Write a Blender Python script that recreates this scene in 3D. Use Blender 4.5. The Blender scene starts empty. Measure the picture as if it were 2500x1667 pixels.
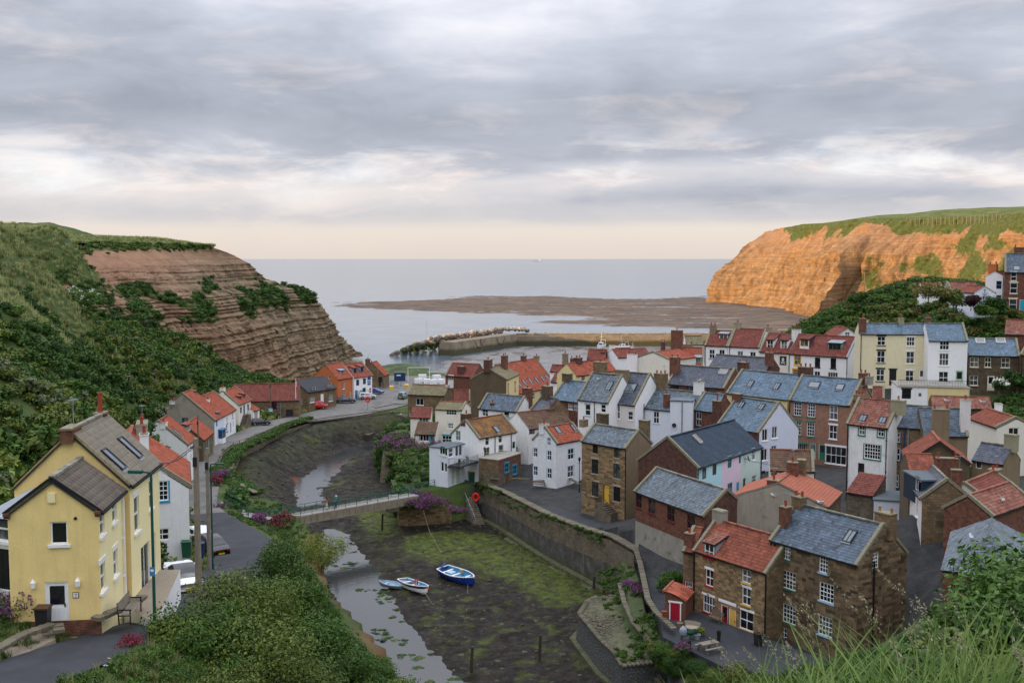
import bpy,bmesh,math,random
import numpy as np
from mathutils import Vector,Matrix,noise as mnoise
R=math.radians
rng=random.Random(7)
SC=bpy.context.scene
COL=SC.collection
# ------------------------------------------------------------------ camera
F,CU,CV,HZ,CAMZ=2640.0,1250.0,833.5,631.0,40.0
PITCH=math.atan((CV-HZ)/F)
cam_data=bpy.data.cameras.new('camera')
cam_data.sensor_width=36.0
cam_data.lens=36.0*F/2500.0
cam_data.clip_start=0.3
cam_data.clip_end=90000.0
cam=bpy.data.objects.new('camera',cam_data)
cam.location=(0,0,CAMZ)
cam.rotation_euler=(math.pi/2-PITCH,0,0)
COL.objects.link(cam)
SC.camera=cam
# ------------------------------------------------------------------ sun + sky
SUN_TO=Vector((-0.915,-0.405,math.tan(R(6.0)))).normalized()
sun_l=bpy.data.lights.new('sun','SUN')
sun_l.energy=5.0
sun_l.angle=R(0.6)
sun_l.color=(1.0,0.64,0.29)
sun=bpy.data.objects.new('sun',sun_l)
sun.rotation_euler=SUN_TO.to_track_quat('Z','Y').to_euler()
COL.objects.link(sun)
SC.view_settings.view_transform='Standard'
SC.view_settings.look='None'
SC.view_settings.exposure=0.42
SC.view_settings.gamma=1.0
world=bpy.data.worlds.new('World')
SC.world=world
world.use_nodes=True
def build_world():
 nt=world.node_tree
 N,L=nt.nodes,nt.links
 N.clear()
 out=N.new('ShaderNodeOutputWorld')
 bg=N.new('ShaderNodeBackground')
 bg.inputs['Strength'].default_value=0.092
 L.new(bg.outputs[0],out.inputs[0])
 sky=N.new('ShaderNodeTexSky')
 sky.sky_type='NISHITA'
 sky.sun_disc=False
 sky.sun_elevation=R(6.0)
 sky.sun_rotation=math.atan2(SUN_TO.x,SUN_TO.y)
 sky.altitude=40
 tc=N.new('ShaderNodeTexCoord')
 sep=N.new('ShaderNodeSeparateXYZ')
 L.new(tc.outputs['Generated'],sep.inputs[0])
 def math_(op,a,b=None,c=None,clamp=False):
  n=N.new('ShaderNodeMath');n.operation=op;n.use_clamp=clamp
  for i,x in enumerate((a,b,c)):
   if x is None:continue
   if isinstance(x,(int,float)):n.inputs[i].default_value=x
   else:L.new(x,n.inputs[i])
  return n.outputs[0]
 def mix(f,a,b):
  n=N.new('ShaderNodeMix');n.data_type='RGBA';n.clamp_factor=True
  for s,x in((n.inputs[0],f),(n.inputs[6],a),(n.inputs[7],b)):
   if isinstance(x,(int,float)):s.default_value=x
   elif isinstance(x,tuple):s.default_value=(*x,1)
   else:L.new(x,s)
  return n.outputs[2]
 def ramp(fac,stops):
  n=N.new('ShaderNodeValToRGB')
  el=n.color_ramp.elements
  while len(el)<len(stops):el.new(0.5)
  for e,(p,c)in zip(el,stops):
   e.position=p
   e.color=(*c,1)if isinstance(c,tuple)else(c,c,c,1)
  L.new(fac,n.inputs[0])
  return n.outputs[0]
 z=math_('MAXIMUM',sep.outputs['Z'],0.0)
 def noise(scale,detail,rough,sz=3.0,off=(0,0,0),dist=0.0):
  mp=N.new('ShaderNodeMapping')
  mp.inputs['Scale'].default_value=(1,1,sz)
  mp.inputs['Location'].default_value=off
  L.new(tc.outputs['Generated'],mp.inputs[0])
  n=N.new('ShaderNodeTexNoise')
  n.inputs['Scale'].default_value=scale
  n.inputs['Detail'].default_value=detail
  n.inputs['Roughness'].default_value=rough
  n.inputs['Distortion'].default_value=dist
  L.new(mp.outputs[0],n.inputs['Vector'])
  return n.outputs['Fac']
 big=noise(2.6,7,0.52,3.6,(3.3,1.7,0.4),0.25)
 fine=noise(9.0,7,0.55,3.2,(9.2,4.4,1.0),0.4)
 warm=noise(7.0,6,0.6,4.5,(1.2,7.7,2.0),0.4)
 tex=math_('ADD',math_('MULTIPLY',big,0.66),math_('MULTIPLY',fine,0.34))
 # what the cloud deck looks like at each height above the horizon: clear strip, soft low cloud, lit edge, dark underside, paler above
 wob=math_('MULTIPLY',math_('SUBTRACT',big,0.5),0.09)
 zw=math_('ADD',z,wob)
 band=ramp(math_('MULTIPLY',zw,3.2),[(0.0,0.70),(0.10,0.66),(0.16,0.58),(0.22,0.70),(0.255,0.68),(0.30,0.40),(0.40,0.27),(0.50,0.30),(0.62,0.40),(0.78,0.45),(1.0,0.50)])
 shade=math_('MULTIPLY_ADD',math_('SUBTRACT',tex,0.5),1.35,band)
 cloud=ramp(shade,[(0.15,(1.9,2.1,2.5)),(0.40,(2.8,3.0,3.5)),(0.58,(3.95,4.05,4.45)),(0.78,(5.2,4.95,5.0)),(1.0,(6.4,5.9,5.6))])
 wm=ramp(warm,[(0.52,0.0),(0.70,1.0)])
 low=ramp(zw,[(0.0,0.2),(0.05,0.45),(0.08,0.85),(0.11,0.25),(0.2,0.12),(1.0,0.05)])
 cloud=mix(math_('MULTIPLY',wm,low),cloud,(7.4,6.2,5.5))
 # clear strip: Nishita sky near the horizon, veiled by pale evening haze
 skyc=N.new('ShaderNodeMix');skyc.data_type='RGBA';skyc.inputs[0].default_value=0.82
 L.new(sky.outputs[0],skyc.inputs[6]);skyc.inputs[7].default_value=(7.6,6.75,6.1,1)
 zc=math_('ADD',z,math_('MULTIPLY',math_('SUBTRACT',big,0.5),0.012))
 cover=ramp(zc,[(0.0,0.08),(0.026,0.14),(0.036,0.80),(0.055,0.97),(1.0,1.0)])
 col=mix(cover,skyc.outputs[2],cloud)
 gap=ramp(math_('MULTIPLY',fine,warm),[(0.26,0.0),(0.38,0.6)])
 gapz=ramp(zw,[(0.0,0.0),(0.055,0.1),(0.075,0.9),(0.095,0.4),(0.12,0.0),(1.0,0.0)])
 col=mix(math_('MULTIPLY',gap,gapz),col,(6.2,6.8,7.2))
 # overcast luminance grows smoothly towards the zenith
 lum=math_('MULTIPLY_ADD',z,SKY_GAIN,1.0)
 vm=N.new('ShaderNodeVectorMath');vm.operation='SCALE'
 L.new(col,vm.inputs[0]);L.new(lum,vm.inputs['Scale'])
 L.new(vm.outputs[0],bg.inputs['Color'])
SKY_GAIN=3.6
build_world()
# ------------------------------------------------------------------ pixel -> world helpers (photo pixels at a chosen true depth)
CP,SP=math.cos(PITCH),math.sin(PITCH)
def ray(u,v):
 a,b=(u-CU)/F,-(v-CV)/F
 return Vector((a,CP+b*SP,-SP+b*CP))
def at(u,v,Y):
 d=ray(u,v);t=Y/d.y
 return Vector((d.x*t,Y,CAMZ+d.z*t))
def onz(u,v,z):
 d=ray(u,v);t=(z-CAMZ)/d.z
 return Vector((d.x*t,d.y*t,z))
def proj(p):
 x,y,z=p[0],p[1],p[2]-CAMZ
 dep=y*CP-z*SP
 up=y*SP+z*CP
 return CU+F*x/dep,CV-F*up/dep
FR={'A':(1400,780,4),'B':(1000,840,4),'C':(1640,740,4),'D':(500,850,4),'1':(0,950,2.186),'2':(350,820,2.9587),
'4':(1400,760,3.2),'5':(1900,600,3.1367),'6':(1550,1050,2.5417),'7':(1950,950,2.1873),'8':(650,1100,2.7659),
'9':(1700,1250,2.94),'10':(2100,900,3.92),'11':(1700,500,2.94),'12':(0,530,2.6133),'13':(780,600,2.352),
'14':(440,1100,4.48),'15':(1350,1380,5.2267),'16':(0,1350,4.704),'0':(0,0,0.9408)}
def px(fr,x,y):
 a,b,s=FR[fr]
 return a+x/s,b+y/s
def fat(fr,x,y,Y):return at(*px(fr,x,y),Y)
def fz(fr,x,y,z):return onz(*px(fr,x,y),z)
# ------------------------------------------------------------------ materials
MATS={}
def _set(sock,L,x):
 if isinstance(x,(int,float)):sock.default_value=x
 elif isinstance(x,tuple):sock.default_value=(*x,1)if len(x)==3 and len(sock.default_value)==4 else x
 else:L.new(x,sock)
class NB:
 """small node-graph helper"""
 def __init__(s,name):
  s.m=bpy.data.materials.new(name);s.m.use_nodes=True
  s.nt=s.m.node_tree;s.N=s.nt.nodes;s.L=s.nt.links
  s.N.clear()
  s.out=s.N.new('ShaderNodeOutputMaterial')
  s.b=s.N.new('ShaderNodeBsdfPrincipled')
  s.L.new(s.b.outputs[0],s.out.inputs[0])
  s.tc=s.N.new('ShaderNodeTexCoord')
 def coord(s,kind='Object',scale=(1,1,1),loc=(0,0,0),rot=(0,0,0)):
  src=s.tc.outputs[kind]if kind!='World' else s.geo('Position')
  if scale==(1,1,1)and loc==(0,0,0)and rot==(0,0,0):return src
  mp=s.N.new('ShaderNodeMapping');s.L.new(src,mp.inputs[0])
  mp.inputs['Scale'].default_value=scale;mp.inputs['Location'].default_value=loc;mp.inputs['Rotation'].default_value=rot
  return mp.outputs[0]
 def geo(s,o):
  return s.N.new('ShaderNodeNewGeometry').outputs[o]
 def noise(s,vec,scale,detail=4,rough=0.55,dist=0.0):
  n=s.N.new('ShaderNodeTexNoise');s.L.new(vec,n.inputs['Vector'])
  n.inputs['Scale'].default_value=scale;n.inputs['Detail'].default_value=detail
  n.inputs['Roughness'].default_value=rough;n.inputs['Distortion'].default_value=dist
  return n.outputs['Fac']
 def voro(s,vec,scale,feature='F1',out='Distance'):
  n=s.N.new('ShaderNodeTexVoronoi');s.L.new(vec,n.inputs['Vector']);n.feature=feature
  n.inputs['Scale'].default_value=scale
  return n.outputs[out]
 def math(s,op,a,b=0.0,c=0.0,clamp=False):
  n=s.N.new('ShaderNodeMath');n.operation=op;n.use_clamp=clamp
  for i,x in enumerate((a,b,c)):_set(n.inputs[i],s.L,x)
  return n.outputs[0]
 def mix(s,f,a,b,blend='MIX'):
  n=s.N.new('ShaderNodeMix');n.data_type='RGBA';n.blend_type=blend;n.clamp_factor=True
  _set(n.inputs[0],s.L,f);_set(n.inputs[6],s.L,a);_set(n.inputs[7],s.L,b)
  return n.outputs[2]
 def ramp(s,fac,stops):
  n=s.N.new('ShaderNodeValToRGB');el=n.color_ramp.elements
  while len(el)<len(stops):el.new(0.5)
  for e,(p,c)in zip(el,stops):
   e.position=p;e.color=(*c,1)if isinstance(c,tuple)else(c,c,c,1)
  s.L.new(fac,n.inputs[0])
  return n.outputs[0]
 def scale(s,col,f):
  n=s.N.new('ShaderNodeVectorMath');n.operation='SCALE'
  _set(n.inputs[0],s.L,col);_set(n.inputs['Scale'],s.L,f)
  return n.outputs[0]
 def attr(s,name,out='Fac'):
  n=s.N.new('ShaderNodeAttribute');n.attribute_name=name
  return n.outputs[out]
 def orand(s):
  return s.N.new('ShaderNodeObjectInfo').outputs['Random']
 def bump(s,h,strength=0.5,dist=0.05):
  n=s.N.new('ShaderNodeBump');n.inputs['Strength'].default_value=strength;n.inputs['Distance'].default_value=dist
  s.L.new(h,n.inputs['Height']);s.L.new(n.outputs[0],s.b.inputs['Normal'])
 def done(s,col,rough=0.8,spec=0.3,metallic=0.0):
  _set(s.b.inputs['Base Color'],s.L,col);_set(s.b.inputs['Roughness'],s.L,rough)
  s.b.inputs['Specular IOR Level'].default_value=spec;s.b.inputs['Metallic'].default_value=metallic
  return s.m
def M(name,col,rough=0.8,var=0.12,vs=1.5,rnd=0.0,orand=0.0,bump=0.0,bs=12.0,streak=0.0,col2=None,c2=(0.55,0.7),c2s=1.2,spec=0.3,
metallic=0.0,brick=None,world=False):
 if name in MATS:return MATS[name]
 n=NB(name)
 vec=n.coord('World')if world else n.coord('Object')
 nz=n.noise(vec,vs,5,0.6)
 c=n.mix(n.ramp(nz,[(0.25,0.0),(0.75,1.0)]),tuple(x*(1-var)for x in col),tuple(min(1,x*(1+var))for x in col))
 h=None
 if brick:
  bw,bh,c_a,c_b,mort,ms=brick
  bt=n.N.new('ShaderNodeTexBrick')
  n.L.new(n.coord('UV'),bt.inputs['Vector'])
  bt.inputs['Scale'].default_value=1.0
  bt.inputs['Brick Width'].default_value=bw;bt.inputs['Row Height'].default_value=bh
  bt.inputs['Mortar Size'].default_value=ms;bt.inputs['Mortar Smooth'].default_value=0.2
  bt.inputs['Color1'].default_value=(*c_a,1);bt.inputs['Color2'].default_value=(*c_b,1);bt.inputs['Mortar'].default_value=(*mort,1)
  bt.inputs['Bias'].default_value=0.0
  c=n.mix(1.0,bt.outputs['Color'],n.scale(n.ramp(nz,[(0.2,1-var*1.5),(0.8,1+var)]),1.0),'MULTIPLY')
  h=n.math('SUBTRACT',1.0,bt.outputs['Fac'])
 if rnd:
  r=n.attr('rnd')
  c=n.scale(c,n.math('MULTIPLY_ADD',r,2*rnd,1-rnd))
 if orand:
  c=n.scale(c,n.math('MULTIPLY_ADD',n.orand(),2*orand,1-orand))
 if col2:
  m2=n.noise(vec,c2s,6,0.65,0.3)
  c=n.mix(n.ramp(m2,[(c2[0],0.0),(c2[1],1.0)]),c,col2)
 if streak:
  sv=n.coord('World' if world else 'Object',(2.2,2.2,0.28))
  st=n.noise(sv,1.6,5,0.65)
  c=n.mix(n.math('MULTIPLY',n.ramp(st,[(0.5,0.0),(0.75,1.0)]),streak),c,tuple(x*0.42 for x in col))
 if bump:
  bn=n.noise(vec,bs,5,0.6)
  hh=bn if h is None else n.math('MULTIPLY_ADD',h,1.2,bn)
  n.bump(hh,min(1.0,bump),0.04)
 elif h is not None:
  n.bump(h,0.5,0.02)
 MATS[name]=n.done(c,rough,spec,metallic)
 return MATS[name]
# plain paints and renders
M('white',(0.82,0.82,0.82),var=0.05,streak=0.16,bump=0.12,bs=6)
M('white_clean',(0.82,0.82,0.82),var=0.04,streak=0.12,bump=0.06)
M('white_old',(0.74,0.74,0.72),var=0.08,streak=0.45,col2=(0.38,0.37,0.33),c2=(0.60,0.78),c2s=0.9,bump=0.3,bs=5)
M('white_rough',(0.80,0.81,0.83),var=0.06,streak=0.18,bump=0.6,bs=4,brick=(0.45,0.2,(0.82,0.83,0.85),(0.74,0.75,0.78),(0.66,0.67,0.70),0.012))
M('cream',(0.74,0.66,0.44),var=0.05,streak=0.22,bump=0.1)
M('offwhite',(0.76,0.72,0.62),var=0.05,streak=0.25,bump=0.12)
M('pinkwhite',(0.70,0.66,0.64),var=0.05,streak=0.22,bump=0.1)
M('lavender',(0.62,0.65,0.76),var=0.04,streak=0.14,bump=0.1)
M('palewhite',(0.70,0.73,0.80),var=0.04,streak=0.16,bump=0.1)
M('aqua',(0.45,0.74,0.80),var=0.04,streak=0.12)
M('pink',(0.74,0.58,0.70),var=0.04,streak=0.12)
M('mint',(0.58,0.70,0.66),var=0.04,streak=0.12)
M('yellow',(0.87,0.66,0.28),var=0.08,vs=1.1,streak=0.22,bump=0.35,bs=7)
M('yellow_pale',(0.90,0.79,0.45),var=0.05,vs=1.1,streak=0.10,bump=0.3,bs=7)
M('yellowcream',(0.72,0.60,0.30),var=0.05,streak=0.2)
M('orange',(0.50,0.15,0.055),var=0.08,streak=0.12)
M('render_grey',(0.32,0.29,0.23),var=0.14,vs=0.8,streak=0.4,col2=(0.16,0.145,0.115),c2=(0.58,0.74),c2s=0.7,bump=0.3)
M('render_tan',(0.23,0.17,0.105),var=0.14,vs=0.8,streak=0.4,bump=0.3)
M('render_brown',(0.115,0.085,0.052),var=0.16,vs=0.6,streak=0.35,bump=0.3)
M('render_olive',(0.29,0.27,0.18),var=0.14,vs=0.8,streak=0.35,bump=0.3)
M('concrete',(0.30,0.28,0.24),var=0.2,vs=0.7,streak=0.4,col2=(0.12,0.12,0.08),c2=(0.55,0.72),c2s=0.8,bump=0.4)
M('brick',(0.25,0.08,0.045),var=0.45,vs=2.2,bump=0.3,brick=(0.23,0.078,(0.23,0.070,0.036),(0.12,0.040,0.025),(0.16,0.125,0.095),0.010))
M('brick_dark',(0.16,0.06,0.04),var=0.45,vs=2.2,bump=0.3,brick=(0.23,0.078,(0.14,0.048,0.030),(0.075,0.030,0.022),(0.12,0.095,0.08),0.010))
M('brick_chequer',(0.25,0.08,0.045),var=0.2,vs=1.2,bump=0.3,brick=(0.36,0.16,(0.24,0.075,0.042),(0.17,0.05,0.032),(0.42,0.30,0.21),0.028))
M('stone',(0.26,0.19,0.11),var=0.3,vs=1.0,bump=0.5,bs=9,streak=0.2,brick=(0.5,0.24,(0.25,0.17,0.088),(0.14,0.098,0.056),(0.10,0.08,0.055),0.018))
M('stone_dark',(0.16,0.12,0.075),var=0.32,vs=1.0,bump=0.5,bs=9,streak=0.25,brick=(0.55,0.27,(0.15,0.105,0.06),(0.075,0.056,0.037),(0.07,0.058,0.042),0.02))
M('stone_wall',(0.20,0.165,0.12),var=0.35,vs=0.9,bump=0.7,bs=7,streak=0.3,col2=(0.07,0.08,0.03),c2=(0.58,0.75),brick=(0.42,0.19,(0.24,0.19,0.13),(0.14,0.115,0.085),(0.075,0.065,0.05),0.02))
M('stone_block',(0.25,0.17,0.09),var=0.22,vs=2.0,rnd=0.0,orand=0.45,bump=0.5,bs=10,col2=(0.12,0.10,0.07),c2=(0.60,0.78),c2s=0.8)
M('stone_block_stuff',(0.25,0.17,0.09),var=0.22,vs=2.0,rnd=0.45,bump=0.5,bs=10,col2=(0.12,0.10,0.07),c2=(0.60,0.78),c2s=0.8)
M('stone_block_dark',(0.15,0.102,0.060),var=0.25,vs=2.0,orand=0.6,bump=0.5,bs=10,col2=(0.07,0.055,0.04),c2=(0.58,0.75),c2s=0.8)
M('stone_block_dark_stuff',(0.15,0.102,0.060),var=0.25,vs=2.0,rnd=0.6,bump=0.5,bs=10,col2=(0.07,0.055,0.04),c2=(0.58,0.75),c2s=0.8)
M('mortar',(0.21,0.17,0.115),var=0.2,vs=2)
M('mortar_pale',(0.25,0.19,0.115),var=0.2,vs=2)
M('coping',(0.24,0.215,0.15),var=0.25,vs=2.5,col2=(0.12,0.13,0.06),c2=(0.5,0.68),c2s=2.5,bump=0.4)
M('lead',(0.25,0.28,0.31),var=0.15,rough=0.55)
# roofs
M('slate',(0.058,0.086,0.122),rough=0.5,var=0.35,vs=0.7,rnd=0.62,col2=(0.30,0.34,0.38),c2=(0.62,0.84),c2s=1.3,spec=0.45)
M('slate_blue',(0.07,0.125,0.18),rough=0.40,var=0.28,vs=0.6,rnd=0.45,col2=(0.28,0.35,0.40),c2=(0.62,0.86),c2s=1.2,spec=0.45)
M('slate_purple',(0.048,0.056,0.082),rough=0.45,var=0.3,vs=0.8,rnd=0.6,col2=(0.22,0.24,0.26),c2=(0.62,0.85),c2s=1.2,spec=0.5)
M('slate_dark',(0.016,0.034,0.058),rough=0.6,var=0.25,vs=0.6,rnd=0.4,spec=0.25)
M('slate_grey',(0.078,0.105,0.13),rough=0.45,var=0.3,vs=0.8,rnd=0.65,col2=(0.34,0.37,0.38),c2=(0.57,0.8),c2s=1.8,spec=0.45)
M('pantile',(0.21,0.06,0.034),rough=0.75,var=0.22,vs=0.9,rnd=0.42,col2=(0.16,0.08,0.05),c2=(0.62,0.82),c2s=1.3)
M('pantile_bright',(0.3,0.076,0.04),rough=0.75,var=0.18,vs=0.9,rnd=0.42,col2=(0.24,0.09,0.05),c2=(0.68,0.88),c2s=1.3)
M('pantile_red',(0.175,0.05,0.036),rough=0.75,var=0.22,vs=0.8,rnd=0.42,col2=(0.12,0.075,0.06),c2=(0.60,0.8),c2s=1.3)
M('pantile_weathered',(0.22,0.088,0.062),rough=0.8,var=0.25,vs=0.9,rnd=0.42,col2=(0.30,0.24,0.20),c2=(0.56,0.78),c2s=1.5)
M('tile_salmon',(0.33,0.105,0.06),rough=0.75,var=0.12,vs=0.6,rnd=0.10)
M('tile_brown',(0.115,0.07,0.045),rough=0.85,var=0.3,vs=0.9,rnd=0.3,col2=(0.20,0.115,0.03),c2=(0.54,0.72),c2s=1.0)
M('tile_lichen',(0.16,0.085,0.045),rough=0.85,var=0.3,vs=0.9,rnd=0.3,col2=(0.30,0.15,0.03),c2=(0.46,0.7),c2s=0.9)
M('tile_olive',(0.19,0.165,0.095),rough=0.85,var=0.25,vs=0.9,rnd=0.25,col2=(0.11,0.10,0.06),c2=(0.55,0.72),c2s=1.2)
M('tile_grey',(0.20,0.175,0.135),rough=0.85,var=0.2,vs=1.6,orand=0.16,col2=(0.30,0.25,0.15),c2=(0.62,0.80),c2s=1.4,bump=0.3)
M('tile_grey_dark',(0.115,0.095,0.075),rough=0.85,var=0.2,vs=1.6,orand=0.18,col2=(0.24,0.15,0.06),c2=(0.66,0.80),c2s=1.4,bump=0.3)
M('felt',(0.10,0.125,0.14),rough=0.8,var=0.2)
M('felt_black',(0.035,0.038,0.045),rough=0.7,var=0.2)
# trims
for nm,c in dict(W=(0.85,0.85,0.85),B=(0.06,0.30,0.62),T=(0.02,0.33,0.50),K=(0.012,0.012,0.014),G=(0.015,0.16,0.10),R=(0.35,0.01,0.025),Y=(0.72,0.42,0.05),
N=(0.03,0.045,0.12),S=(0.42,0.36,0.27),D=(0.09,0.055,0.03),L=(0.30,0.52,0.72),O=(0.74,0.44,0.10),M=(0.42,0.55,0.44),
V=(0.12,0.02,0.025),C=(0.70,0.66,0.52),P=(0.05,0.32,0.42),E=(0.06,0.20,0.42),U=(0.03,0.08,0.26),Q=(0.22,0.42,0.40)).items():
 M('paint_'+nm,c,rough=0.45,var=0.06,vs=3,spec=0.4)
M('iron',(0.015,0.015,0.017),rough=0.5,var=0.2)
M('timber',(0.16,0.12,0.08),var=0.25,vs=3,bump=0.3)
M('timber_grey',(0.22,0.19,0.15),var=0.25,vs=3,bump=0.3)
M('pot',(0.30,0.055,0.03),var=0.2,vs=4)
M('pot_buff',(0.32,0.18,0.09),var=0.2,vs=4)
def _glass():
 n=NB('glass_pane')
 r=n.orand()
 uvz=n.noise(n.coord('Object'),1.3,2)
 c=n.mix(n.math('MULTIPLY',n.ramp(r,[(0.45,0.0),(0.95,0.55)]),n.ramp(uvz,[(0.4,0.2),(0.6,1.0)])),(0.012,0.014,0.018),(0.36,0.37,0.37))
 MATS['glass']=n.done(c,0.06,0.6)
 n=NB('glass_skylight')
 MATS['glass_sky']=n.done((0.10,0.13,0.16),0.05,1.0)
_glass()
# ------------------------------------------------------------------ mesh builder
class MB:
 def __init__(s):s.v,s.f,s.m,s.r=[],[],[],[]
 def face(s,pts,mi=0,r=0.5):
  k=len(s.v);s.v.extend([tuple(p)for p in pts]);s.f.append(tuple(range(k,k+len(pts))));s.m.append(mi);s.r.append(r)
 def box(s,lo,hi,mi=0,r=0.5,bottom=True):
  x0,y0,z0=lo;x1,y1,z1=hi
  k=len(s.v)
  s.v+=[(x0,y0,z0),(x1,y0,z0),(x1,y1,z0),(x0,y1,z0),(x0,y0,z1),(x1,y0,z1),(x1,y1,z1),(x0,y1,z1)]
  fs=[(0,1,5,4),(1,2,6,5),(2,3,7,6),(3,0,4,7),(4,5,6,7)]+([(3,2,1,0)]if bottom else[])
  for q in fs:s.f.append(tuple(k+i for i in q));s.m.append(mi);s.r.append(r)
 def frame(s,o,ax,ay,az,lo,hi,mi=0,r=0.5):
  """box in a local frame"""
  o,ax,ay,az=Vector(o),Vector(ax),Vector(ay),Vector(az)
  k=len(s.v)
  for z in(lo[2],hi[2]):
   for x,y in((lo[0],lo[1]),(hi[0],lo[1]),(hi[0],hi[1]),(lo[0],hi[1])):
    s.v.append(tuple(o+ax*x+ay*y+az*z))
  for q in[(0,1,5,4),(1,2,6,5),(2,3,7,6),(3,0,4,7),(4,5,6,7),(3,2,1,0)]:
   s.f.append(tuple(k+i for i in q));s.m.append(mi);s.r.append(r)
 def bar(s,a,b,w,h=None,mi=0,up=(0,0,1),r=0.5):
  a,b=Vector(a),Vector(b);h=h or w
  d=(b-a);ln=d.length
  if ln<1e-6:return
  d.normalize();upv=Vector(up)
  sx=d.cross(upv)
  if sx.length<1e-4:sx=d.cross(Vector((1,0,0)))
  sx.normalize();sy=sx.cross(d).normalized()
  s.frame(a,d,sx,sy,(0,-w/2,-h/2),(ln,w/2,h/2),mi,r)
 def tube(s,pts,rad,n=6,mi=0,cap=True,r=0.5):
  pts=[Vector(p)for p in pts]
  rads=rad if isinstance(rad,(list,tuple))else[rad]*len(pts)
  rings=[]
  for i,p in enumerate(pts):
   d=(pts[min(i+1,len(pts)-1)]-pts[max(i-1,0)])
   d=d.normalized()if d.length>1e-6 else Vector((0,0,1))
   a=d.cross(Vector((0,0,1)))
   if a.length<1e-3:a=d.cross(Vector((1,0,0)))
   a.normalize();b=a.cross(d)
   k=len(s.v)
   for j in range(n):
    t=2*math.pi*j/n
    s.v.append(tuple(p+(a*math.cos(t)+b*math.sin(t))*rads[i]))
   rings.append(k)
  for i in range(len(pts)-1):
   for j in range(n):
    j2=(j+1)%n
    s.f.append((rings[i]+j,rings[i]+j2,rings[i+1]+j2,rings[i+1]+j));s.m.append(mi);s.r.append(r)
  if cap:
   s.f.append(tuple(rings[0]+j for j in range(n))[::-1]);s.m.append(mi);s.r.append(r)
   s.f.append(tuple(rings[-1]+j for j in range(n)));s.m.append(mi);s.r.append(r)
 def lathe(s,c,prof,n=10,mi=0,r=0.5):
  c=Vector(c)
  s.tube([c+Vector((0,0,z))for _,z in prof],[q for q,_ in prof],n,mi,True,r)if False else s._lathe(c,prof,n,mi,r)
 def _lathe(s,c,prof,n,mi,r):
  k=len(s.v)
  for q,z in prof:
   for j in range(n):
    t=2*math.pi*j/n
    s.v.append((c.x+q*math.cos(t),c.y+q*math.sin(t),c.z+z))
  for i in range(len(prof)-1):
   for j in range(n):
    j2=(j+1)%n
    s.f.append((k+i*n+j,k+i*n+j2,k+(i+1)*n+j2,k+(i+1)*n+j));s.m.append(mi);s.r.append(r)
  s.f.append(tuple(k+j for j in range(n))[::-1]);s.m.append(mi);s.r.append(r)
  s.f.append(tuple(k+(len(prof)-1)*n+j for j in range(n)));s.m.append(mi);s.r.append(r)
 def mesh(s,name,mats,smooth=False,uv=True):
  me=bpy.data.meshes.new(name)
  me.from_pydata(s.v,[],s.f)
  for m in(mats if isinstance(mats,(list,tuple))else[mats]):
   me.materials.append(MATS[m]if isinstance(m,str)else m)
  nf=len(me.polygons)
  if nf:
   if any(s.m):me.polygons.foreach_set('material_index',s.m)
   if smooth:me.polygons.foreach_set('use_smooth',[True]*nf)
   a=me.attributes.new('rnd','FLOAT','FACE');a.data.foreach_set('value',s.r)
   if uv:
    nl=len(me.loops)
    li=np.empty(nl,np.int32);me.loops.foreach_get('vertex_index',li)
    co=np.array(s.v,np.float64)[li]
    nr=np.empty(nf*3);me.polygons.foreach_get('normal',nr);nr=np.abs(nr.reshape(-1,3))
    cnt=np.empty(nf,np.int32);me.polygons.foreach_get('loop_total',cnt)
    ax=np.repeat(np.argmax(nr,1),cnt)
    uvs=np.empty((nl,2))
    uvs[:,0]=np.where(ax==0,co[:,1],co[:,0]);uvs[:,1]=np.where(ax==2,co[:,1],co[:,2])
    l=me.uv_layers.new(name='UVMap');l.data.foreach_set('uv',uvs.ravel())
  me.update()
  return me
 def build(s,name,mats,parent=None,smooth=False,kind=None,uv=True):
  o=bpy.data.objects.new(name,s.mesh(name,mats,smooth,uv))
  COL.objects.link(o)
  if parent is not None:o.parent=parent
  if kind:o['kind']=kind
  return o
def empty(name,loc=(0,0,0),rz=0.0):
 o=bpy.data.objects.new(name,None);COL.objects.link(o)
 o.location=loc;o.rotation_euler=(0,0,rz);o.empty_display_size=0.5
 return o
def tag(o,label=None,cat=None,group=None,kind=None):
 if label:o['label']=label
 if cat:o['category']=cat
 if group:o['group']=group
 if kind or cat:o['kind']=kind or 'thing'
 return o
def link_copy(o,parent,**kw):
 c=o.copy();COL.objects.link(c);c.parent=parent
 return c
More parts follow.
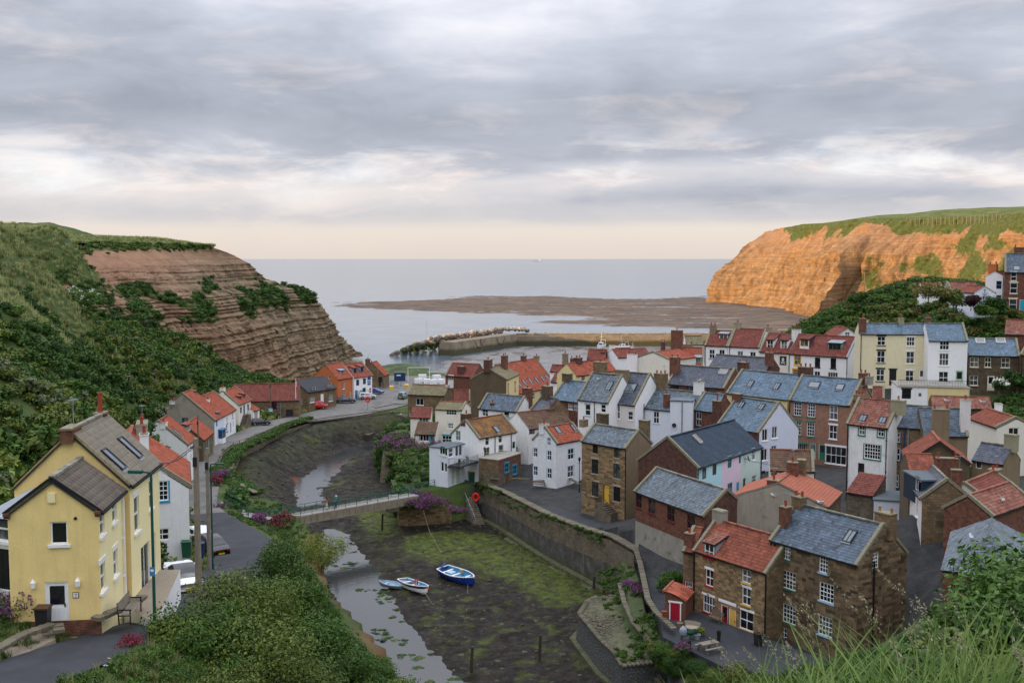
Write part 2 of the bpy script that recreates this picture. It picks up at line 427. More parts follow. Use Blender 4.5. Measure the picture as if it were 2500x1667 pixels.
# ------------------------------------------------------------------ house builder
GROUND_PTS=[] # (x, y, z) taken from every house base
FOOT=[] # footprints, so that nothing grows inside a house
ROOFKIND={}
def tiles_on(mb,o,ax,up,Lx,Ls,kind,clip=None,seed=0):
 """lay real tile geometry on a slope: o = lower left corner, ax along the eave, up along the slope"""
 o,ax,up=Vector(o),Vector(ax).normalized(),Vector(up).normalized()
 n=ax.cross(up).normalized()
 if n.z<0:n=-n
 rg=random.Random(seed)
 sg=rg.uniform(.03,.075)if Lx>3 else 0.0
 P=lambda x,t,k:o+ax*x+up*t+n*(k-sg*math.sin(math.pi*min(1,max(0,x/Lx)))*math.sin(math.pi*min(1,max(0,.12+.6*t/Ls)))+.012*math.sin(x*2.3+t*1.7))
 if clip is None:clip=lambda t:(0.0,Lx)
 if kind.startswith('slate'):
  ch,w0=0.27,0.30
  rows=max(1,int(round(Ls/ch)));ch=Ls/rows
  for i in range(rows):
   a,b=clip(i*ch);a2,b2=clip((i+1)*ch)
   if b-a<0.1:continue
   x=a-(w0*0.5 if i%2 else 0)
   base=0.0
   while x<b:
    w=w0*rg.uniform(0.85,1.15)
    x0,x1=max(x,a),min(x+w-0.008,b)
    if x1-x0>0.03:
     k=0.03+rg.uniform(0,0.008);kk=0.012
     r=min(1,max(0,rg.gauss(0.5,0.22)))
     t0,t1=i*ch-0.01+rg.uniform(-0.008,0.008),(i+1)*ch+0.02
     u0,u1=max(x0,a2),min(x1,b2)
     if u1<=u0:u0=u1=(x0+x1)/2
     mb.face((P(x0,t0,k),P(x1,t0,k),P(u1,t1,kk),P(u0,t1,kk)),0,r)
     mb.face((P(x0,t0,-.02),P(x1,t0,-.02),P(x1,t0,k),P(x0,t0,k)),0,r*0.5)
    x+=w
 elif kind.startswith('pantile')or kind.startswith('tile'):
  ch,w0=(0.33,0.27)
  amp=0.05 if kind.startswith('pantile')else 0.03
  rows=max(1,int(round(Ls/ch)));ch=Ls/rows
  cols=max(1,int(round(Lx/w0)));w=Lx/cols
  prof=[(0.0,0.55),(0.18,1.0),(0.36,0.6),(0.62,0.0),(0.86,0.15)]
  for i in range(rows):
   a,b=clip(i*ch)
   t0,t1=i*ch-0.012,(i+1)*ch+0.015
   for j in range(cols):
    x=j*w
    if x+w<a or x>b:continue
    r=min(1,max(0,rg.gauss(0.5,0.2)))
    dz=rg.uniform(0,0.006)
    pp=[(x+q*w,k*amp)for q,k in prof]+[(x+w,0.55*amp)]
    for(xa,ka),(xb,kb)in zip(pp[:-1],pp[1:]):
     mb.face((P(xa,t0,ka+0.035+dz),P(xb,t0,kb+0.035+dz),P(xb,t1,kb+0.008),P(xa,t1,ka+0.008)),0,r)
    mb.face([P(x,t0,0)]+[P(q,t0,k+0.035+dz)for q,k in pp]+[P(x+w,t0,0)],0,r*0.4)
 else:
  a,b=clip(0);a2,b2=clip(Ls)
  mb.face((P(a,0,0.03),P(b,0,0.03),P(b2,Ls,0.03),P(a2,Ls,0.03)),0,0.5)
  # underlay slab
 a,b=clip(0);a2,b2=clip(Ls)
 Q_=lambda x,t,k:o+ax*x+up*t+n*k
 q=[Q_(x,t,-.085)for x,t in((a,0),(b,0),(b2,Ls),(a2,Ls))]
 w_=[Q_(x,t,-.17)for x,t in((a,0),(b,0),(b2,Ls),(a2,Ls))]
 mb.face(q,1);mb.face(w_[::-1],1)
 for i in range(4):
  j=(i+1)%4
  mb.face((w_[i],w_[j],q[j],q[i]),1)
class House:
 def __init__(s,name,label,fr,e,Y,zb=None,h=None,rg=None,pitch=40.0,depth=None,mode='E',YR=None,cat='house',group=None):
  s.fr,s.name=fr,name
  L=fat(fr,*e[0],Y)
  if YR is not None:
   Rr=fat(fr,*e[1],YR);Rr.z=L.z
  else:
   Rr=fz(fr,*e[1],L.z)
  s.eave=L.z
  if zb is None:zb=L.z-h
  s.zb,s.h=zb,L.z-zb
  d=Vector((Rr.x-L.x,Rr.y-L.y,0));s.W=d.length
  s.ang=math.atan2(d.y,d.x)
  s.O=Vector((L.x,L.y,zb))
  s.M=Matrix.Translation(s.O)@Matrix.Rotation(s.ang,4,'Z')
  s.Mi=s.M.inverted()
  s.mode=mode
  tp=math.tan(R(pitch));s.tp=tp
  if depth is None and rg is not None and mode in 'EM':
   tu,tv=px(fr,*rg)
   lo,hi=1.0,24.0
   for _ in range(40):
    m=(lo+hi)/2
    yy=m/2 if mode=='E' else m
    pu,pv=proj(s.M@Vector((0,yy,s.h+yy*tp)))
    if pv>tv:lo=m
    else:hi=m
   depth=lo
   yy=depth/2 if mode=='E' else depth
   pu,pv=proj(s.M@Vector((0,yy,s.h+yy*tp)))
   s.err=(pu-tu,pv-tv)
  s.D=depth or 6.0
  if mode=='G' and rg is not None: # gable front: pitch from the apex pixel
   c=s.M@Vector((s.W/2,0,0))
   tu,tv=px(fr,*rg)
   dd=ray(tu,tv);t=c.y/dd.y
   apex=CAMZ+dd.z*t
   s.tp=tp=max(0.3,(apex-s.eave)/(s.W/2))
  s.cp=1/math.sqrt(1+tp*tp);s.sp=tp*s.cp
  s.rise={'E':s.D/2*tp,'G':s.W/2*tp,'M':s.D*tp,'T':0,'H':min(s.D,s.W)/2*tp}[mode]
  s.root=empty(name,s.O,s.ang)
  tag(s.root,label,cat,group)
  s.holes={'F':[],'L':[],'R':[],'B':[]}
  s.splits=[]
  for x,y in((0,0),(s.W,0),(s.W,s.D),(0,s.D),(s.W/2,s.D/2)):
   p=s.M@Vector((x,y,0));GROUND_PTS.append((p.x,p.y,p.z))
  FOOT.append((s.Mi.copy(),s.W,s.D))
  # faces ---------------------------------------------------------
 def face(s,k):
  W,D=s.W,s.D
  return{'F':(Vector((0,0,0)),Vector((1,0,0)),Vector((0,-1,0)),W),'R':(Vector((W,0,0)),Vector((0,1,0)),Vector((1,0,0)),D),
  'L':(Vector((0,D,0)),Vector((0,-1,0)),Vector((-1,0,0)),D),'B':(Vector((W,D,0)),Vector((-1,0,0)),Vector((0,1,0)),W)}[k]
 def top(s,k):
  h,W,D=s.h,s.W,s.D
  Ws=W if k in 'FB' else D
  if s.mode=='E' and k in 'LR':return[(0,h),(D/2,h+s.rise),(D,h)]
  if s.mode=='G' and k in 'FB':return[(0,h),(W/2,h+s.rise),(W,h)]
  if s.mode=='M':
   if k=='B':return[(0,h+s.rise),(W,h+s.rise)]
   if k=='R':return[(0,h),(D,h+s.rise)]
   if k=='L':return[(0,h+s.rise),(D,h)]
  return[(0,h),(Ws,h)]
 def local_ray(s,u,v):
  o=s.Mi@Vector((0,0,CAMZ));d=s.Mi.to_3x3()@ray(u,v)
  return o,d
 def hit(s,k,x,y,fr=None):
  """photo pixel -> (s, z) on a face"""
  o,d=s.local_ray(*px(fr or s.fr,x,y))
  O,S,N,Ws=s.face(k)
  t=(O-o).dot(N)/d.dot(N)
  p=o+d*t
  return(p-O).dot(S),p.z
  # walls ---------------------------------------------------------
 def walls(s,mats,skirt=3.0,splits=None,plinth=None):
  """mats: one material or a dict per face; splits: [(s_end, mat)...] along the front"""
  if not isinstance(mats,dict):mats={k:mats for k in 'FLRB'}
  names=[]
  def mi(m):
   if m not in names:names.append(m)
   return names.index(m)
  mb=MB()
  for k in 'FLRB':
   O,S,N,Ws=s.face(k)
   tp=s.top(k)
   hs=s.holes[k]
   brk={0.0,Ws}
   for a,b,c,d,dp in hs:brk|={max(0,a),min(Ws,b)}
   for q,_ in tp:brk.add(q)
   fs=splits if(k=='F' and splits)else None
   if fs:
    for q,_ in fs[:-1]:brk.add(min(Ws,q))
   xs=sorted(brk)
   def topz(q):
    for(s0,z0),(s1,z1)in zip(tp[:-1],tp[1:]):
     if s0-1e-6<=q<=s1+1e-6:return z0+(z1-z0)*(q-s0)/max(1e-9,s1-s0)
    return tp[-1][1]
   P=lambda q,z,dep=0.0:O+S*q+Vector((0,0,z))-N*dep
   for x0,x1 in zip(xs[:-1],xs[1:]):
    if x1-x0<1e-5:continue
    m=mats.get(k,mats.get('F'))
    if fs:
     for q,mm in fs:
      if(x0+x1)/2<=q:m=mm;break
    zs=-skirt
    cuts=sorted([(c,d)for a,b,c,d,dp in hs if a<=(x0+x1)/2<=b])
    segs=[]
    for c,d in cuts:
     segs.append((zs,c));zs=max(zs,d)
    for z0,z1 in segs:
     if z1>z0:
      if plinth and z0<plinth[0]<z1:
       mb.face((P(x0,z0),P(x1,z0),P(x1,plinth[0]),P(x0,plinth[0])),mi(plinth[1]))
       z0=plinth[0]
      mb.face((P(x0,z0),P(x1,z0),P(x1,z1),P(x0,z1)),mi(m))
    za,zc=topz(x0),topz(x1)
    if plinth and zs<plinth[0]:
     mb.face((P(x0,zs),P(x1,zs),P(x1,plinth[0]),P(x0,plinth[0])),mi(plinth[1]));zs=plinth[0]
    if max(za,zc)>zs:mb.face((P(x0,zs),P(x1,zs),P(x1,zc),P(x0,za)),mi(m))
   for a,b,c,d,dp in hs:
    m=mi(mats.get(k,mats.get('F')))
    mb.face((P(a,c),P(b,c),P(b,c,dp),P(a,c,dp)),m);mb.face((P(a,d,dp),P(b,d,dp),P(b,d),P(a,d)),m)
    mb.face((P(a,c,dp),P(a,d,dp),P(a,d),P(a,c)),m);mb.face((P(b,c),P(b,d),P(b,d,dp),P(b,c,dp)),m)
  return mb.build('wall',names,s.root)
  # windows -------------------------------------------------------
 def win(s,k,x,y,w,h,st='W22',fr=None,name='window',sz=None):
  """window centred on a photo pixel; st = frame colour, columns, rows / sill / lintel / surround"""
  q,z=s.hit(k,x,y,fr)if sz is None else sz
  O,S,N,Ws=s.face(k)
  q=min(max(q,w/2+0.05),Ws-w/2-0.05)
  bits=st.split('/')
  fc,nx,ny=bits[0][0],int(bits[0][1]),int(bits[0][2])
  sill=bits[1]if len(bits)>1 and bits[1]!='-' else None
  lint=bits[2]if len(bits)>2 and bits[2]!='-' else None
  sur=bits[3]if len(bits)>3 and bits[3]!='-' else None
  dp=0.13
  s.holes[k].append((q-w/2,q+w/2,z-h/2,z+h/2,dp))
  o=O+S*q+Vector((0,0,z));up=Vector((0,0,1))
  mb=MB()
  def bx(x0,x1,z0,z1,y0,y1,m=mb):m.frame(o,S,up,N,(x0,z0,y0),(x1,z1,y1))
  t=0.07
  bx(-w/2,-w/2+t,-h/2,h/2,-dp,-0.055);bx(w/2-t,w/2,-h/2,h/2,-dp,-0.055)
  bx(-w/2+t,w/2-t,-h/2,-h/2+t,-dp,-0.055);bx(-w/2+t,w/2-t,h/2-t,h/2,-dp,-0.055)
  b=0.022 if nx*ny>6 else 0.028
  for i in range(1,nx):
   xx=-w/2+t+(w-2*t)*i/nx
   bx(xx-b,xx+b,-h/2+t,h/2-t,-0.115,-0.075)
  for j in range(1,ny):
   zz=-h/2+t+(h-2*t)*j/ny
   bb=b*1.5 if ny%2==0 and j==ny//2 else b
   bx(-w/2+t,w/2-t,zz-bb,zz+bb,-0.118,-0.072)
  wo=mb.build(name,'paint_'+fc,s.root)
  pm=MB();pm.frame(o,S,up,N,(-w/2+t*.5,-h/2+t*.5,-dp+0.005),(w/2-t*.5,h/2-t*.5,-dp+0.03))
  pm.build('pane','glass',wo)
  if sill:
   sm=MB();sm.frame(o,S,up,N,(-w/2-0.1,-h/2-0.13,-0.05),(w/2+0.1,-h/2-0.002,0.1));sm.build('sill','paint_'+sill,wo)
  if lint:
   sm=MB();sm.frame(o,S,up,N,(-w/2-0.14,h/2+0.002,-0.04),(w/2+0.14,h/2+0.24,0.03));sm.build('lintel','paint_'+lint,wo)
  if sur:
   sm=MB()
   for lo,hi in(((-w/2-0.12,-h/2),(-w/2-0.002,h/2)),((w/2+0.002,-h/2),(w/2+0.12,h/2))):
    sm.frame(o,S,up,N,(lo[0],lo[1],-0.03),(hi[0],hi[1],0.015))
   sm.build('surround','paint_'+sur,wo)
  return wo
 def wins(s,lst,fr=None):
  for a in lst:s.win(*a,fr=fr)
 def door(s,k,x,y,w=0.9,h=2.0,c='B',frame='W',fr=None,glazed=False,lintel=None,top=None):
  """door centred on a photo pixel"""
  q,z=s.hit(k,x,y,fr)
  O,S,N,Ws=s.face(k)
  q=min(max(q,w/2+0.1),Ws-w/2-0.1)
  s.holes[k].append((q-w/2,q+w/2,z-h/2,z+h/2,0.12))
  o=O+S*q+Vector((0,0,z));up=Vector((0,0,1))
  mb=MB()
  for x0,x1,z0,z1 in((-w/2,-w/2+0.07,-h/2,h/2),(w/2-0.07,w/2,-h/2,h/2),(-w/2+0.07,w/2-0.07,h/2-0.07,h/2)):
   mb.frame(o,S,up,N,(x0,z0,-0.11),(x1,z1,-0.03),1)
  mb.frame(o,S,up,N,(-w/2+0.07,-h/2,-0.11),(w/2-0.07,h/2-0.07,-0.07),0)
  for z0,z1 in((-h/2+0.15,-0.15),)+(()if glazed else((0.0,h/2-0.25),)):
   for x0,x1 in((-w/2+0.16,-0.04),(0.04,w/2-0.16)):
    mb.frame(o,S,up,N,(x0,z0,-0.07),(x1,z1,-0.055),0)
  d=mb.build('door',['paint_'+c,'paint_'+frame],s.root)
  hm=MB();hm.frame(o,S,up,N,(w/2-0.2,-0.12,-0.07),(w/2-0.15,0.03,-0.02));hm.build('handle','iron',d)
  if glazed:
   pm=MB();pm.frame(o,S,up,N,(-w/2+0.18,-0.02,-0.075),(w/2-0.18,h/2-0.2,-0.062));pm.build('pane','glass',d)
  if lintel:
   lm=MB();lm.frame(o,S,up,N,(-w/2-0.14,h/2+0.002,-0.04),(w/2+0.14,h/2+0.25,0.03));lm.build('lintel','paint_'+lintel,d)
  return d
  # roof ----------------------------------------------------------
 def slope(s,k):
  """lower-left corner, along, up, length, slope length of slope facing k"""
  W,D,h,tp,cp=s.W,s.D,s.h,s.tp,s.cp
  ov,oe=s.ov,s.oe
  if s.mode=='H':
   m=min(W,D)/2
   if k=='F':return Vector((-ov,-ov,h-ov*tp)),Vector((1,0,0)),Vector((0,cp,s.sp)),W+2*ov,(m+ov)/cp
   if k=='B':return Vector((W+ov,D+ov,h-ov*tp)),Vector((-1,0,0)),Vector((0,-cp,s.sp)),W+2*ov,(m+ov)/cp
   if k=='L':return Vector((-ov,D+ov,h-ov*tp)),Vector((0,-1,0)),Vector((cp,0,s.sp)),D+2*ov,(m+ov)/cp
   if k=='R':return Vector((W+ov,-ov,h-ov*tp)),Vector((0,1,0)),Vector((-cp,0,s.sp)),D+2*ov,(m+ov)/cp
  if s.mode=='E':
   if k=='F':return Vector((-oe,-ov,h-ov*tp)),Vector((1,0,0)),Vector((0,cp,s.sp)),W+2*oe,(D/2+ov)/cp
   if k=='B':return Vector((W+oe,D+ov,h-ov*tp)),Vector((-1,0,0)),Vector((0,-cp,s.sp)),W+2*oe,(D/2+ov)/cp
   if k=='L':return Vector((-ov,D+ov,h-ov*tp)),Vector((0,-1,0)),Vector((cp,0,s.sp)),D+2*ov,(D/2+ov)/cp
   if k=='R':return Vector((W+ov,-ov,h-ov*tp)),Vector((0,1,0)),Vector((-cp,0,s.sp)),D+2*ov,(D/2+ov)/cp
  if s.mode=='G':
   if k=='L':return Vector((-ov,D+oe,h-ov*tp)),Vector((0,-1,0)),Vector((cp,0,s.sp)),D+2*oe,(W/2+ov)/cp
   return Vector((W+ov,-oe,h-ov*tp)),Vector((0,1,0)),Vector((-cp,0,s.sp)),D+2*oe,(W/2+ov)/cp
  return Vector((-oe,-ov,h-ov*tp)),Vector((1,0,0)),Vector((0,cp,s.sp)),W+2*oe,(D+2*ov)/cp
 def roof(s,kind,cop='LR',copm='coping',ov=0.14,oe=0.0,both=True,ridge='ridge_tile',gut=True,tiles_as_parts=False,under='felt_black'):
  s.ov,s.oe=ov,oe
  seed=int(abs(s.O.x*31+s.O.y*17))%9999
  faces={'E':'FB','G':'LR','M':'F','H':'FBLR'}.get(s.mode,'')
  if s.mode=='T':
   mb=MB();mb.box((-0.12,-0.12,s.h),(s.W+0.12,s.D+0.12,s.h+0.14));s.roofo=mb.build('roof',kind,s.root);return
  mb=MB()
  for k in faces:
   o,ax,up,Lx,Ls=s.slope(k)
   clip=None
   if s.mode=='H':
    r=Ls*s.cp
    clip=(lambda t,Lx=Lx:(min(t*s.cp,Lx/2),max(Lx-t*s.cp,Lx/2)))
   tk=kind if not tiles_as_parts else 'none'
   tiles_on(mb,o,ax,up,Lx,Ls,tk,clip,seed+ord(k))
  s.roofo=mb.build('roof',[kind,under],s.root)
  if tiles_as_parts:
   s.part_tiles(kind,faces)
   # ridge
  if s.mode in 'EG':
   rm=MB()
   zt=s.h+s.rise+0.05
   a,b=((-oe,s.D/2,zt),(s.W+oe,s.D/2,zt))if s.mode=='E' else((s.W/2,-oe,zt),(s.W/2,s.D+oe,zt))
   ln=(Vector(b)-Vector(a)).length;n=max(1,int(ln/0.45))
   for i in range(n):
    p=Vector(a).lerp(Vector(b),i/n);q=Vector(a).lerp(Vector(b),(i+0.96)/n)
    rm.bar(p,q,0.26,0.12+0.02*(i%2),r=rng.random())
   rmat='ridge_stone' if ridge=='ridge_tile' and kind.startswith('slate')else ridge
   rm.build('ridge',rmat,s.roofo)
   # raised stone verges
  if cop and s.mode in 'EGM':
   for side in cop:
    cm=MB()
    wv=0.32
    if s.mode=='E':
     x=0.1 if side=='L' else s.W-0.1
     pts=[(x,-ov-0.1,s.h-(ov+0.1)*s.tp),(x,s.D/2,s.h+s.rise),(x,s.D+ov+0.1,s.h-(ov+0.1)*s.tp)]
    elif s.mode=='G':
     y=0.1 if side in 'LF' else s.D-0.1
     pts=[(-ov-0.1,y,s.h-(ov+0.1)*s.tp),(s.W/2,y,s.h+s.rise),(s.W+ov+0.1,y,s.h-(ov+0.1)*s.tp)]
    else:
     x=0.1 if side=='L' else s.W-0.1
     pts=[(x,-ov-0.1,s.h-(ov+0.1)*s.tp),(x,s.D,s.h+s.rise)]
    for p,q in zip(pts[:-1],pts[1:]):
     p,q=Vector(p),Vector(q);ln=(q-p).length;n=max(1,int(ln/0.8))
     for i in range(n):
      cm.bar(p.lerp(q,i/n)+Vector((0,0,0.1)),p.lerp(q,(i+0.985)/n)+Vector((0,0,0.1)),wv,0.26+rng.uniform(-0.015,0.015))
    cm.build('coping',copm,s.root)
  if gut:
   sides={'E':'F','G':'LR','M':'F'}.get(s.mode,'')
   for k in sides:
    o,ax,up,Lx,Ls=s.slope(k)
    g=MB();a=o+ax*0.02-up*0.04+Vector((0,0,-0.06));g.bar(a,a+ax*(Lx-0.04),0.12,0.1)
    g.build('gutter','iron',s.root)
 def part_tiles(s,kind,faces,tw=0.40,te=0.34):
  o,ax,up,Lx,Ls=s.slope(faces[0])
  tm=MB()
  w,l=tw*0.985,te+0.05
  prof=[(-w/2,0.0),(-w/2+0.05,0.0),(-w/2+0.07,0.028),(-w/2+0.11,0.028),(-w/2+0.13,0.0),(0.03,0.0),(0.05,0.018),(0.08,0.018),(0.10,0.0),(w/2,0.0)]
  for(a,ka),(b,kb)in zip(prof[:-1],prof[1:]):
   tm.face(((a,0,ka+0.035),(b,0,kb+0.035),(b,l,kb+0.006),(a,l,ka+0.006)))
  tm.face([(-w/2,0,0)]+[(a,0,k+0.035)for a,k in prof]+[(w/2,0,0)])
  me=tm.mesh('roof_tile',[kind])
  for k in faces:
   o,ax,up,Lx,Ls=s.slope(k)
   n=ax.cross(up)
   rows,cols=int(round(Ls/te)),int(round(Lx/tw))
   for i in range(rows):
    for j in range(cols):
     t=bpy.data.objects.new('roof_tile',me);COL.objects.link(t);t.parent=s.roofo
     p=o+ax*((j+0.5)*Lx/cols)+up*(i*Ls/rows-0.01)+n*rng.uniform(0,0.006)
     t.matrix_local=Matrix(((ax.x,up.x,n.x,p.x),(ax.y,up.y,n.y,p.y),(ax.z,up.z,n.z,p.z),(0,0,0,1)))@Matrix.Rotation(rng.uniform(-.008,.008),4,'Z')
 def slope_hit(s,k,x,y,fr=None):
  o,d=s.local_ray(*px(fr or s.fr,x,y))
  O,ax,up,Lx,Ls=s.slope(k)
  n=ax.cross(up)
  t=(O-o).dot(n)/d.dot(n);p=o+d*t
  return O,ax,up,n,p
 def sky(s,k,x,y,w=0.7,l=1.0,fr=None,bars=1,c='K'):
  O,ax,up,n,p=s.slope_hit(k,x,y,fr)
  mb=MB();t=0.08
  for a,b,e,f in((-w/2-t,-w/2,-l/2-t,l/2+t),(w/2,w/2+t,-l/2-t,l/2+t),(-w/2,w/2,-l/2-t,-l/2),(-w/2,w/2,l/2,l/2+t)):
   mb.frame(p,ax,up,n,(a,e,0.0),(b,f,0.13))
  for i in range(1,bars):
   xx=-w/2+w*i/bars
   mb.frame(p,ax,up,n,(xx-0.02,-l/2,0.05),(xx+0.02,l/2,0.125))
  mb.frame(p,ax,up,n,(-w/2-t,-l/2-t-0.14,0.02),(w/2+t,-l/2-t,0.06),1)
  so=mb.build('skylight',['paint_'+c,'lead'],s.roofo)
  pm=MB();pm.frame(p,ax,up,n,(-w/2,-l/2,0.04),(w/2,l/2,0.085));pm.build('pane','glass_sky',so)
 def chim(s,x,ytop,wx=0.9,wy=0.55,m='brick',pots=2,yc=None,xc=None,potm='pot',fr=None,z0=None,poth=0.45,cap='coping'):
  """chimney whose top is at a photo pixel; yc = local y of its centre (ridge by default)"""
  o,d=s.local_ray(*px(fr or s.fr,x,ytop))
  if s.mode=='G' and xc is None and yc is None:yc=0.5
  if xc is not None:
   t=(xc-o.x)/d.x
  else:
   yc=s.D/2 if yc is None else yc
   t=(yc-o.y)/d.y
  p=o+d*t
  if z0 is None:
   if xc is not None:p.y=min(max(p.y,.12*s.D),.88*s.D)
   else:p.x=min(max(p.x,-.4),s.W+.4)
   if s.mode=='E':z0=s.h+max(0,min(p.y,s.D-p.y)-wy/2)*s.tp-0.2
   elif s.mode=='G':z0=s.h+max(0,min(p.x,s.W-p.x)-wx/2)*s.tp-0.2
   else:z0=s.h-0.2
  zt=max(p.z,z0+0.7)
  mb=MB()
  mb.box((p.x-wx/2,p.y-wy/2,z0),(p.x+wx/2,p.y+wy/2,zt-0.14))
  mb.box((p.x-wx/2-0.05,p.y-wy/2-0.05,zt-0.14),(p.x+wx/2+0.05,p.y+wy/2+0.05,zt-0.07),0)
  mb.box((p.x-wx/2-0.01,p.y-wy/2-0.01,zt-0.07),(p.x+wx/2+0.01,p.y+wy/2+0.01,zt),1)
  co=mb.build('chimney',[m,cap],s.root)
  for i in range(pots):
   pm=MB()
   cx=p.x+(0 if pots==1 else(-wx/2+0.2+(wx-0.4)*i/(pots-1)))
   hh=poth*rng.uniform(0.85,1.2)
   pm.lathe((cx,p.y,zt),[(0.14,0),(0.12,0.08),(0.11,hh-0.08),(0.14,hh-0.07),(0.14,hh),(0.09,hh),(0.09,hh-0.1)],9)
   pm.build('chimney_pot',potm if rng.random()<0.9 else 'pot_buff',co)
  if rng.random()<.3:
   am=MB();b=Vector((p.x+wx*.3,p.y,zt));am.bar(b-Vector((0,0,.3)),b+Vector((0,0,1.3)),.03);am.bar(b+Vector((-.45,0,1.2)),b+Vector((.45,0,1.2)),.025)
   for i in range(6):am.bar(b+Vector((-.42+i*.16,-.22,1.2)),b+Vector((-.42+i*.16,.22,1.2)),.014)
   am.build('aerial','lead',co)
  return co
 def pipe(s,k,x,y=None,m='iron',r=0.055,z0=-0.2,z1=None):
  """downpipe at photo x (y only helps to place it)"""
  q,z=s.hit(k,x,y if y is not None else 0)
  O,S,N,Ws=s.face(k)
  q=min(max(q,0.08),Ws-0.08)
  b=O+S*q+N*0.09
  mb=MB();mb.tube([b+Vector((0,0,z0)),b+Vector((0,0,(z1 or s.h)-0.1))],r,6)
  for zz in np.arange(0.8,(z1 or s.h)-0.4,1.8):mb.frame(b,S,Vector((0,0,1)),N,(-r-0.03,zz,-0.09),(r+0.03,zz+0.06,0.03))
  mb.build('downpipe',m,s.root)
 def dormer(s,x,y,w,h,st='W22',roof='pantile_red',y0=0.7,cheek='lead',p2=0.22,fr=None,over=0.12,k='F'):
  """dormer window: window centre at the photo pixel, front at y0 behind the wall line"""
  o,d=s.local_ray(*px(fr or s.fr,x,y))
  t=(y0-o.y)/d.y;p=o+d*t
  cx,cz=p.x,p.z
  z0,z1=cz-h/2-0.08,cz+h/2+0.1
  z0=min(z0,s.h+y0*s.tp+0.0)
  W2=w/2+0.12
  mb=MB()
  # front with opening
  for a,b,c,e in((-W2,-w/2,z0,z1),(w/2,W2,z0,z1),(-w/2,w/2,z0,cz-h/2),(-w/2,w/2,cz+h/2,z1)):
   mb.box((cx+a,y0,c),(cx+b,y0+0.12,e),0)
  tb=max(0.4,(z1-(s.h+y0*s.tp))/(s.tp-p2)) # run back to the slope
  for sx in(-1,1):
   xx=cx+sx*W2
   xi=xx-sx*0.06
   tri=[(xx,y0,z0),(xx,y0,z1),(xx,y0+tb,z1+tb*p2)]
   tri2=[(xi,yq,zq)for _,yq,zq in tri]
   mb.face(tri,1);mb.face(tri2[::-1],1)
  do=mb.build('dormer',['white_clean' if cheek!='lead' else 'lead',cheek],s.root)
  rm=MB()
  sl=math.sqrt(1+p2*p2)
  oo=Vector((cx-W2-over,y0-0.2,z1-0.2*p2+0.1))
  tiles_on(rm,oo,(1,0,0),(0,1/sl,p2/sl),2*W2+2*over,(tb+0.2)*sl,roof)
  rm.build('dormer_roof',[roof,'felt_black'],do)
  # window
  fc,nx,ny=st[0],int(st[1]),int(st[2])
  wm=MB();tt=0.07
  def bx(a,b,c,e):wm.box((cx+a,y0-0.03,cz+c),(cx+b,y0+0.07,cz+e))
  bx(-w/2,-w/2+tt,-h/2,h/2);bx(w/2-tt,w/2,-h/2,h/2);bx(-w/2+tt,w/2-tt,-h/2,-h/2+tt);bx(-w/2+tt,w/2-tt,h/2-tt,h/2)
  for i in range(1,nx):bx(-w/2+w*i/nx-0.03,-w/2+w*i/nx+0.03,-h/2+tt,h/2-tt)
  for j in range(1,ny):bx(-w/2+tt,w/2-tt,-h/2+h*j/ny-0.025,-h/2+h*j/ny+0.025)
  wm.build('window','paint_'+fc,do)
  pm=MB();pm.box((cx-w/2+.03,y0+0.03,cz-h/2+.03),(cx+w/2-.03,y0+0.06,cz+h/2-.03));pm.build('pane','glass',do)
  return do
 def dish(s,k,x,y,r=0.35,fr=None,m='iron'):
  q,z=s.hit(k,x,y,fr);O,S,N,Ws=s.face(k)
  b=O+S*q+Vector((0,0,z))
  mb=MB();mb.tube([b,b+N*0.35],0.025,5)
  c=b+N*0.42;dirv=(N+S*0.3+Vector((0,0,0.35))).normalized()
  a1=dirv.cross(Vector((0,0,1))).normalized();a2=a1.cross(dirv)
  for i in range(12):
   t0,t1=2*math.pi*i/12,2*math.pi*(i+1)/12
   e=lambda t,rr,dd:c+(a1*math.cos(t)+a2*math.sin(t))*rr+dirv*dd
   mb.face((c,e(t0,r*.6,.03),e(t1,r*.6,.03)));mb.face((e(t0,r*.6,.03),e(t0,r,.09),e(t1,r,.09),e(t1,r*.6,.03)))
  mb.tube([c-a2*r*.8+dirv*.05,c+dirv*0.4],0.015,5)
  mb.build('satellite_dish',m,s.root)
 def stones(s,k,rh=0.30,ln=0.6,m='stone_block',nparts=300,budget=None,quoin=True):
  """coursed stone blocks on a face, laid round the openings"""
  O,S,N,Ws=s.face(k);tp=s.top(k)
  rg=random.Random(hash(s.name+k)&0xffff)
  up=Vector((0,0,1))
  def topz(q):
   for(s0,z0),(s1,z1)in zip(tp[:-1],tp[1:]):
    if s0-1e-6<=q<=s1+1e-6:return z0+(z1-z0)*(q-s0)/max(1e-9,s1-s0)
   return tp[-1][1]
  zmax=max(z for _,z in tp)
  blocks=[]
  z=0.0
  while z<zmax-0.1:
   hh=rh*rg.uniform(0.8,1.2)
   x=0.0
   xs=[0.0]
   while x<Ws:
    x+=ln*rg.uniform(0.55,1.6);xs.append(min(x,Ws))
   for a,b in zip(xs[:-1],xs[1:]):
    segs=[(a,b)]
    zz1=z+hh
    for(ha,hb,hc,hd,dp)in s.holes[k]:
     if hd<=z+0.03 or hc>=zz1-0.03:continue
     ns=[]
     for p,q in segs:
      if hb<=p or ha>=q:ns.append((p,q));continue
      if ha>p:ns.append((p,ha))
      if hb<q:ns.append((hb,q))
     segs=ns
    for p,q in segs:
     if q-p<0.07:continue
     zt=min(zz1,topz(p),topz(q))
     if zt-z<0.08:continue
     blocks.append((p,q,z,zt))
   z+=hh
  budget=nparts if budget is None else budget
  g=0.012
  un=MB();un.box((-.5,-.5,0),(.5,.5,1));
  rest=MB()
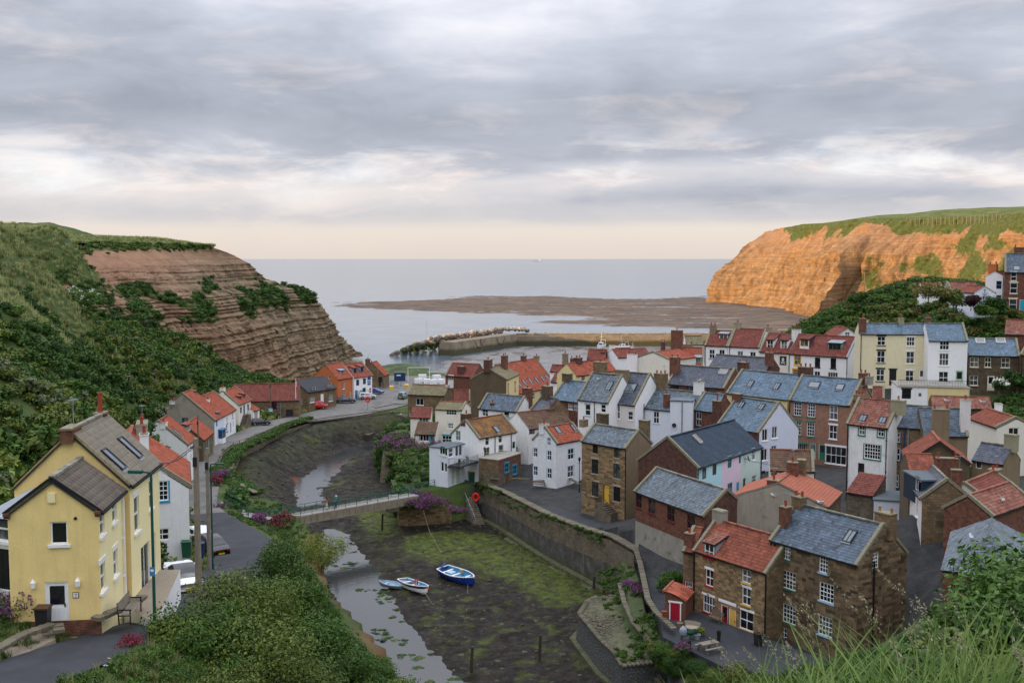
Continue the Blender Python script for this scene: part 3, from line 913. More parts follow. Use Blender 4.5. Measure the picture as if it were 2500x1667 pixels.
  # the largest ones are parts
  order=sorted(range(len(blocks)),key=lambda i:-(blocks[i][1]-blocks[i][0])*(blocks[i][3]-blocks[i][2]))
  part=set(order[:budget])
  bm_=bmesh.new();bmesh.ops.create_cube(bm_,size=1.0)
  bmesh.ops.bevel(bm_,geom=[e for e in bm_.edges if all(v.co.z>0 for v in e.verts)],offset=0.07,segments=1,affect='EDGES')
  me=bpy.data.meshes.new('stone_block');bm_.to_mesh(me);bm_.free();me.materials.append(MATS[m])
  for i,(p,q,z0,z1)in enumerate(blocks):
   pr=rg.uniform(0.015,0.04)
   c=O+S*((p+q)/2)+up*((z0+z1)/2)
   w_,h_=q-p-2*g,z1-z0-2*g
   if i in part:
    ob=bpy.data.objects.new('stone_block',me);COL.objects.link(ob);ob.parent=s.wallo
    cc=c+N*(pr-0.05)
    ob.matrix_local=Matrix(((S.x*w_,up.x*h_,N.x*.1,cc.x),(S.y*w_,up.y*h_,N.y*.1,cc.y),(S.z*w_,up.z*h_,N.z*.1,cc.z),(0,0,0,1)))
   else:
    rest.frame(c,S,up,N,(-w_/2,-h_/2,-0.05),(w_/2,h_/2,pr),0,min(1,max(0,rg.gauss(.5,.25))))
  if rest.v:rest.build('stonework',m+'_stuff',s.wallo,kind='stuff')
  return len(blocks)
M('ridge_tile',(0.25,0.085,0.052),var=0.25,vs=3,rnd=0.3,col2=(0.2,0.17,0.12),c2=(0.55,0.7),c2s=2)
M('ridge_stone',(0.20,0.19,0.15),var=0.25,vs=3,rnd=0.3)
# ------------------------------------------------------------------ the houses (photo pixel of the eave ends + true depth -> place, size, turn)
DBG=[]
def fin(h,wall,roofk,skirt=3.0,splits=None,plinth=None,**kw):
 h.wallo=h.walls(wall,skirt,splits,plinth);h.roof(roofk,**kw)
 DBG.append((h.name,round(h.W,1),round(h.D,1),round(h.h,1),round(h.zb,1),round(math.degrees(h.ang)),tuple(round(x)for x in getattr(h,'err',(0,0)))))
 return h
# ---- yellow house, front wing
h=YW=House('yellow_house','pale yellow rendered cottage with white door and house number 7','1',((525,640),(655,525)),46,zb=24.25,pitch=37,depth=3.75)
h.win('L',315,766,0.72,1.0,'W11/W')
h.door('L',305,1148,0.98,2.02,'W','W',glazed=True)
for x,y,k in((545,712,0),(610,645,0),(548,1000,1),(617,925,1)):h.win('F',x,y,0.78,1.25 if k else 1.1,'W12/W/W' if k else 'W12/W')
fin(h,{'F':'yellow_pale','L':'yellow','R':'yellow','B':'yellow'},'tile_grey_dark',cop='',oe=0.1,tiles_as_parts=True,ridge='ridge_stone',gut=True)
h.pipe('F',650,700,m='paint_W')
def yellow_extras(h):
 O,S,N,Ws=h.face('L');up=Vector((0,0,1))
 def P(x,y):q,z=h.hit('L',x,y);return O+S*q+up*z
 m=MB();p=P(277,577);m.frame(p,S,up,N,(-.16,-.2,0),(.16,.2,.1));m.frame(p,S,up,N,(-.12,-.26,0),(.12,-.2,.06));m.build('alarm_box','yellow_pale',h.root)
 m=MB();p=P(405,1096);m.frame(p,S,up,N,(-.13,-.13,0),(.13,.13,.03),1);m.frame(p,S,up,N,(-.1,-.1,.03),(.1,.1,.038),0)
 # the figure 7
 m.frame(p,S,up,N,(-.045,.03,.038),(.05,.055,.045),2);m.frame(p,(S*.35+up*.94).normalized(),(-S*.94+up*.35).normalized(),N,(-.075,-.03,.038),(.05,-.005,.045),2)
 m.build('number_plate',['paint_W','timber','paint_U'],h.root)
 for x,y in((181,1037),(418,1027)):
  m=MB();p=P(x,y)+N*.12
  m.lathe(p,[(.03,-.2),(.10,-.16),(.11,.05),(.12,.08),(.03,.2),(.015,.26)],8);m.frame(p,S,up,N,(-.03,-.05,-.12),(.03,.05,-.08));m.build('wall_lantern','paint_W',h.root)
 m=MB();p=P(403,688);m.tube([p,p+N*.04],.07,10);m.build('vent','iron',h.root)
 for q in(0.0,Ws):
  m=MB();b=O+S*q+up*(h.h-.28)
  m.frame(b,S,up,N,(-.12,0,-.02),(.12,.12,.16));m.frame(b,S,up,N,(-.12,.12,-.02),(.12,.24,.24));m.build('kneeler','brick',h.root)
 m=MB();o,d=O+up*(h.h),S
 for a,b in(((-.15,-.12*h.tp),(Ws/2,h.rise)),((Ws/2,h.rise),(Ws+.15,-.12*h.tp))):
  m.bar(O+S*a[0]+up*(h.h+a[1]+.02)+N*.1,O+S*b[0]+up*(h.h+b[1]+.03)+N*.1,.05,.13)
 m.build('bargeboard','iron',h.root)
 m=MB();m.frame(O,S,up,N,(0,-.6,0),(Ws,.12,.02));m.build('plinth','brick',h.root)
yellow_extras(h)
h=House('clad_shed','white clad lean-to shed at the left edge beside the yellow house','1',((-90,672),(52,676)),47.2,zb=24.4,depth=2.6,mode='M',pitch=13,cat='shed',YR=46.6)
h.win('F',15,745,1.0,1.1,'W12/W');h.door('F',45,960,.9,1.9,'K','W');fin(h,'white_clean','lead',cop='',gut=False)
# ---- yellow house, main block
h=YM=House('yellow_house','tall yellow rendered house with two roof windows and brick chimneys','1',((690,500),(845,381)),50.75,zb=23.6,pitch=44,depth=5.3)
h.win('F',730,665,0.9,1.75,'W12/W/W');h.win('F',806,560,0.8,1.5,'W12/W/W')
h.win('F',778,945,1.7,2.3,'W21/W')
h.win('F',822,880,0.75,2.2,'W11/W')
fin(h,{'F':'yellow_pale','L':'yellow','R':'yellow','B':'yellow'},'tile_grey',cop='',oe=0.1,tiles_as_parts=True,ridge='ridge_stone')
h.chim(378,245,1.5,.55,'brick',0,xc=0.35)
h.chim(535,125,.62,.55,'brick_dark',1,poth=.9,xc=5.2)
h.sky('F',603,377,.62,1.25);h.sky('F',690,315,.62,1.35)
# ---- white house behind it, gable to the camera, big red roof
h=House('white_house','tall white house behind the yellow one with orange pantile roof and blue framed window','2',((327,1082),(322,1055)),78,zb=16.0,pitch=36,depth=8.4,YR=88)
h.win('L',130,1118,0.95,1.45,'W34/T/-/T');h.win('L',137,1432,0.95,0.85,'W22');h.win('L',130,1535,0.9,.8,'W33')
fin(h,'white','pantile_bright',cop='L',ridge='ridge_tile')
h.chim(5,700,.9,.6,'white',1,xc=1.0)
h.chim(-10,620,2.6,.8,'concrete',2,xc=8.5)
# ---- lane cottages on the left bank
h=House('white_cottage','white cottage with orange roof, grey dormer and small square gable window','2',((315,782),(380,733)),156,zb=8.2,pitch=40,depth=8.2)
h.win('L',98,765,.7,.7,'W33');
h.win('F',345,880,.8,1.0,'W22')
fin(h,'white','pantile_bright',cop='L')
h.chim(146,622,1.3,.8,'white',1,xc=.5);h.sky('F',245,703,.7,1.6);h.dormer(325,665,2.4,.9,'W31','pantile_bright',y0=1.5)
h=House('stone_cottage','small stone cottage with orange roof and turquoise door on the lane','2',((432,750),(503,690)),176,zb=6.9,rg=(315,640),pitch=42)
h.door('F',475,800,1.0,2.2,'Q','Q');h.win('F',443,800,.8,1.0,'T22')
fin(h,{'F':'stone','L':'render_brown','R':'stone','B':'stone'},'pantile_bright',cop='')
h=House('rendered_cottage','brown rendered gable cottage with blue dormer and blue bay window','2',((512,607),(582,572)),193,zb=6.5,pitch=40,depth=11.5)
h.win('L',300,610,1.2,1.0,'B21')
h.win('F',530,630,.8,1.2,'B22')
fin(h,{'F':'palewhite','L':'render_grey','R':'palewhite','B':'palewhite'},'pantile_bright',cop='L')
h.chim(367,405,.8,.6,'brick',0,xc=5.5);h.dormer(540,577,1.3,1.0,'B21','felt',y0=.6,cheek='felt')
h.chim(218,540,1.4,.9,'white_old',2,xc=.4,yc=None)
def bay(h,x,y,w,hh,fr,m='paint_E'):
 q,z=h.hit('F',x,y,fr);mb=MB()
 mb.box((q-w/2,-.8,z-hh/2-1.0),(q+w/2,-.003,z-hh/2),1);mb.box((q-w/2-.1,-.9,z+hh/2),(q+w/2+.1,-.003,z+hh/2+.2),0)
 for xx in(q-w/2,q+w/2-.1,q-.05):mb.box((xx,-.8,z-hh/2),(xx+.1,-.7,z+hh/2),0)
 mb.box((q-w/2,-.12,z-hh/2),(q-w/2+.08,-.003,z+hh/2),0)
 b=mb.build('bay_window',[m,'white_clean'],h.root)
 pm=MB();pm.box((q-w/2+.03,-.77,z-hh/2),(q+w/2-.03,-.01,z+hh/2));pm.build('pane','glass',b)
bay(h,552,705,2.0,1.5,'2')
h=House('white_cottage','white lane cottage with blue door between the bay window and the stair house','2',((582,573),(665,530)),203,zb=6.2,pitch=40,depth=8.5)
h.win('F',605,610,.8,1.1,'W22/U');h.win('F',645,570,.8,1.1,'W22/U');h.win('F',603,665,1.3,1.3,'W32/U');h.door('F',632,660,.8,2.0,'E')
h.win('F',650,640,.7,1.2,'W22')
fin(h,'white','pantile_bright',cop='R')
h.chim(465,455,.8,.6,'white',1,xc=.6)
h=House('white_house','tall white lane house with navy door, dormer and outside stone stairs','2',((685,497),(775,460)),215,zb=5.9,rg=(575,400),pitch=40)
h.win('F',705,535,1.0,1.2,'U22');h.win('F',757,515,1.0,1.2,'U22');h.door('F',728,535,.9,2.1,'U','U')
fin(h,'offwhite','pantile_bright',cop='LR')
h.chim(572,372,1.3,.8,'offwhite',1,xc=.6);h.dormer(700,460,1.3,1.1,'U11','pantile_bright',y0=.8);h.dormer(728,443,1.0,1.1,'U11','pantile_bright',y0=.8)
def stairs(h):
 q,z=h.hit('F',728,560);mb=MB();n=10
 for i in range(n):mb.box((q-3.6+i*.3,-1.1,-.4),(q-3.3+i*.3,-.003,z*(i+1)/n-.2))
 mb.box((q-.6,-1.1,-.4),(q+1.0,-.003,z-.2));mb.build('outside_stairs','stone_wall',h.root)
 rb=MB()
 for i in range(0,n+1,2):rb.bar((q-3.6+i*.3,-1.05,z*i/n-.2),(q-3.6+i*.3,-1.05,z*i/n+.9),.04)
 rb.bar((q-3.6,-1.05,.8),(q-.6,-1.05,z+.8),.05);rb.bar((q-.6,-1.05,z+.8),(q+1,-1.05,z+.8),.05)
 rb.build('handrail','iron',h.root)
stairs(h)
h=House('garage','low lean-to garage with orange roof beside the stair house','2',((795,540),(838,525)),222,zb=5.7,depth=3.5,mode='M',pitch=30)
h.door('F',815,565,1.8,1.9,'S','W');fin(h,'white','pantile_bright',cop='')
h=House('long_barn','long stone building with wide red pantile roof beside the flagpole','2',((640,470),(1125,462)),233,zb=5.4,rg=(618,348),pitch=42,cat='building')
h.win('F',945,500,1.0,1.9,'V23/-/-/V');
fin(h,'stone','pantile_red',cop='')
h=House('stone_cottage','stone cottage with dark grey roof and white windows behind the red van','2',((1190,402),(1390,370)),246,zb=5.1,rg=(1120,318),pitch=32)
h.win('F',1228,388,1.7,1.3,'W43');h.win('F',1342,360,1.7,1.3,'W43');h.win('F',1220,460,1.6,1.2,'W43/W');h.win('F',1352,445,1.4,1.6,'W34/W');h.door('F',1292,452,1.1,2.2,'W');h.win('L',1142,473,.8,1.3,'W22')
fin(h,'stone','felt_black',cop='',ov=.3,oe=.2)
h=House('orange_house','orange painted brick house with dormers on its red roof','2',((1402,313),(1520,294)),262,zb=5.1,rg=(1270,205),pitch=42)
h.win('F',1446,358,.9,1.6,'W23/W');h.win('F',1446,425,1.4,1.2,'W33/W');h.door('F',1498,430,.9,2.1,'S','S');h.win('L',1343,296,.8,.8,'W11')
fin(h,'orange','pantile_bright',cop='')
h.chim(1320,190,1.2,.8,'render_tan',1,xc=.6);h.dormer(1438,266,1.7,1.0,'W31','lead',y0=1.2)
h=House('white_house','white house with blue windows and blue door at the end of the quay','2',((1521,300),(1652,283)),267,zb=5.1,rg=(1385,206),pitch=42)
h.win('F',1548,337,1.1,1.5,'U22');h.win('F',1597,327,1.1,1.5,'U22');h.win('F',1595,393,1.2,1.3,'U22');h.door('F',1538,425,1.0,2.3,'E','E')
fin(h,'white_clean','pantile_bright',cop='R')
h.dormer(1530,253,1.1,1.2,'E21','pantile_bright',y0=1.0);h.dormer(1580,243,1.1,1.2,'E21','pantile_bright',y0=1.0);h.chim(1553,160,1.1,.8,'brick',1,xc=11.6)
def notices(h):
 for x,y,w,hh,c in((1630,325,1.1,2.0,'U'),(1557,410,.7,1.0,'S'),(1574,405,.7,1.0,'E'),(1622,392,.6,1.0,'W'),(1638,392,.6,1.1,'R')):
  q,z=h.hit('F',x,y);m=MB();m.box((q-w/2,-.05,z-hh/2),(q+w/2,-.003,z+hh/2),0)
  m.box((q-w*.35,-.056,z),(q+w*.35,-.05,z+hh*.1),1);m.box((q-w*.3,-.056,z-hh*.25),(q+w*.3,-.05,z-hh*.18),1)
  m.build('notice_board',['paint_'+c,'paint_W' if c!='W' else 'paint_U'],h.root)
notices(h)
h=House('stone_store','small stone store with steep orange roof beside the boat yard','2',((1738,283),(1775,270)),292,zb=4.6,pitch=44,depth=7.0,cat='store')
h.door('L',1712,330,1.2,2.6,'K','D');fin(h,'stone','pantile_bright',cop='');h.chim(1648,210,.9,.7,'stone',1,xc=.5)
# ---- right bank, river side
h=House('stone_house','brown stone house with mossy tile roof where the road bridge lands','B',((-18,486),(345,500)),240,zb=5.0,rg=(0,392),pitch=35)
h.win('F',100,562,1.8,1.5,'W21/W');h.win('F',20,680,1.0,1.2,'W22')
fin(h,'stone','tile_olive',cop='');h.chim(378,440,1.1,.8,'white_old',1);h.chim(500,350,1.0,.8,'white_old',1,potm='pot')
h=House('brick_house','small red brick house with bright red roof above the mossy roof','B',((350,303),(625,318)),262,zb=6.0,rg=(425,182),pitch=40)
h.win('F',405,340,1.3,1.6,'W21/W/W');fin(h,'brick','pantile_red',cop='L');h.chim(508,215,1.8,1.2,'brick_dark',2,yc=1.0)
h=House('rendered_house','big brown rendered gable house with massive brick chimney and red trimmed windows','B',((945,345),(1065,290)),206,zb=8.5,depth=7.0,pitch=29)
h.win('F',963,437,.8,1.7,'W12/R/R/R');h.win('F',1030,415,.8,1.7,'W12/R/R/R')
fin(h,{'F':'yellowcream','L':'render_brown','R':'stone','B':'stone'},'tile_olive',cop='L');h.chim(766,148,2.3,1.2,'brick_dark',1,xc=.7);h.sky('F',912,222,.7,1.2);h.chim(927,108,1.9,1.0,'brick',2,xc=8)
h=House('red_roofed_house','large house with steep weathered red roof and six roof windows','B',((1055,480),(1440,402)),227,zb=7.0,rg=(985,200),pitch=46)
h.win('F',1210,505,1.0,1.4,'W22');h.win('F',1285,490,1.0,1.4,'W22')
fin(h,{'F':'yellowcream','L':'render_brown','R':'stone','B':'stone'},'pantile_bright',cop='R')
for x,y in((1072,392),(1117,372),(1178,360),(1240,350),(1297,335),(1340,325)):h.sky('F',x,y,.7,1.4)
h.chim(1258,112,1.3,.8,'render_tan',1);h.chim(1113,112,1.3,.8,'brick',1)
h=House('cottage','small red roofed gable peeping between the mossy roof and the brown gable','B',((432,553),(592,552)),212,zb=8.0,rg=(470,450),pitch=40)
fin(h,'offwhite','pantile_red',cop='R')
h=House('cream_house','tall cream house with olive roof above the flowering bank','B',((250,632),(512,642)),195,zb=6.6,depth=5.2,pitch=22)
h.win('F',408,664,2.0,1.0,'W42');h.win('F',400,797,1.0,1.0,'W32/W');h.win('F',365,928,1.8,1.3,'W32/-/T')
fin(h,'offwhite','tile_olive',cop='R');h.chim(552,680,1.4,1.0,'brick_dark',1,xc=8.6,yc=0.5)
h=House('cream_annex','narrow cream annex with red pantile lean-to roof beside the tall cream house','B',((8,712),(206,714)),193.3,zb=6.8,depth=2.2,mode='M',pitch=34)
h.win('F',140,742,1.8,.8,'W31');fin(h,'offwhite','pantile_red',cop='')
h=House('cream_porch','cream porch with brown tile roof, wide window and bright blue door','B',((48,873),(253,878)),188.5,zb=7.0,depth=2.5,mode='M',pitch=34)
h.win('F',145,912,1.7,1.2,'W31/-/-/U');h.door('F',221,940,.9,2.1,'T','T',glazed=True);fin(h,'offwhite','tile_brown',cop='');h.pipe('F',52,900)
h=House('white_house','white house with blue-grey slate roof and brick chimney at its right gable','B',((676,622),(1046,655)),188,zb=6.8,rg=(737,482),pitch=40)
h.win('F',738,668,1.2,1.2,'W22');h.win('F',946,698,1.1,1.3,'W12/W');fin(h,{'F':'white','L':'white','R':'white','B':'white'},'slate',cop='LR')
h.chim(1150,425,1.5,1.1,'brick',1,xc=h.W-.6);h.chim(810,570,.7,.6,'brick_dark',1,yc=.9);h.pipe('F',1040,720)
h=House('stone_annex','plain stone block annexe between the white slate house and the alley wall','B',((1052,770),(1180,738)),176,zb=6.8,depth=5.5,mode='T',cat='annex')
h.win('F',1135,955,.8,1.3,'K11');fin(h,'stone_dark','felt')
h=House('white_house','white rendered house with brown lichen roof and balcony above the steps','B',((672,915),(1040,850)),161,zb=6.5,rg=(590,742),pitch=40)
h.win('L',473,892,1.0,1.5,'M22/W')
for x,y,w,hh,st in((758,940,.8,1.4,'M12'),(886,917,.8,1.4,'M12'),(757,1062,1.1,1.7,'M22/W'),(893,1036,1.1,1.7,'M12/W'),(757,1215,1.1,1.4,'M21'),(1018,985,.7,1.1,'M11')):h.win('F',x,y,w,hh,st)
fin(h,'white','tile_lichen',cop='LR');h.chim(553,675,1.5,1.0,'brick_dark',1,xc=.7);h.sky('F',850,832,.8,1.2)
h.pipe('F',832,1000);h.pipe('F',990,900)
def balcony_annex(h):
# two-storey annexe with a glazed sun room and a balcony, in front of the gable
 g=House('balcony_annex','white two storey annexe with flat grey roof, pale green doors and glass balcony','B',((370,1022),(535,975)),157.5,zb=6.3,depth=3.2,mode='T',cat='annex')
 g.win('L',320,1035,.9,1.2,'M11/W');g.win('L',350,1050,.9,1.2,'M11/W');g.win('F',403,1058,1.2,1.3,'W12/W');g.win('F',462,1040,.8,1.6,'M11');g.win('F',497,1035,.8,1.6,'M11')
 g.win('L',320,1195,.5,1.4,'W11');g.win('L',355,1205,.5,1.3,'W11')
 g.door('F',427,1300,.9,2.1,'M');g.door('F',476,1275,1.1,2.6,'M')
 fin(g,'palewhite','felt')
 q0,z0=g.hit('F',400,1175);mb=MB()
 mb.box((0.2,-2.2,z0-.2),(g.W+1.6,-.003,z0));b=mb.build('balcony','felt_black',g.root)
 gm=MB()
 for x in np.linspace(.25,g.W+1.55,6):gm.bar((x,-2.15,z0),(x,-2.15,z0+1.05),.05)
 for y in(-1.1,-.1):gm.bar((.25,y,z0),(.25,y,z0+1.05),.05);gm.bar((g.W+1.55,y,z0),(g.W+1.55,y,z0+1.05),.05)
 gm.bar((.25,-2.15,z0+1.05),(g.W+1.55,-2.15,z0+1.05),.05);gm.bar((.25,-2.15,z0+1.05),(.25,-.1,z0+1.05),.05);gm.bar((g.W+1.55,-2.15,z0+1.05),(g.W+1.55,-.1,z0+1.05),.05)
 gm.build('railing','paint_S',b)
 gp=MB();gp.box((.3,-2.16,z0+.1),(g.W+1.5,-2.14,z0+.98));gp.box((g.W+1.54,-2.1,z0+.1),(g.W+1.56,-.15,z0+.98));gp.build('glass_panel','glass_clear',b)
 bm2=MB();bm2.frame((0,0,0),(1,0,0),(0,1,0),(0,0,1),(-.05,-.06,z0-.35),(g.W,-.003,z0-.2));bm2.build('band','iron',g.root)
 for i,x in enumerate((1.6,3.4)):
  cx=g.M@Vector((x,-1.2,z0));c=empty('patio_chair',cx,g.ang+(-1.5 if i else 1.4))
  tag(c,['dark patio chair at the left of the balcony table','dark patio chair at the right of the balcony table'][i],'chair','balcony furniture')
  m=MB();m.box((-.22,-.22,.4),(.22,.22,.45));m.build('seat','iron',c)
  m=MB();m.box((-.22,.18,.45),(.22,.22,.9));m.build('backrest','iron',c)
  for sx in(-1,1):
   for sy in(-1,1):m=MB();m.bar((sx*.2,sy*.2,0),(sx*.2,sy*.2,.4),.03);m.build('leg','iron',c)
 cx=g.M@Vector((2.5,-1.2,z0));c=empty('patio_table',cx);tag(c,'round glass patio table on the balcony','table')
 m=MB();m.lathe((0,0,.68),[(.5,0),(.5,.04)],14);m.build('table_top','glass_sky',c);m=MB();m.tube([(0,0,0),(0,0,.68)],.05,6);m.build('leg','iron',c)
 return g
nb=NB('glass_clear');nb.b.inputs['Transmission Weight'].default_value=0.9;MATS['glass_clear']=nb.done((.8,.9,.9),0.05,0.5)
BA=balcony_annex(h)
h=House('alley_wall','long rendered alley wall with a small window between white houses','B',((945,1040),(1160,985)),168,zb=6.8,depth=3.0,mode='T',cat='wall')
h.win('F',1015,1075,1.1,.9,'W22');fin(h,'concrete','felt')
h=House('brick_outhouse','tumbledown brick and stone outhouse with two bright blue windows','B',((867,1135),(1086,1066)),158,zb=6.4,depth=3.4,mode='T',cat='outhouse')
h.win('F',950,1205,1.1,1.3,'T22/T/T/T');h.win('F',1028,1225,1.1,1.3,'T22/T/T/T');h.door('R',1160,1270,.9,1.9,'T')
fin(h,{'F':'brick','R':'stone','L':'stone','B':'stone'},'concrete',plinth=(2.0,'stone_wall'))
h=House('white_house','whitewashed stone house with small blue windows and orange pantile roof','B',((1432,965),(1700,915)),154,zb=7.0,rg=(1340,812),pitch=42)
for k,x,y,w,hh in(('L',1360,950,.55,1.1),('L',1209,1052,.75,1.35),('L',1362,1085,.8,1.4),('L',1203,1230,.8,1.4),('L',1363,1260,.85,1.5),('F',1577,1070,1.3,1.6),('F',1574,1240,1.3,1.7)):h.win(k,x,y,w,hh,'W22/-/-/L')
fin(h,'white_rough','pantile_bright',cop='LR');h.chim(1313,775,1.3,.9,'white_rough',1,xc=.5);h.sky('F',1447,838,.75,1.2);h.sky('F',1605,815,.75,1.2)
h.chim(1700,735,1.2,.8,'render_tan',1,xc=9.5)
def stone_yd():
 h=House('stone_house','tall sandstone house with yellow front door and dark windows','B',((1682,940),(2118,1012)),140.5,zb=6.9,rg=(1882,778),pitch=38)
 for x,y,w,hh in((1813,1022,.9,1.2),(2023,1062,.9,1.2),(1811,1193,1.15,1.9),(2024,1237,1.15,1.9),(1813,1413,1.15,1.9),(2025,1462,1.15,1.9)):h.win('F',x,y,w,hh,'K33/S/S')
 h.door('F',1922,1470,1.0,2.6,'Y','D');h.win('F',1922,1388,.9,.35,'K11')
 fin(h,{'F':'mortar_pale','L':'render_tan','R':'render_tan','B':'render_tan'},'slate_grey',cop='LR');h.stones('F',.26,.55,'stone_block',300)
 h.chim(2300,738,1.3,.8,'stone',0,xc=h.W-.7);h.pipe('F',2128,1200)
 # door steps with railing
 q,z=h.hit('F',1922,1545);mb=MB()
 for i in range(5):mb.box((q+.3+i*.32,-1.3,-1.0),(q+.62+i*.32,-.003,z-.1-i*.2))
 mb.box((q-.9,-1.3,-1.0),(q+.3,-.003,z-.02));mb.build('door_steps','stone_wall',h.root)
 rm=MB()
 for x in np.arange(q-.9,q+.35,.2):rm.bar((x,-1.25,z),(x,-1.25,z+1.0),.03)
 rm.bar((q-.9,-1.25,z+1),(q+.3,-1.25,z+1),.04);rm.bar((q+.3,-1.25,z+1),(q+1.9,-1.25,z),.04)
 for y in np.arange(-1.05,0,.2):rm.bar((q-.9,y,z),(q-.9,y,z+1),.03)
 rm.bar((q-.9,-1.25,z+1),(q-.9,0,z+1),.04)
 rm.build('railing','iron',h.root)
stone_yd()
h=House('brick_house','brick house with bluish slate roof and three small white windows','B',((1392,528),(1640,560)),184,zb=10.0,rg=(1500,348),pitch=42)
h.win('F',1452,585,.85,1.5,'W22');h.win('F',1572,607,1.0,1.0,'W22/W');h.win('F',1630,610,.8,1.4,'W22');fin(h,'brick','slate_blue',cop='L')
h.chim(1540,285,1.6,1.0,'stone_dark',0,xc=.5)
h=House('stone_cottage','small stone cottage with dark slate roof and black stone chimney','B',((1190,628),(1332,664)),178,zb=9.0,rg=(1330,500),pitch=44)
fin(h,'stone','slate_purple',cop='L');h.chim(1345,405,1.8,1.2,'stone_dark',1)
h=House('low_house','low house with wide dark brown tiled roof and brick chimney','B',((1165,825),(1600,775)),168,zb=8.5,rg=(1330,668),pitch=34)
h.win('F',1195,850,1.1,.9,'K21');fin(h,'white_old','tile_brown',cop='');h.chim(1375,725,1.5,1.0,'brick',1,poth=1.1)
# ---- middle of the village
h=House('white_house','white slate roofed house with bright blue lintels and sills','A',((45,772),(344,804)),166,zb=9.0,rg=(262,518),pitch=46)
h.win('F',140,882,1.0,1.7,'W12/L/L');h.win('F',292,868,.9,1.2,'W12/-/L');fin(h,'white_clean','slate_grey',cop='LR');h.sky('F',350,650,.8,1.6,bars=2)
h.chim(262,412,2.0,1.1,'stone',1,xc=.7);h.pipe('F',207,850);h.chim(285,915,1.7,.9,'stone_dark',0,yc=-1.2,z0=0)
h=House('pinkish_white_house','pinkish white house with purple slate roof and large double roof window','A',((349,805),(602,831)),165,zb=9.0,rg=(520,510),pitch=46)
h.win('F',426,900,1.0,2.1,'W22/W');h.win('F',556,938,.9,1.3,'W12/W');fin(h,{'F':'pinkwhite','L':'pinkwhite','R':'white','B':'white'},'slate_purple',cop='LR')
h.sky('F',560,665,1.7,1.5,bars=2);h.chim(475,490,2.0,1.0,'render_tan',0,xc=.5);h.chim(855,525,1.9,1.1,'stone',3,xc=h.W+.5);h.pipe('F',350,900);h.pipe('R',685,900)
h=House('pale_house','pale blue-white house with weathered slate roof and red brick stack','A',((692,858),(1165,905)),164,zb=9.3,rg=(860,672),pitch=38)
h.win('F',808,955,1.0,1.8,'W22/L/L');fin(h,'palewhite','slate_grey',cop='')
h.chim(912,725,.8,.7,'brick',1,yc=.6);h.chim(1225,608,1.3,1.0,'white_old',1);h.dish('F',985,1030)
h=House('pale_annex','windowless pale annexe with satellite dish projecting from the slate house','A',((945,795),(1168,802)),158.5,zb=9.5,depth=3.6,mode='T',cat='annex')
fin(h,'palewhite','slate_grey');h.dish('F',985,1030);h.pipe('F',1060,1050)
h=House('brick_house','narrow red brick house with blue slate roof and tall round-capped chimney','A',((1182,872),(1375,896)),159,zb=10.0,rg=(1282,712),pitch=42)
h.win('F',1223,970,1.0,2.0,'W22/N/N');fin(h,'brick','slate_blue',cop='L');h.chim(1405,790,1.1,.9,'brick_dark',1,yc=-.4,z0=0,poth=.9)
h=House('lavender_house','lavender rendered gable house with streaked blue slate roof','A',((1408,1022),(1815,1096)),146,zb=11.8,rg=(1560,752),pitch=44)
for x,y in((1870,1125),(1965,1100),(1866,1318),(1958,1287)):h.win('R',x,y,1.0,1.55,'W21/W')
h.door('R',1858,1545,.9,2.0,'K');h.win('R',1895,1515,.6,1.0,'W12')
fin(h,{'F':'brick_dark','L':'brick','R':'lavender','B':'lavender'},'slate_blue',cop='LR',gut=False);h.sky('F',1640,833,.75,.9,bars=2);h.sky('F',1836,853,.75,.9,bars=2)
h.chim(1600,720,1.3,.8,'brick',0,xc=.3)
def pastel():
 h=House('pastel_terrace','terrace painted pale blue, pink and mint under one dark slate roof','A',((1207,1442),(1843,1237)),120,zb=11.4,rg=(945,1152),pitch=38,cat='terrace')
 for x,y,w,hh,st in((1278,1490,1.0,1.55,'D22'),(1378,1455,1.0,1.5,'D22'),(1526,1390,1.05,1.45,'P22'),(1627,1352,.6,1.3,'P12'),(1760,1312,.95,1.5,'W22/W')):h.win('F',x,y,w,hh,st)
 h.win('F',590,365,1.3,1.5,'P22/-/-/-',fr='6');h.win('F',740,310,1.2,1.2,'W33',fr='6');h.win('F',512,395,.9,1.3,'P22',fr='6')
 h.door('F',640,370,.9,2.0,'P',fr='6');h.door('F',680,345,.85,2.0,'D',fr='6')
 s1,_=h.hit('F',1450,1500);s2,_=h.hit('F',1645,1420);s3,_=h.hit('F',1730,1400)
 fin(h,{'F':'aqua','L':'brick_dark','R':'brick_dark','B':'brick_dark'},'slate_dark',splits=[(s1,'aqua'),(s2,'pink'),(99,'mint')],cop='L',ridge='slate_dark')
 h.sky('F',1208,1165,.6,1.1,c='S');h.dish('F',1672,1355,.4);h.dish('F',1240,1465,.3);h.pipe('F',1212,1480,r=.07);h.pipe('F',1830,1300,r=.07)
pastel()
h=House('brick_workshop','long brick workshop on a rendered base with frosted slate roof and dark red windows','6',((5,372),(432,527)),118,zb=9.3,rg=(60,232),pitch=40,cat='workshop')
for x,y in((22,438),(105,475),(223,520),(348,570)):h.win('F',x,y,1.35 if x!=22 else 1.2,1.5,'V22/V')
q,z=h.hit('F',150,620)
fin(h,{'F':'brick','L':'brick','R':'brick_dark','B':'brick'},'slate_grey',plinth=(z,'concrete'),cop='LR')
h=House('salmon_roofed_house','low house with plain salmon tile roof and blank grey gable','6',((1190,475),(1280,382)),104,zb=11.0,pitch=22,depth=9.6)
fin(h,{'F':'stone','L':'render_grey','R':'stone','B':'stone'},'tile_salmon',cop='')
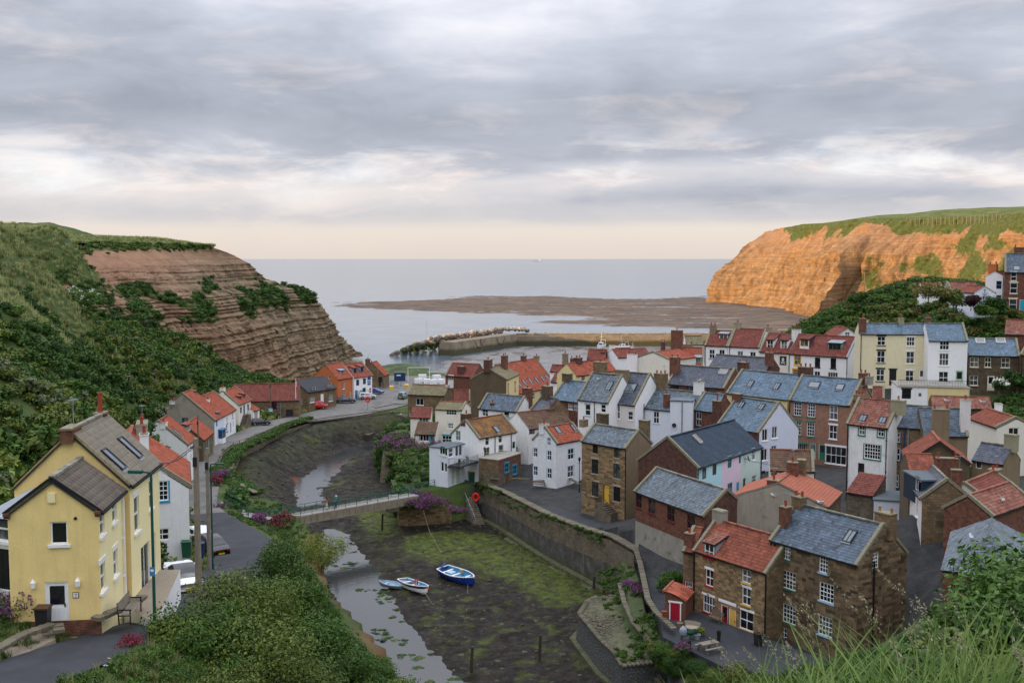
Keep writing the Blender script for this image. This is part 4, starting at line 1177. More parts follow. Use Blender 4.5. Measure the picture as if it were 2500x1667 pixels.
h.chim(863,305,.9,1.2,'brick',1,xc=.7,poth=.8);h.chim(980,195,.8,1.1,'brick',1,xc=5.5);h.chim(1035,180,.8,.9,'stone',0,xc=7)
h=House('low_cottage','low cream cottage with dark brown mossy pantiles','6',((840,242),(1112,252)),126,zb=12.2,rg=(925,118),pitch=40)
h.win('F',862,262,.8,1.0,'W22');fin(h,'offwhite','tile_brown',cop='R');h.pipe('R',1175,250)
# ---- back row of white houses
h=House('white_house','white house with small white dormer at the left end of the back row','C',((326,406),(546,416)),204,zb=15.5,rg=(385,264),pitch=42,group='back row of white houses')
h.win('F',393,497,1.1,1.7,'W22/K');h.win('F',490,478,1.1,.9,'W21');fin(h,'white','pantile_red',cop='LR');h.dormer(505,327,1.6,.8,'W21','lead',y0=1.4);h.chim(405,215,1.1,.9,'render_tan',2,xc=.6);h.pipe('F',322,500)
h=House('white_house','white house with plain bright red roof between two stacks in the back row','C',((551,416),(858,430)),201,zb=15.5,rg=(668,246),pitch=42,group='back row of white houses')
h.win('F',668,495,1.1,1.0,'W21');h.win('F',792,500,1.1,.9,'W21');fin(h,'white','pantile_red',cop='LR');h.chim(645,190,1.2,.9,'render_olive',1,xc=.4);h.chim(940,235,1.2,.9,'render_olive',1,xc=h.W-.3);h.pipe('F',567,450)
def skull_house():
 h=House('white_house','white back row house with two tall dormers and a black skull flag','C',((856,468),(1143,484)),195,zb=16.0,rg=(955,292),pitch=42,group='back row of white houses')
 h.win('F',1087,562,1.3,1.6,'K11')
 fin(h,'offwhite','pantile_red',cop='L');h.dormer(962,402,1.15,1.35,'W22','pantile_red',y0=.8,cheek='white_clean',p2=.35);h.dormer(1098,405,1.15,1.35,'W22','pantile_red',y0=.8,cheek='white_clean',p2=.35)
 # flag hung in the window: skull over crossed bones
 q,z=h.hit('F',1087,562);m=MB()
 m.box((q-.6,-.03,z-.75),(q+.6,-.012,z+.75),0)
 m.lathe((0,0,0),[(0.001,0),(0.001,0.001)],3)
 for i in range(10):
  t0,t1=2*math.pi*i/10,2*math.pi*(i+1)/10
  m.face(((q,-.036,z+.25),(q+.24*math.cos(t0),-.036,z+.25+.27*math.sin(t0)),(q+.24*math.cos(t1),-.036,z+.25+.27*math.sin(t1))),1)
 m.box((q-.13,-.036,z-.12),(q+.13,-.031,z+.05),1)
 for sx in(-1,1):m.bar((q-sx*.42,-.034,z-.55),(q+sx*.42,-.034,z-.15),.09,.006,1,up=(0,1,0));m.box((q+sx*.1-.06,-.04,z+.2),(q+sx*.1+.06,-.037,z+.32),0)
 m.build('flag',['paint_K','paint_W'],h.root)
 h.chim(1218,255,1.4,1.0,'white_old',1,xc=h.W+.3)
skull_house()
h=House('white_house','white house with yellow framed windows and a green dormer in the back row','C',((1146,488),(1722,524)),190,zb=16.2,rg=(1248,302),pitch=42,group='back row of white houses')
h.win('F',1228,558,1.15,1.6,'Y22/Y/Y/Y');h.win('F',1423,578,1.0,1.7,'K12/K');h.win('F',1578,588,1.0,1.8,'K12/K');h.win('F',1212,672,1.2,.9,'Y22/-/Y/Y');h.win('F',1420,690,1.1,.9,'W21');h.win('F',1572,700,1.8,.9,'W41')
fin(h,'white_clean','pantile_red',cop='R',copm='lead');h.dormer(1295,390,1.5,1.1,'Y21','pantile_red',y0=.9,cheek='slate_purple');h.dormer(1592,428,2.2,1.1,'G31','lead',y0=1.1);h.pipe('F',1712,620);h.pipe('F',1140,600)
h=House('slate_cottage','dark slate roof with a red brick gable in front of the back row','C',((365,614),(925,655)),184,zb=14.0,rg=(475,500),pitch=38)
fin(h,{'F':'white_old','L':'white','R':'brick_dark','B':'brick'},'slate_purple',cop='',ridge='ridge_tile');h.chim(955,480,1.2,.9,'brick',1,xc=h.W-.2)
h=House('brick_workshop','brick building with purple-grey slate roof and dark openings under the eaves','A',((918,620),(1475,666)),174,zb=13.5,rg=(1032,442),pitch=38)
for x,y in((985,650),(1153,670),(1350,688)):h.win('F',x,y,1.7,.8,'K11')
fin(h,'brick','slate_purple',cop='LR');h.sky('F',1465,508,1.3,.9,c='S');h.chim(1670,412,1.6,1.1,'brick_dark',2,xc=h.W+.1);h.chim(992,365,1.4,1.1,'brick',2,xc=.2)
h=House('slate_house','house with wide blue slate roof and two narrow roof windows','C',((540,872),(1130,936)),160,zb=12.5,rg=(725,650),pitch=40)
fin(h,'yellowcream','slate_blue',cop='L');h.sky('F',768,788,.7,1.2,bars=2);h.sky('F',1026,812,.7,1.2,bars=2);h.chim(1308,620,1.9,1.1,'brick_dark',3,xc=h.W+.4)
def georgian():
 h=House('brick_townhouse','tall chequered brick town house with green and white sash windows','C',((1150,938),(1745,994)),151,zb=11.5,rg=(1335,702),pitch=40)
 for x,y,st in((1228,1030,'W34/G/G'),(1363,1044,'W34/G/G'),(1580,1068,'W22/W/W'),(1226,1218,'W34/G/G'),(1356,1232,'W34/G/G'),(1575,1258,'W22/W/W')):h.win('F',x,y,1.15,1.9,st)
 h.win('F',1243,1408,1.9,1.4,'W61');h.win('F',1602,1485,3.0,2.4,'W42/W/W');h.door('F',1468,1455,1.0,2.2,'G','C',glazed=True);h.door('F',1375,1440,1.1,2.3,'M','G',glazed=True)
 fin(h,'brick_chequer','slate_blue',cop='LR');h.sky('F',1392,798,1.5,1.0);h.sky('F',1643,820,1.0,1.0);h.pipe('F',1130,1050)
 m=MB();q,z=h.hit('F',1243,1360);m.box((q-1.2,-.6,z-.1),(q+1.2,-.003,z+.05));m.build('shop_cornice','paint_G',h.root)
 h.chim(1870,680,1.0,.9,'brick',2,xc=h.W-.2);h.chim(1930,715,.8,.9,'concrete',1,xc=h.W+.9);h.chim(1830,890,1.2,.9,'render_tan',3,xc=h.W+.6,yc=1.2)
georgian()
h=House('white_house','tall old white house with weathered red roof and green framed windows','C',((1715,1166),(2118,1212)),127,zb=11.0,rg=(1862,926),pitch=44)
h.win('F',1856,1240,.75,1.1,'W22/G/-/G');h.win('F',2042,1256,.75,1.1,'W22/G/-/G');h.win('F',1958,1448,2.0,1.75,'W64/G/-/G')
for x,y,w,hh in((333,428,.8,1.5),(423,500,.8,1.7),(302,513,.8,.7)):h.win('F',x,y,w,hh,'K22',fr='7')
fin(h,'white_old','pantile_weathered',cop='LR');h.sky('F',1868,1123,.7,.8,bars=2);h.sky('F',2060,1142,.7,.8,bars=2);h.pipe('F',1722,1300,r=.08);h.pipe('F',2100,1300)
h.chim(2215,945,1.5,.9,'render_olive',1,xc=h.W+.2)
h=House('stone_house','stone house with navy framed windows and blue slate roof beside the old white house','10',((292,542),(612,566)),125.5,zb=10.8,rg=(432,342),pitch=40)
for x,y,w,hh,st in((336,655,1.05,1.15,'W12/N/-/N'),(332,817,1.1,1.5,'W22/N/-/N'),(316,1072,1.0,1.5,'W22/N/-/N'),(315,1240,1.0,.6,'N21')):h.win('F',x,y,w,hh,st)
fin(h,'stone','slate',cop='L');h.pipe('F',422,800,m='paint_N',r=.09);h.pipe('F',460,700,m='lead',r=.07)
h=House('rendered_house','tan rendered house with broad chimney breast and blue slate roof','10',((606,628),(1032,638)),122,zb=11.5,rg=(740,372),pitch=42)
h.win('R',1052,698,.8,1.3,'W12');fin(h,{'F':'render_tan','L':'stone','R':'render_olive','B':'stone'},'slate',cop='R')
h.chim(772,382,1.75,.9,'render_tan',2,yc=-.45,z0=0,cap='coping');h.chim(1100,335,1.0,.8,'pinkwhite',1,xc=h.W-.2)
h=House('tiled_house','small house with grey-brown tiled roof and white stack behind the tan chimney','10',((1190,552),(1310,556)),138,zb=14.5,rg=(1145,388),pitch=38)
h.win('F',1262,640,.5,1.8,'W14');fin(h,'stone_dark','tile_olive',cop='');h.chim(1350,345,.8,.9,'white_clean',0,xc=h.W+.2)
h=House('white_house','white gable house at the right edge with red and slate roof','10',((1308,560),(1680,545)),127,zb=14.2,rg=(1488,468),mode='G',YR=127,depth=8)
h.win('F',1468,605,1.2,1.0,'W21');fin(h,'offwhite','pantile',cop='F',copm='coping')
h=House('slate_cottage','low brown rendered cottage with purple slate roof and small white window','10',((1072,862),(1375,906)),112,zb=15.8,rg=(1152,702),pitch=40)
h.win('F',1134,915,.65,.85,'W11');fin(h,'render_tan','slate_purple',cop='');h.chim(1450,625,1.2,.8,'render_olive',0,xc=h.W-.2)
h=House('rendered_house','dark rendered gable with thin red verge tiles','10',((460,876),(1052,902)),109.5,zb=13.0,rg=(770,692),mode='G',depth=6)
fin(h,'render_brown','pantile',cop='',ov=.1,oe=.25)
h=House('red_roofed_cottage','cottage with short red slope and wide brick chimney before the dark gable','10',((470,990),(735,950)),103.5,zb=13.0,pitch=26,depth=5.5,YR=103.0)
fin(h,'render_brown','pantile',cop='');h.chim(832,850,2.0,.7,'brick',2,xc=h.W+1.0)
def corner_house():
 h=House('stone_house','sandstone gable house with slate dormer and pale side wall in the lower lane','10',((592,1235),(1072,1215)),97.5,zb=12.6,rg=(850,1062),mode='G',depth=7,YR=96.7)
 h.win('L',545,1330,.7,1.6,'W12/W');h.win('L',463,1220,.6,1.5,'W12');h.win('L',535,1500,.8,1.6,'W12/W')
 fin(h,{'F':'stone','L':'pinkwhite','R':'stone','B':'stone'},'slate_purple',cop='F');h.chim(922,960,.9,.6,'brick',0,yc=.4)
 m=MB();q,z=h.hit('F',790,1440);m.box((q-.55,-.04,z-.6),(q+.55,-.003,z+.6));m.build('blocked_window','stone_dark',h.root)
 # slate-hung dormer block over the left eave
 g=House('dormer_block','flat grey roofed dormer block with white windows above the pale wall','10',((590,1075),(800,1075)),99.2,zb=h.zb+h.h-.6,depth=4.6,mode='T',cat='dormer')
 g.win('L',545,1100,1.0,1.3,'W11');g.win('L',565,1140,1.0,1.3,'W11');fin(g,'slate_dark','felt',skirt=.6)
 return h
corner_house()
h=House('red_roofed_cottage','red roofed cottage at the right edge, upper of two red slopes','10',((1112,1182),(1392,1062)),98,zb=14.0,rg=(1062,1096),pitch=30)
fin(h,'offwhite','pantile_red',cop='LR');h.chim(1410,930,1.4,1.0,'render_tan',2)
h=House('red_roofed_cottage','cottage with large weathered red slope and small dormer at the right edge','10',((1250,1402),(1640,1262)),87,zb=14.0,rg=(1148,1212),pitch=34)
fin(h,'brick','pantile_weathered',cop='LR');h.dormer(1300,1340,1.2,.8,'W11','lead',y0=1.0)
h=House('hipped_house','grey slate hipped roof on brick walls half hidden by the hedge','7',((772,956),(1250,1010)),71.5,zb=14.5,depth=11.0,mode='H',pitch=36)
fin(h,'brick','slate_grey',cop='')
# ---- front stone houses
def front1():
 h=House('stone_house','stone house with red and orange front doors under a red pantile roof','6',((370,738),(822,880)),100,zb=7.0,rg=(555,552),pitch=42)
 for x,y,w,hh,st in((463,915,1.0,1.55,'W22/R/W/R'),(692,905,1.05,1.2,'W22/O'),(692,1030,1.05,1.55,'W22/O/W'),(459,1080,1.5,1.6,'W42/R/W/R'),(692,1180,1.65,1.7,'W22/O/W')):h.win('F',x,y,w,hh,st)
 h.door('F',555,1155,.85,2.1,'R','W',glazed=True);h.door('F',604,1180,.85,2.1,'O','W')
 q1,z1=h.hit('F',553,1090)
 h.wallo=None
 fin(h,{'F':'mortar_pale','L':'stone','R':'stone','B':'stone'},'pantile',cop='LR')
 h.stones('F',.22,.45,'stone_block',300)
 h.dormer(463,752,1.15,1.35,'W22','pantile_weathered',y0=.05,cheek='lead',p2=.35);h.chim(528,492,1.3,.8,'concrete',0,xc=.4)
 m=MB();q,z=h.hit('F',575,1075);q2,z2=h.hit('F',463,795)
 m.box((q-1.1,-.05,z-.02),(q+1.1,-.003,z+.26));m.build('door_lintel','paint_W',h.root)
 m=MB();m.box((q2-.75,-.1,z2-.08),(q2+.75,.1,z2+.08));m.build('dormer_sill','paint_R',h.root)
 h.pipe('F',815,1100,r=.08);h.pipe('F',370,900)
 return h
H1=front1()
h=House('stone_wing','narrow stone side wing with little red window beside the red roofed house','6',((300,742),(362,752)),101.3,zb=7.1,depth=4.5,pitch=38,cat='house')
h.win('F',350,988,.75,1.5,'W33/-/-/R');fin(h,'stone','pantile',cop='L');h.chim(318,645,.9,.7,'brick',1,xc=.4)
def front2():
 h=House('stone_house','big dark stone house with slate roof and small paned white windows','6',((845,672),(1388,828)),95,zb=6.3,rg=(1040,452),pitch=42)
 for x,y,w,hh,st in((939,752,.95,1.4,'W34/G'),(1171,830,.95,1.5,'W34/L'),(956,930,1.55,1.6,'W44/G'),(1189,1007,1.55,1.6,'W44/L'),(957,1140,1.5,1.65,'W44/G'),(1180,1215,1.5,1.65,'W44/L'),(905,1275,1.4,1.7,'W44')):h.win('F',x,y,w,hh,st)
 h.win('R',411,913,.75,1.3,'W34',fr='7')
 fin(h,{'F':'mortar','L':'stone_dark','R':'mortar','B':'stone_dark'},'slate',cop='LR')
 a=h.stones('F',.29,.52,'stone_block_dark',170);b=h.stones('R',.3,.6,'stone_block_dark',130)
 h.sky('F',1335,658,.75,1.15,bars=2);h.chim(1020,408,1.1,.8,'stone',2,xc=.5);h.chim(465,655,1.6,.9,'stone',2,xc=h.W-.5,fr='7',potm='pot_buff');h.chim(935,470,.8,.8,'brick',1,xc=.4,yc=6)
 h.pipe('F',868,900,r=.08);h.pipe('F',840,900,r=.07);h.pipe('R',1480,900,r=.08)
 return h
H2=front2()
# ---- upper right: cream terrace and its neighbours
h=House('cream_terrace','cream three storey terrace with black and white window surrounds','5',((630,670),(1152,680)),172,zb=19.8,rg=(690,592),pitch=36,cat='terrace',YR=171)
for x,y,hh,st in((790,728,1.4,'W22/K/K'),(787,850,1.9,'W22/K/K'),(782,990,1.9,'W22/K/K'),(1014,732,1.4,'W32/W/W'),(1011,855,1.9,'W22/W/W'),(1006,1000,1.9,'W22/W/W')):h.win('F',x,y,1.25,hh,st)
h.door('F',877,1010,1.1,2.5,'K','K',lintel='K');h.door('F',1102,1000,1.0,2.2,'W','W',glazed=True)
fin(h,'cream','slate_blue',cop='',ridge='ridge_stone');h.chim(668,560,1.0,.9,'brick',1,xc=.4);h.chim(941,552,.8,.8,'render_olive',1);h.chim(1163,548,.9,.8,'brick',1);h.pipe('F',633,800)
h=House('white_house','tall white house with olive front door at the end of the cream terrace','5',((1152,722),(1452,728)),167.5,zb=19.8,rg=(1165,592),pitch=36,YR=166.5)
for x,y,hh,st in((1273,762,1.4,'W32/W'),(1269,870,1.9,'W32/W'),(1265,1010,1.9,'W22/W')):h.win('F',x,y,1.4,hh,st)
h.door('F',1387,1018,1.1,2.5,'M','M',glazed=True);fin(h,'white_clean','slate_blue',cop='R',ridge='ridge_stone')
h=House('stone_house','two storey dark stone house with two roof windows beside the white end house','5',((1457,832),(1848,840)),167,zb=19.4,rg=(1460,706),pitch=38,YR=165)
for x,y,w,hh in((1501,890,1.2,1.5),(1605,891,.9,1.5),(1740,895,1.2,1.5),(1497,1030,1.2,1.5),(1732,1030,1.2,1.5)):h.win('F',x,y,w,hh,'C22/C')
h.door('F',1628,1052,1.0,2.3,'C','W',glazed=True);fin(h,'stone_dark','slate_blue',cop='R');h.sky('F',1547,727,1.2,.9,c='C');h.sky('F',1702,725,1.2,.9,c='C')
h=House('brick_house','sunlit red brick house with slate roof at the top right','5',((1735,198),(1990,205)),188,zb=30.5,rg=(1780,60),pitch=42,YR=186)
for x,y,w,hh in((1803,237,.9,1.4),(1803,325,1.15,1.8),(1797,450,1.2,1.9)):h.win('F',x,y,w,hh,'W12/C/C')
h.door('F',1872,470,1.0,2.6,'T','W');fin(h,'brick','slate',cop='L');h.chim(1855,12,2.0,1.0,'brick',2,xc=2.5);h.sky('F',1826,172,.9,1.0)
h=House('white_house','white gable house with tall orange chimney beside the top brick house','5',((1588,232),(1730,245)),192,zb=31.0,rg=(1650,198),mode='G',depth=7,YR=190)
h.win('F',1690,300,.9,1.4,'E12');h.win('F',1688,402,.9,1.1,'E12');fin(h,'white_clean','pantile_red',cop='');h.chim(1646,142,1.4,1.0,'orange',2,yc=.8);h.pipe('F',1722,320)
h=House('white_cottage','small white gable cottage with ship anchor ornament and red roof','5',((1502,358),(1662,358)),186,zb=30.5,rg=(1583,310),mode='G',depth=7,YR=186)
h.win('F',1595,412,1.5,1.3,'W32');fin(h,'palewhite','pantile',cop='')
def anchor(h):
 q,z=h.hit('F',1582,352);m=MB()
 m.bar((q,-.03,z-.5),(q,-.03,z+.5),.07);m.bar((q-.25,-.03,z+.3),(q+.25,-.03,z+.3),.06)
 for i in range(6):
  a,b=math.pi+math.pi*i/6,math.pi+math.pi*(i+1)/6
  m.bar((q+.4*math.cos(a),-.03,z-.15+.4*math.sin(a)),(q+.4*math.cos(b),-.03,z-.15+.4*math.sin(b)),.06)
 m.build('anchor_ornament','iron',h.root)
 for x,y in((1552,402),(1554,435)):
  q,z=h.hit('F',x,y);m=MB();m.lathe((q,-.06,z-.3),[(.05,0),(.16,.1),(.12,.5),(.03,.62)],7);m.build('wall_float','paint_K',h.root)
anchor(h)
h=House('red_roofed_cottage','cottage with sunlit pinkish red roof on the upper hill','5',((1322,345),(1545,348)),196,zb=31.2,rg=(1380,278),pitch=35,YR=196)
fin(h,'white_clean','pantile_weathered',cop='L')
h=House('red_roofed_cottage','farthest red roof just showing above the hilltop hedge','5',((1105,315),(1255,316)),200,zb=31.5,rg=(1120,283),pitch=32,YR=200)
fin(h,'white_clean','pantile',cop='R')
h=House('brick_house','brick house with weathered red roof at the right edge above the dark stone house','5',((1733,672),(1960,672)),172,zb=22.5,rg=(1735,566),pitch=36,YR=170)
fin(h,'brick','pantile_weathered',cop='')
h=House('tiled_house','narrow house with grey tiled roof at the right of the dark stone house','5',((1858,828),(1990,832)),163,zb=19.4,rg=(1835,708),pitch=40,YR=161)
fin(h,'stone_dark','tile_olive',cop='L');h.pipe('F',1865,900)
h=House('old_white_house','stained white gable behind the back row beside the cream terrace','5',((445,690),(615,690)),198,zb=20.0,rg=(535,632),mode='G',depth=7,YR=198)
h.win('F',530,680,.9,.9,'W22');fin(h,'white_old','pantile',cop='');h.chim(598,555,1.3,1.0,'cream',1,xc=7);h.chim(560,655,.9,.8,'white_old',1,xc=6.5)
def terrace_wall():
 h=House('terrace_wall','white and cream retaining terrace with railings below the cream terrace','5',((922,1080),(1465,1108)),160,zb=16.0,depth=7.5,mode='T',cat='terrace',YR=158)
 h.win('F',982,1135,1.3,1.4,'K12/-/K');h.win('F',1085,1140,.4,.5,'K11')
 q,_=h.hit('F',1143,1110);fin(h,'white_clean','concrete',splits=[(q,'white_clean'),(99,'yellowcream')])
 m=MB();n=46
 for i in range(n+1):m.bar((h.W*i/n,.1,h.h+.1),(h.W*i/n,.1,h.h+1.1),.03)
 m.bar((0,.1,h.h+1.05),(h.W,.1,h.h+1.05),.05);m.bar((0,.1,h.h+.25),(h.W,.1,h.h+.25),.04);m.build('railing','iron',h.root)
terrace_wall()
h=House('cream_annex','small cream gable with short red roof below the cream terrace','5',((722,1160),(812,1162)),158,zb=15.5,rg=(725,1076),pitch=42,YR=157.5)
fin(h,'cream','pantile_red',cop='R')
h=House('ruined_shed','long low shed with broken dark red tiles below the railings','5',((1180,1232),(1640,1212)),147,zb=14.8,rg=(1245,1148),pitch=24,YR=145)
fin(h,'stone_dark','pantile_weathered',cop='')
# ---- harbour side roofs
h=House('cream_house','cream gable house with orange roof and broad brick stack near the harbour','A',((612,372),(942,470)),205,zb=12.0,rg=(690,318),mode='G',depth=9,YR=200)
fin(h,'offwhite','pantile_bright',cop='F');h.chim(575,335,1.8,1.0,'white_clean',2,xc=-.4,z0=0)
h=House('red_roofed_house','long orange roofed house with grey dormers near the harbour','A',((1030,450),(1262,455)),212,zb=11.5,rg=(905,270),pitch=42)
fin(h,'white','pantile_bright',cop='R');h.dormer(1068,425,1.0,1.0,'M21','lead',y0=.6);h.dormer(1137,415,1.0,1.0,'M21','lead',y0=.6);h.dormer(1217,403,1.0,1.0,'M21','lead',y0=.6);h.chim(840,258,2.3,1.0,'brick',1,xc=-.5)
h=House('tiled_house','grey tiled roof beside the back row with a view over the harbour','A',((1100,240),(1270,240)),228,zb=11.5,rg=(1120,160),pitch=38,YR=228)
fin(h,'white','tile_olive',cop='');h.chim(875,215,.9,.9,'brick_dark',2,xc=-4.2,z0=0);h.chim(1105,240,2.4,.9,'render_tan',3,yc=-1.5,z0=0)
h=House('white_house','white gable with red dormer in front of the fishing boats','A',((310,345),(432,425)),232,zb=8.0,rg=(345,290),mode='G',depth=8,YR=226)
fin(h,'white_clean','pantile_red',cop='');h.chim(332,250,1.3,.9,'white_clean',1,xc=1.5)
h=House('red_roofed_house','small red roof with white triple window in front of the fishing boats','A',((130,382),(312,382)),230,zb=8.5,rg=(175,290),pitch=42,YR=229)
h.win('F',205,372,2.2,1.1,'W32',sz=(h.W*.45,h.h-.75));fin(h,'brick_dark','pantile_red',cop='');h.chim(288,325,1.0,.8,'brick_dark',2,yc=1.5)
h=House('cream_house','yellow-cream house with long orange pantile roof in the harbour rows','A',((28,545),(418,492)),196,zb=10.5,rg=(-5,430),pitch=42)
h.win('F',97,575,1.1,1.0,'W21');fin(h,'yellowcream','pantile_bright',cop='');h.chim(45,370,1.4,1.0,'brick_dark',2)
h=House('red_roofed_cottage','small weathered red roof wedged below the long orange roof','B',((1378,362),(1445,370)),204,zb=10.5,rg=(1378,268),pitch=44,YR=203)
fin(h,'white','pantile_red',cop='R')
h=House('red_roofed_cottage','dark red roof just behind the six roof windows','B',((1370,262),(1620,250)),218,zb=10.0,rg=(1372,200),pitch=40,YR=216)
fin(h,'white','pantile_red',cop='');h.chim(1640,130,1.6,1.0,'brick_dark',2,xc=h.W-1);h.chim(1545,85,1.0,.9,'render_tan',1,xc=h.W-3)
h=House('slate_cottage','small dark slate roof between the salmon roof and the old white house','7',((255,545),(402,560)),116,zb=12.2,depth=3.2,mode='M',pitch=26,YR=114)
fin(h,'stone_wall','pantile_red',cop='')
h=House('white_outhouse','low pale outhouse wall at the foot of the stone house','7',((402,592),(575,600)),113,zb=11.2,depth=5,mode='T',YR=112)
fin(h,'palewhite','felt')
if __name__=='__main__':
 for d in DBG:print('HOUSE',d)
# ------------------------------------------------------------------ ground, river, sea, cliffs
def V2(p):return(p[0],p[1])
def poly_mask(pts,X,Y):
 """even-odd inside test, vectorised"""
 ins=np.zeros(X.shape,bool);n=len(pts)
 for i in range(n):
  x0,y0=pts[i];x1,y1=pts[(i+1)%n]
  c=((y0>Y)!=(y1>Y))&(X<(x1-x0)*(Y-y0)/(y1-y0+1e-12)+x0)
  ins^=c
 return ins
def seg_dist(pts,X,Y,closed=False):
 """distance to a polyline and the parameter (index + t) of the nearest point"""
 best=np.full(X.shape,1e9);par=np.zeros(X.shape);n=len(pts)
 for i in range(n if closed else n-1):
  x0,y0=pts[i][:2];x1,y1=pts[(i+1)%n][:2]
  dx,dy=x1-x0,y1-y0
  t=np.clip(((X-x0)*dx+(Y-y0)*dy)/(dx*dx+dy*dy+1e-12),0,1)
  d=np.hypot(X-x0-t*dx,Y-y0-t*dy)
  m=d<best;best=np.where(m,d,best);par=np.where(m,i+t,par)
 return best,par
def fbm(X,Y,scale=1.0,oct=4,seed=0.0,gain=0.5):
 """cheap value noise, vectorised"""
 out=np.zeros(X.shape);a=1.0;tot=0
 for o in range(oct):
  f=scale*2**o
  x=X*f+seed*17.3+o*5.1;y=Y*f+seed*9.7+o*3.3
  xi,yi=np.floor(x),np.floor(y);xf,yf=x-xi,y-yi
  u,v=xf*xf*(3-2*xf),yf*yf*(3-2*yf)
  h=lambda i,j:np.modf(np.abs(np.sin(i*127.1+j*311.7)*43758.5453))[0]
  n=(h(xi,yi)*(1-u)+h(xi+1,yi)*u)*(1-v)+(h(xi,yi+1)*(1-u)+h(xi+1,yi+1)*u)*v
  out+=a*n;tot+=a;a*=gain
 return out/tot
def smooth(a,b,x):
 t=np.clip((x-a)/(b-a),0,1);return t*t*(3-2*t)
def grid_obj(name,X,Y,Z,mat,kind='structure',attrs=None,keep=None,smooth_=True):
 """sheet from 2-D coordinate arrays"""
 ny,nx=X.shape
 v=np.stack([X,Y,Z],-1).reshape(-1,3)
 idx=np.arange(ny*nx).reshape(ny,nx)
 q=np.stack([idx[:-1,:-1],idx[:-1,1:],idx[1:,1:],idx[1:,:-1]],-1).reshape(-1,4)
 if keep is not None:q=q[keep.reshape(-1)]
 me=bpy.data.meshes.new(name)
 me.vertices.add(len(v));me.vertices.foreach_set('co',v.ravel())
 me.loops.add(q.size);me.loops.foreach_set('vertex_index',q.ravel().astype(np.int32))
 me.polygons.add(len(q));me.polygons.foreach_set('loop_start',np.arange(0,q.size,4,dtype=np.int32));me.polygons.foreach_set('loop_total',np.full(len(q),4,np.int32))
 me.update(calc_edges=True)
 if smooth_:me.polygons.foreach_set('use_smooth',np.ones(len(q),bool))
 for k,a in(attrs or{}).items():
  at_=me.attributes.new(k,'FLOAT','POINT');at_.data.foreach_set('value',a.ravel().astype(np.float32))
 me.materials.append(MATS[mat]if isinstance(mat,str)else mat)
 me.validate()
 o=bpy.data.objects.new(name,me);COL.objects.link(o)
 if kind:o['kind']=kind
 return o
# ---- control points of the land
def cp(u,v,Y):p=at(u,v,Y);return(p.x,p.y,p.z)
CTRL=[cp(0,553,200),cp(0,700,165),cp(0,850,130),cp(0,1000,95),cp(0,1100,72),cp(150,563,250),cp(150,700,205),cp(150,850,165),cp(150,1000,115),
cp(300,850,215),cp(300,950,170),cp(300,1000,140),cp(413,821,265),cp(450,900,215),cp(450,960,195),cp(134,748,218),cp(230,800,235),cp(500,935,222),cp(560,960,246),cp(640,960,262),cp(720,950,292),
cp(400,900,200),cp(380,960,175),cp(315,806,236),cp(250,790,230),cp(360,822,246),cp(470,885,258),cp(280,760,262),cp(340,770,275),cp(430,830,285),cp(60,950,105),cp(200,900,150)]
CTRL+=[(-150,110,64),(-125,150,52),(-150,190,47.5),(-200,60,78),(-120,60,58),(-80,62,40),(-80,110,42),(-62,40,36),(-45,45,29.5),(-32,32,28),(-30,50,26),(-27,62,25),(-150,0,75),(-80,0,50),(-45,0,40),(-28,15,33),
(-250,150,72),(-220,300,47),(-150,300,45.5),(-150,240,46),(-130,360,44),(-250,0,85),(-180,-60,75),(-80,-60,55),(-120,100,56),(-105,130,50),(-110,165,48)]
# behind the nab cliff sheet
CTRL+=[(-92,300,4),(-100,300,18),(-118,310,42),(-86,330,2),(-96,330,14),(-108,330,32),(-78,370,-3),(-92,370,6),(-110,370,30),(-85,400,-2),(-130,400,30),(-75,420,-6),(-66,300,4.5),(-60,330,2),(-70,350,1.5),(-122,290,46),(-118,265,44),(-112,240,42)]
# lane and quay
LANE=[(-19.4,36,24.9),(-17.7,42.0,24.2),(-16.5,47,23.5),(-16.2,53,22.3),(-18.4,67,19.3),(-20.8,84,16.3),(-25.5,100,13.6),(-31.5,116,11.0),(-37,129,9.2),(-41,140,8.0),(-46,160,7.1),(-51.2,188,6.45),(-51.0,206,6.1),(-48.5,224,5.7),(-40,240,5.3),(-34,258,5.05),(-29,285,4.9),(-27,325,4.6)]
LANEW=[2.1,1.9,1.7,1.8,2.2,2.8,2.6,2.3,2.2,2.2,2.4,2.6,2.9,3.6,6.5,8.5,9.5,11]
for x,y,z in LANE:CTRL.append((x,y,z))
# left bank below the road
CTRL+=[(-26.5,133,5.5),(-24,119,6.0),(-21.5,109,6.5),(-16.5,99,6.5),(-12,88,6.5),(-16,70,15.5),(-12,52,20.5),(-9,62,15.0),(-4,76,7.5),(0,84,3.5),(-27,122,8.5),(-28,139,6.2),(-33,146,6.4),(-31,134,5.7),(-34,132,6.6),(-29,128,6.2),(-10,40,22.5),(-12,34,24),(-6,52,16)]
# village and hill on the right
CTRL+=[cp(1951,806,235),cp(2078,742,225),cp(2203,700,215),(95,205,32.5),(62,262,7),(92,265,13),(135,245,26),(155,200,36),(155,165,31),(155,120,27),(115,95,22),(0,290,4.6),(30,302,4.2),(60,290,5),(20,332,1.0),(60,330,1.0),(110,330,2),(-18,300,4.6),(-28,345,3.5),(-10,340,1.0),
(-4,164,6.2),(2,156,6.2),(8,143,6.5),(12,133,6.8),(15,124,7.0),(14.5,112,7.0),(14.8,103,6.9),(16,94,6.8),(20,87,6.6),(11.5,106,5.0),(11,97,4.6),(10,88,4.0)]
CTRL+=[cp(2262,1420,93),cp(2230,1330,106),cp(2140,1150,130),(62,75,15.5),(75,85,17),(85,105,19),(48,70,13)]
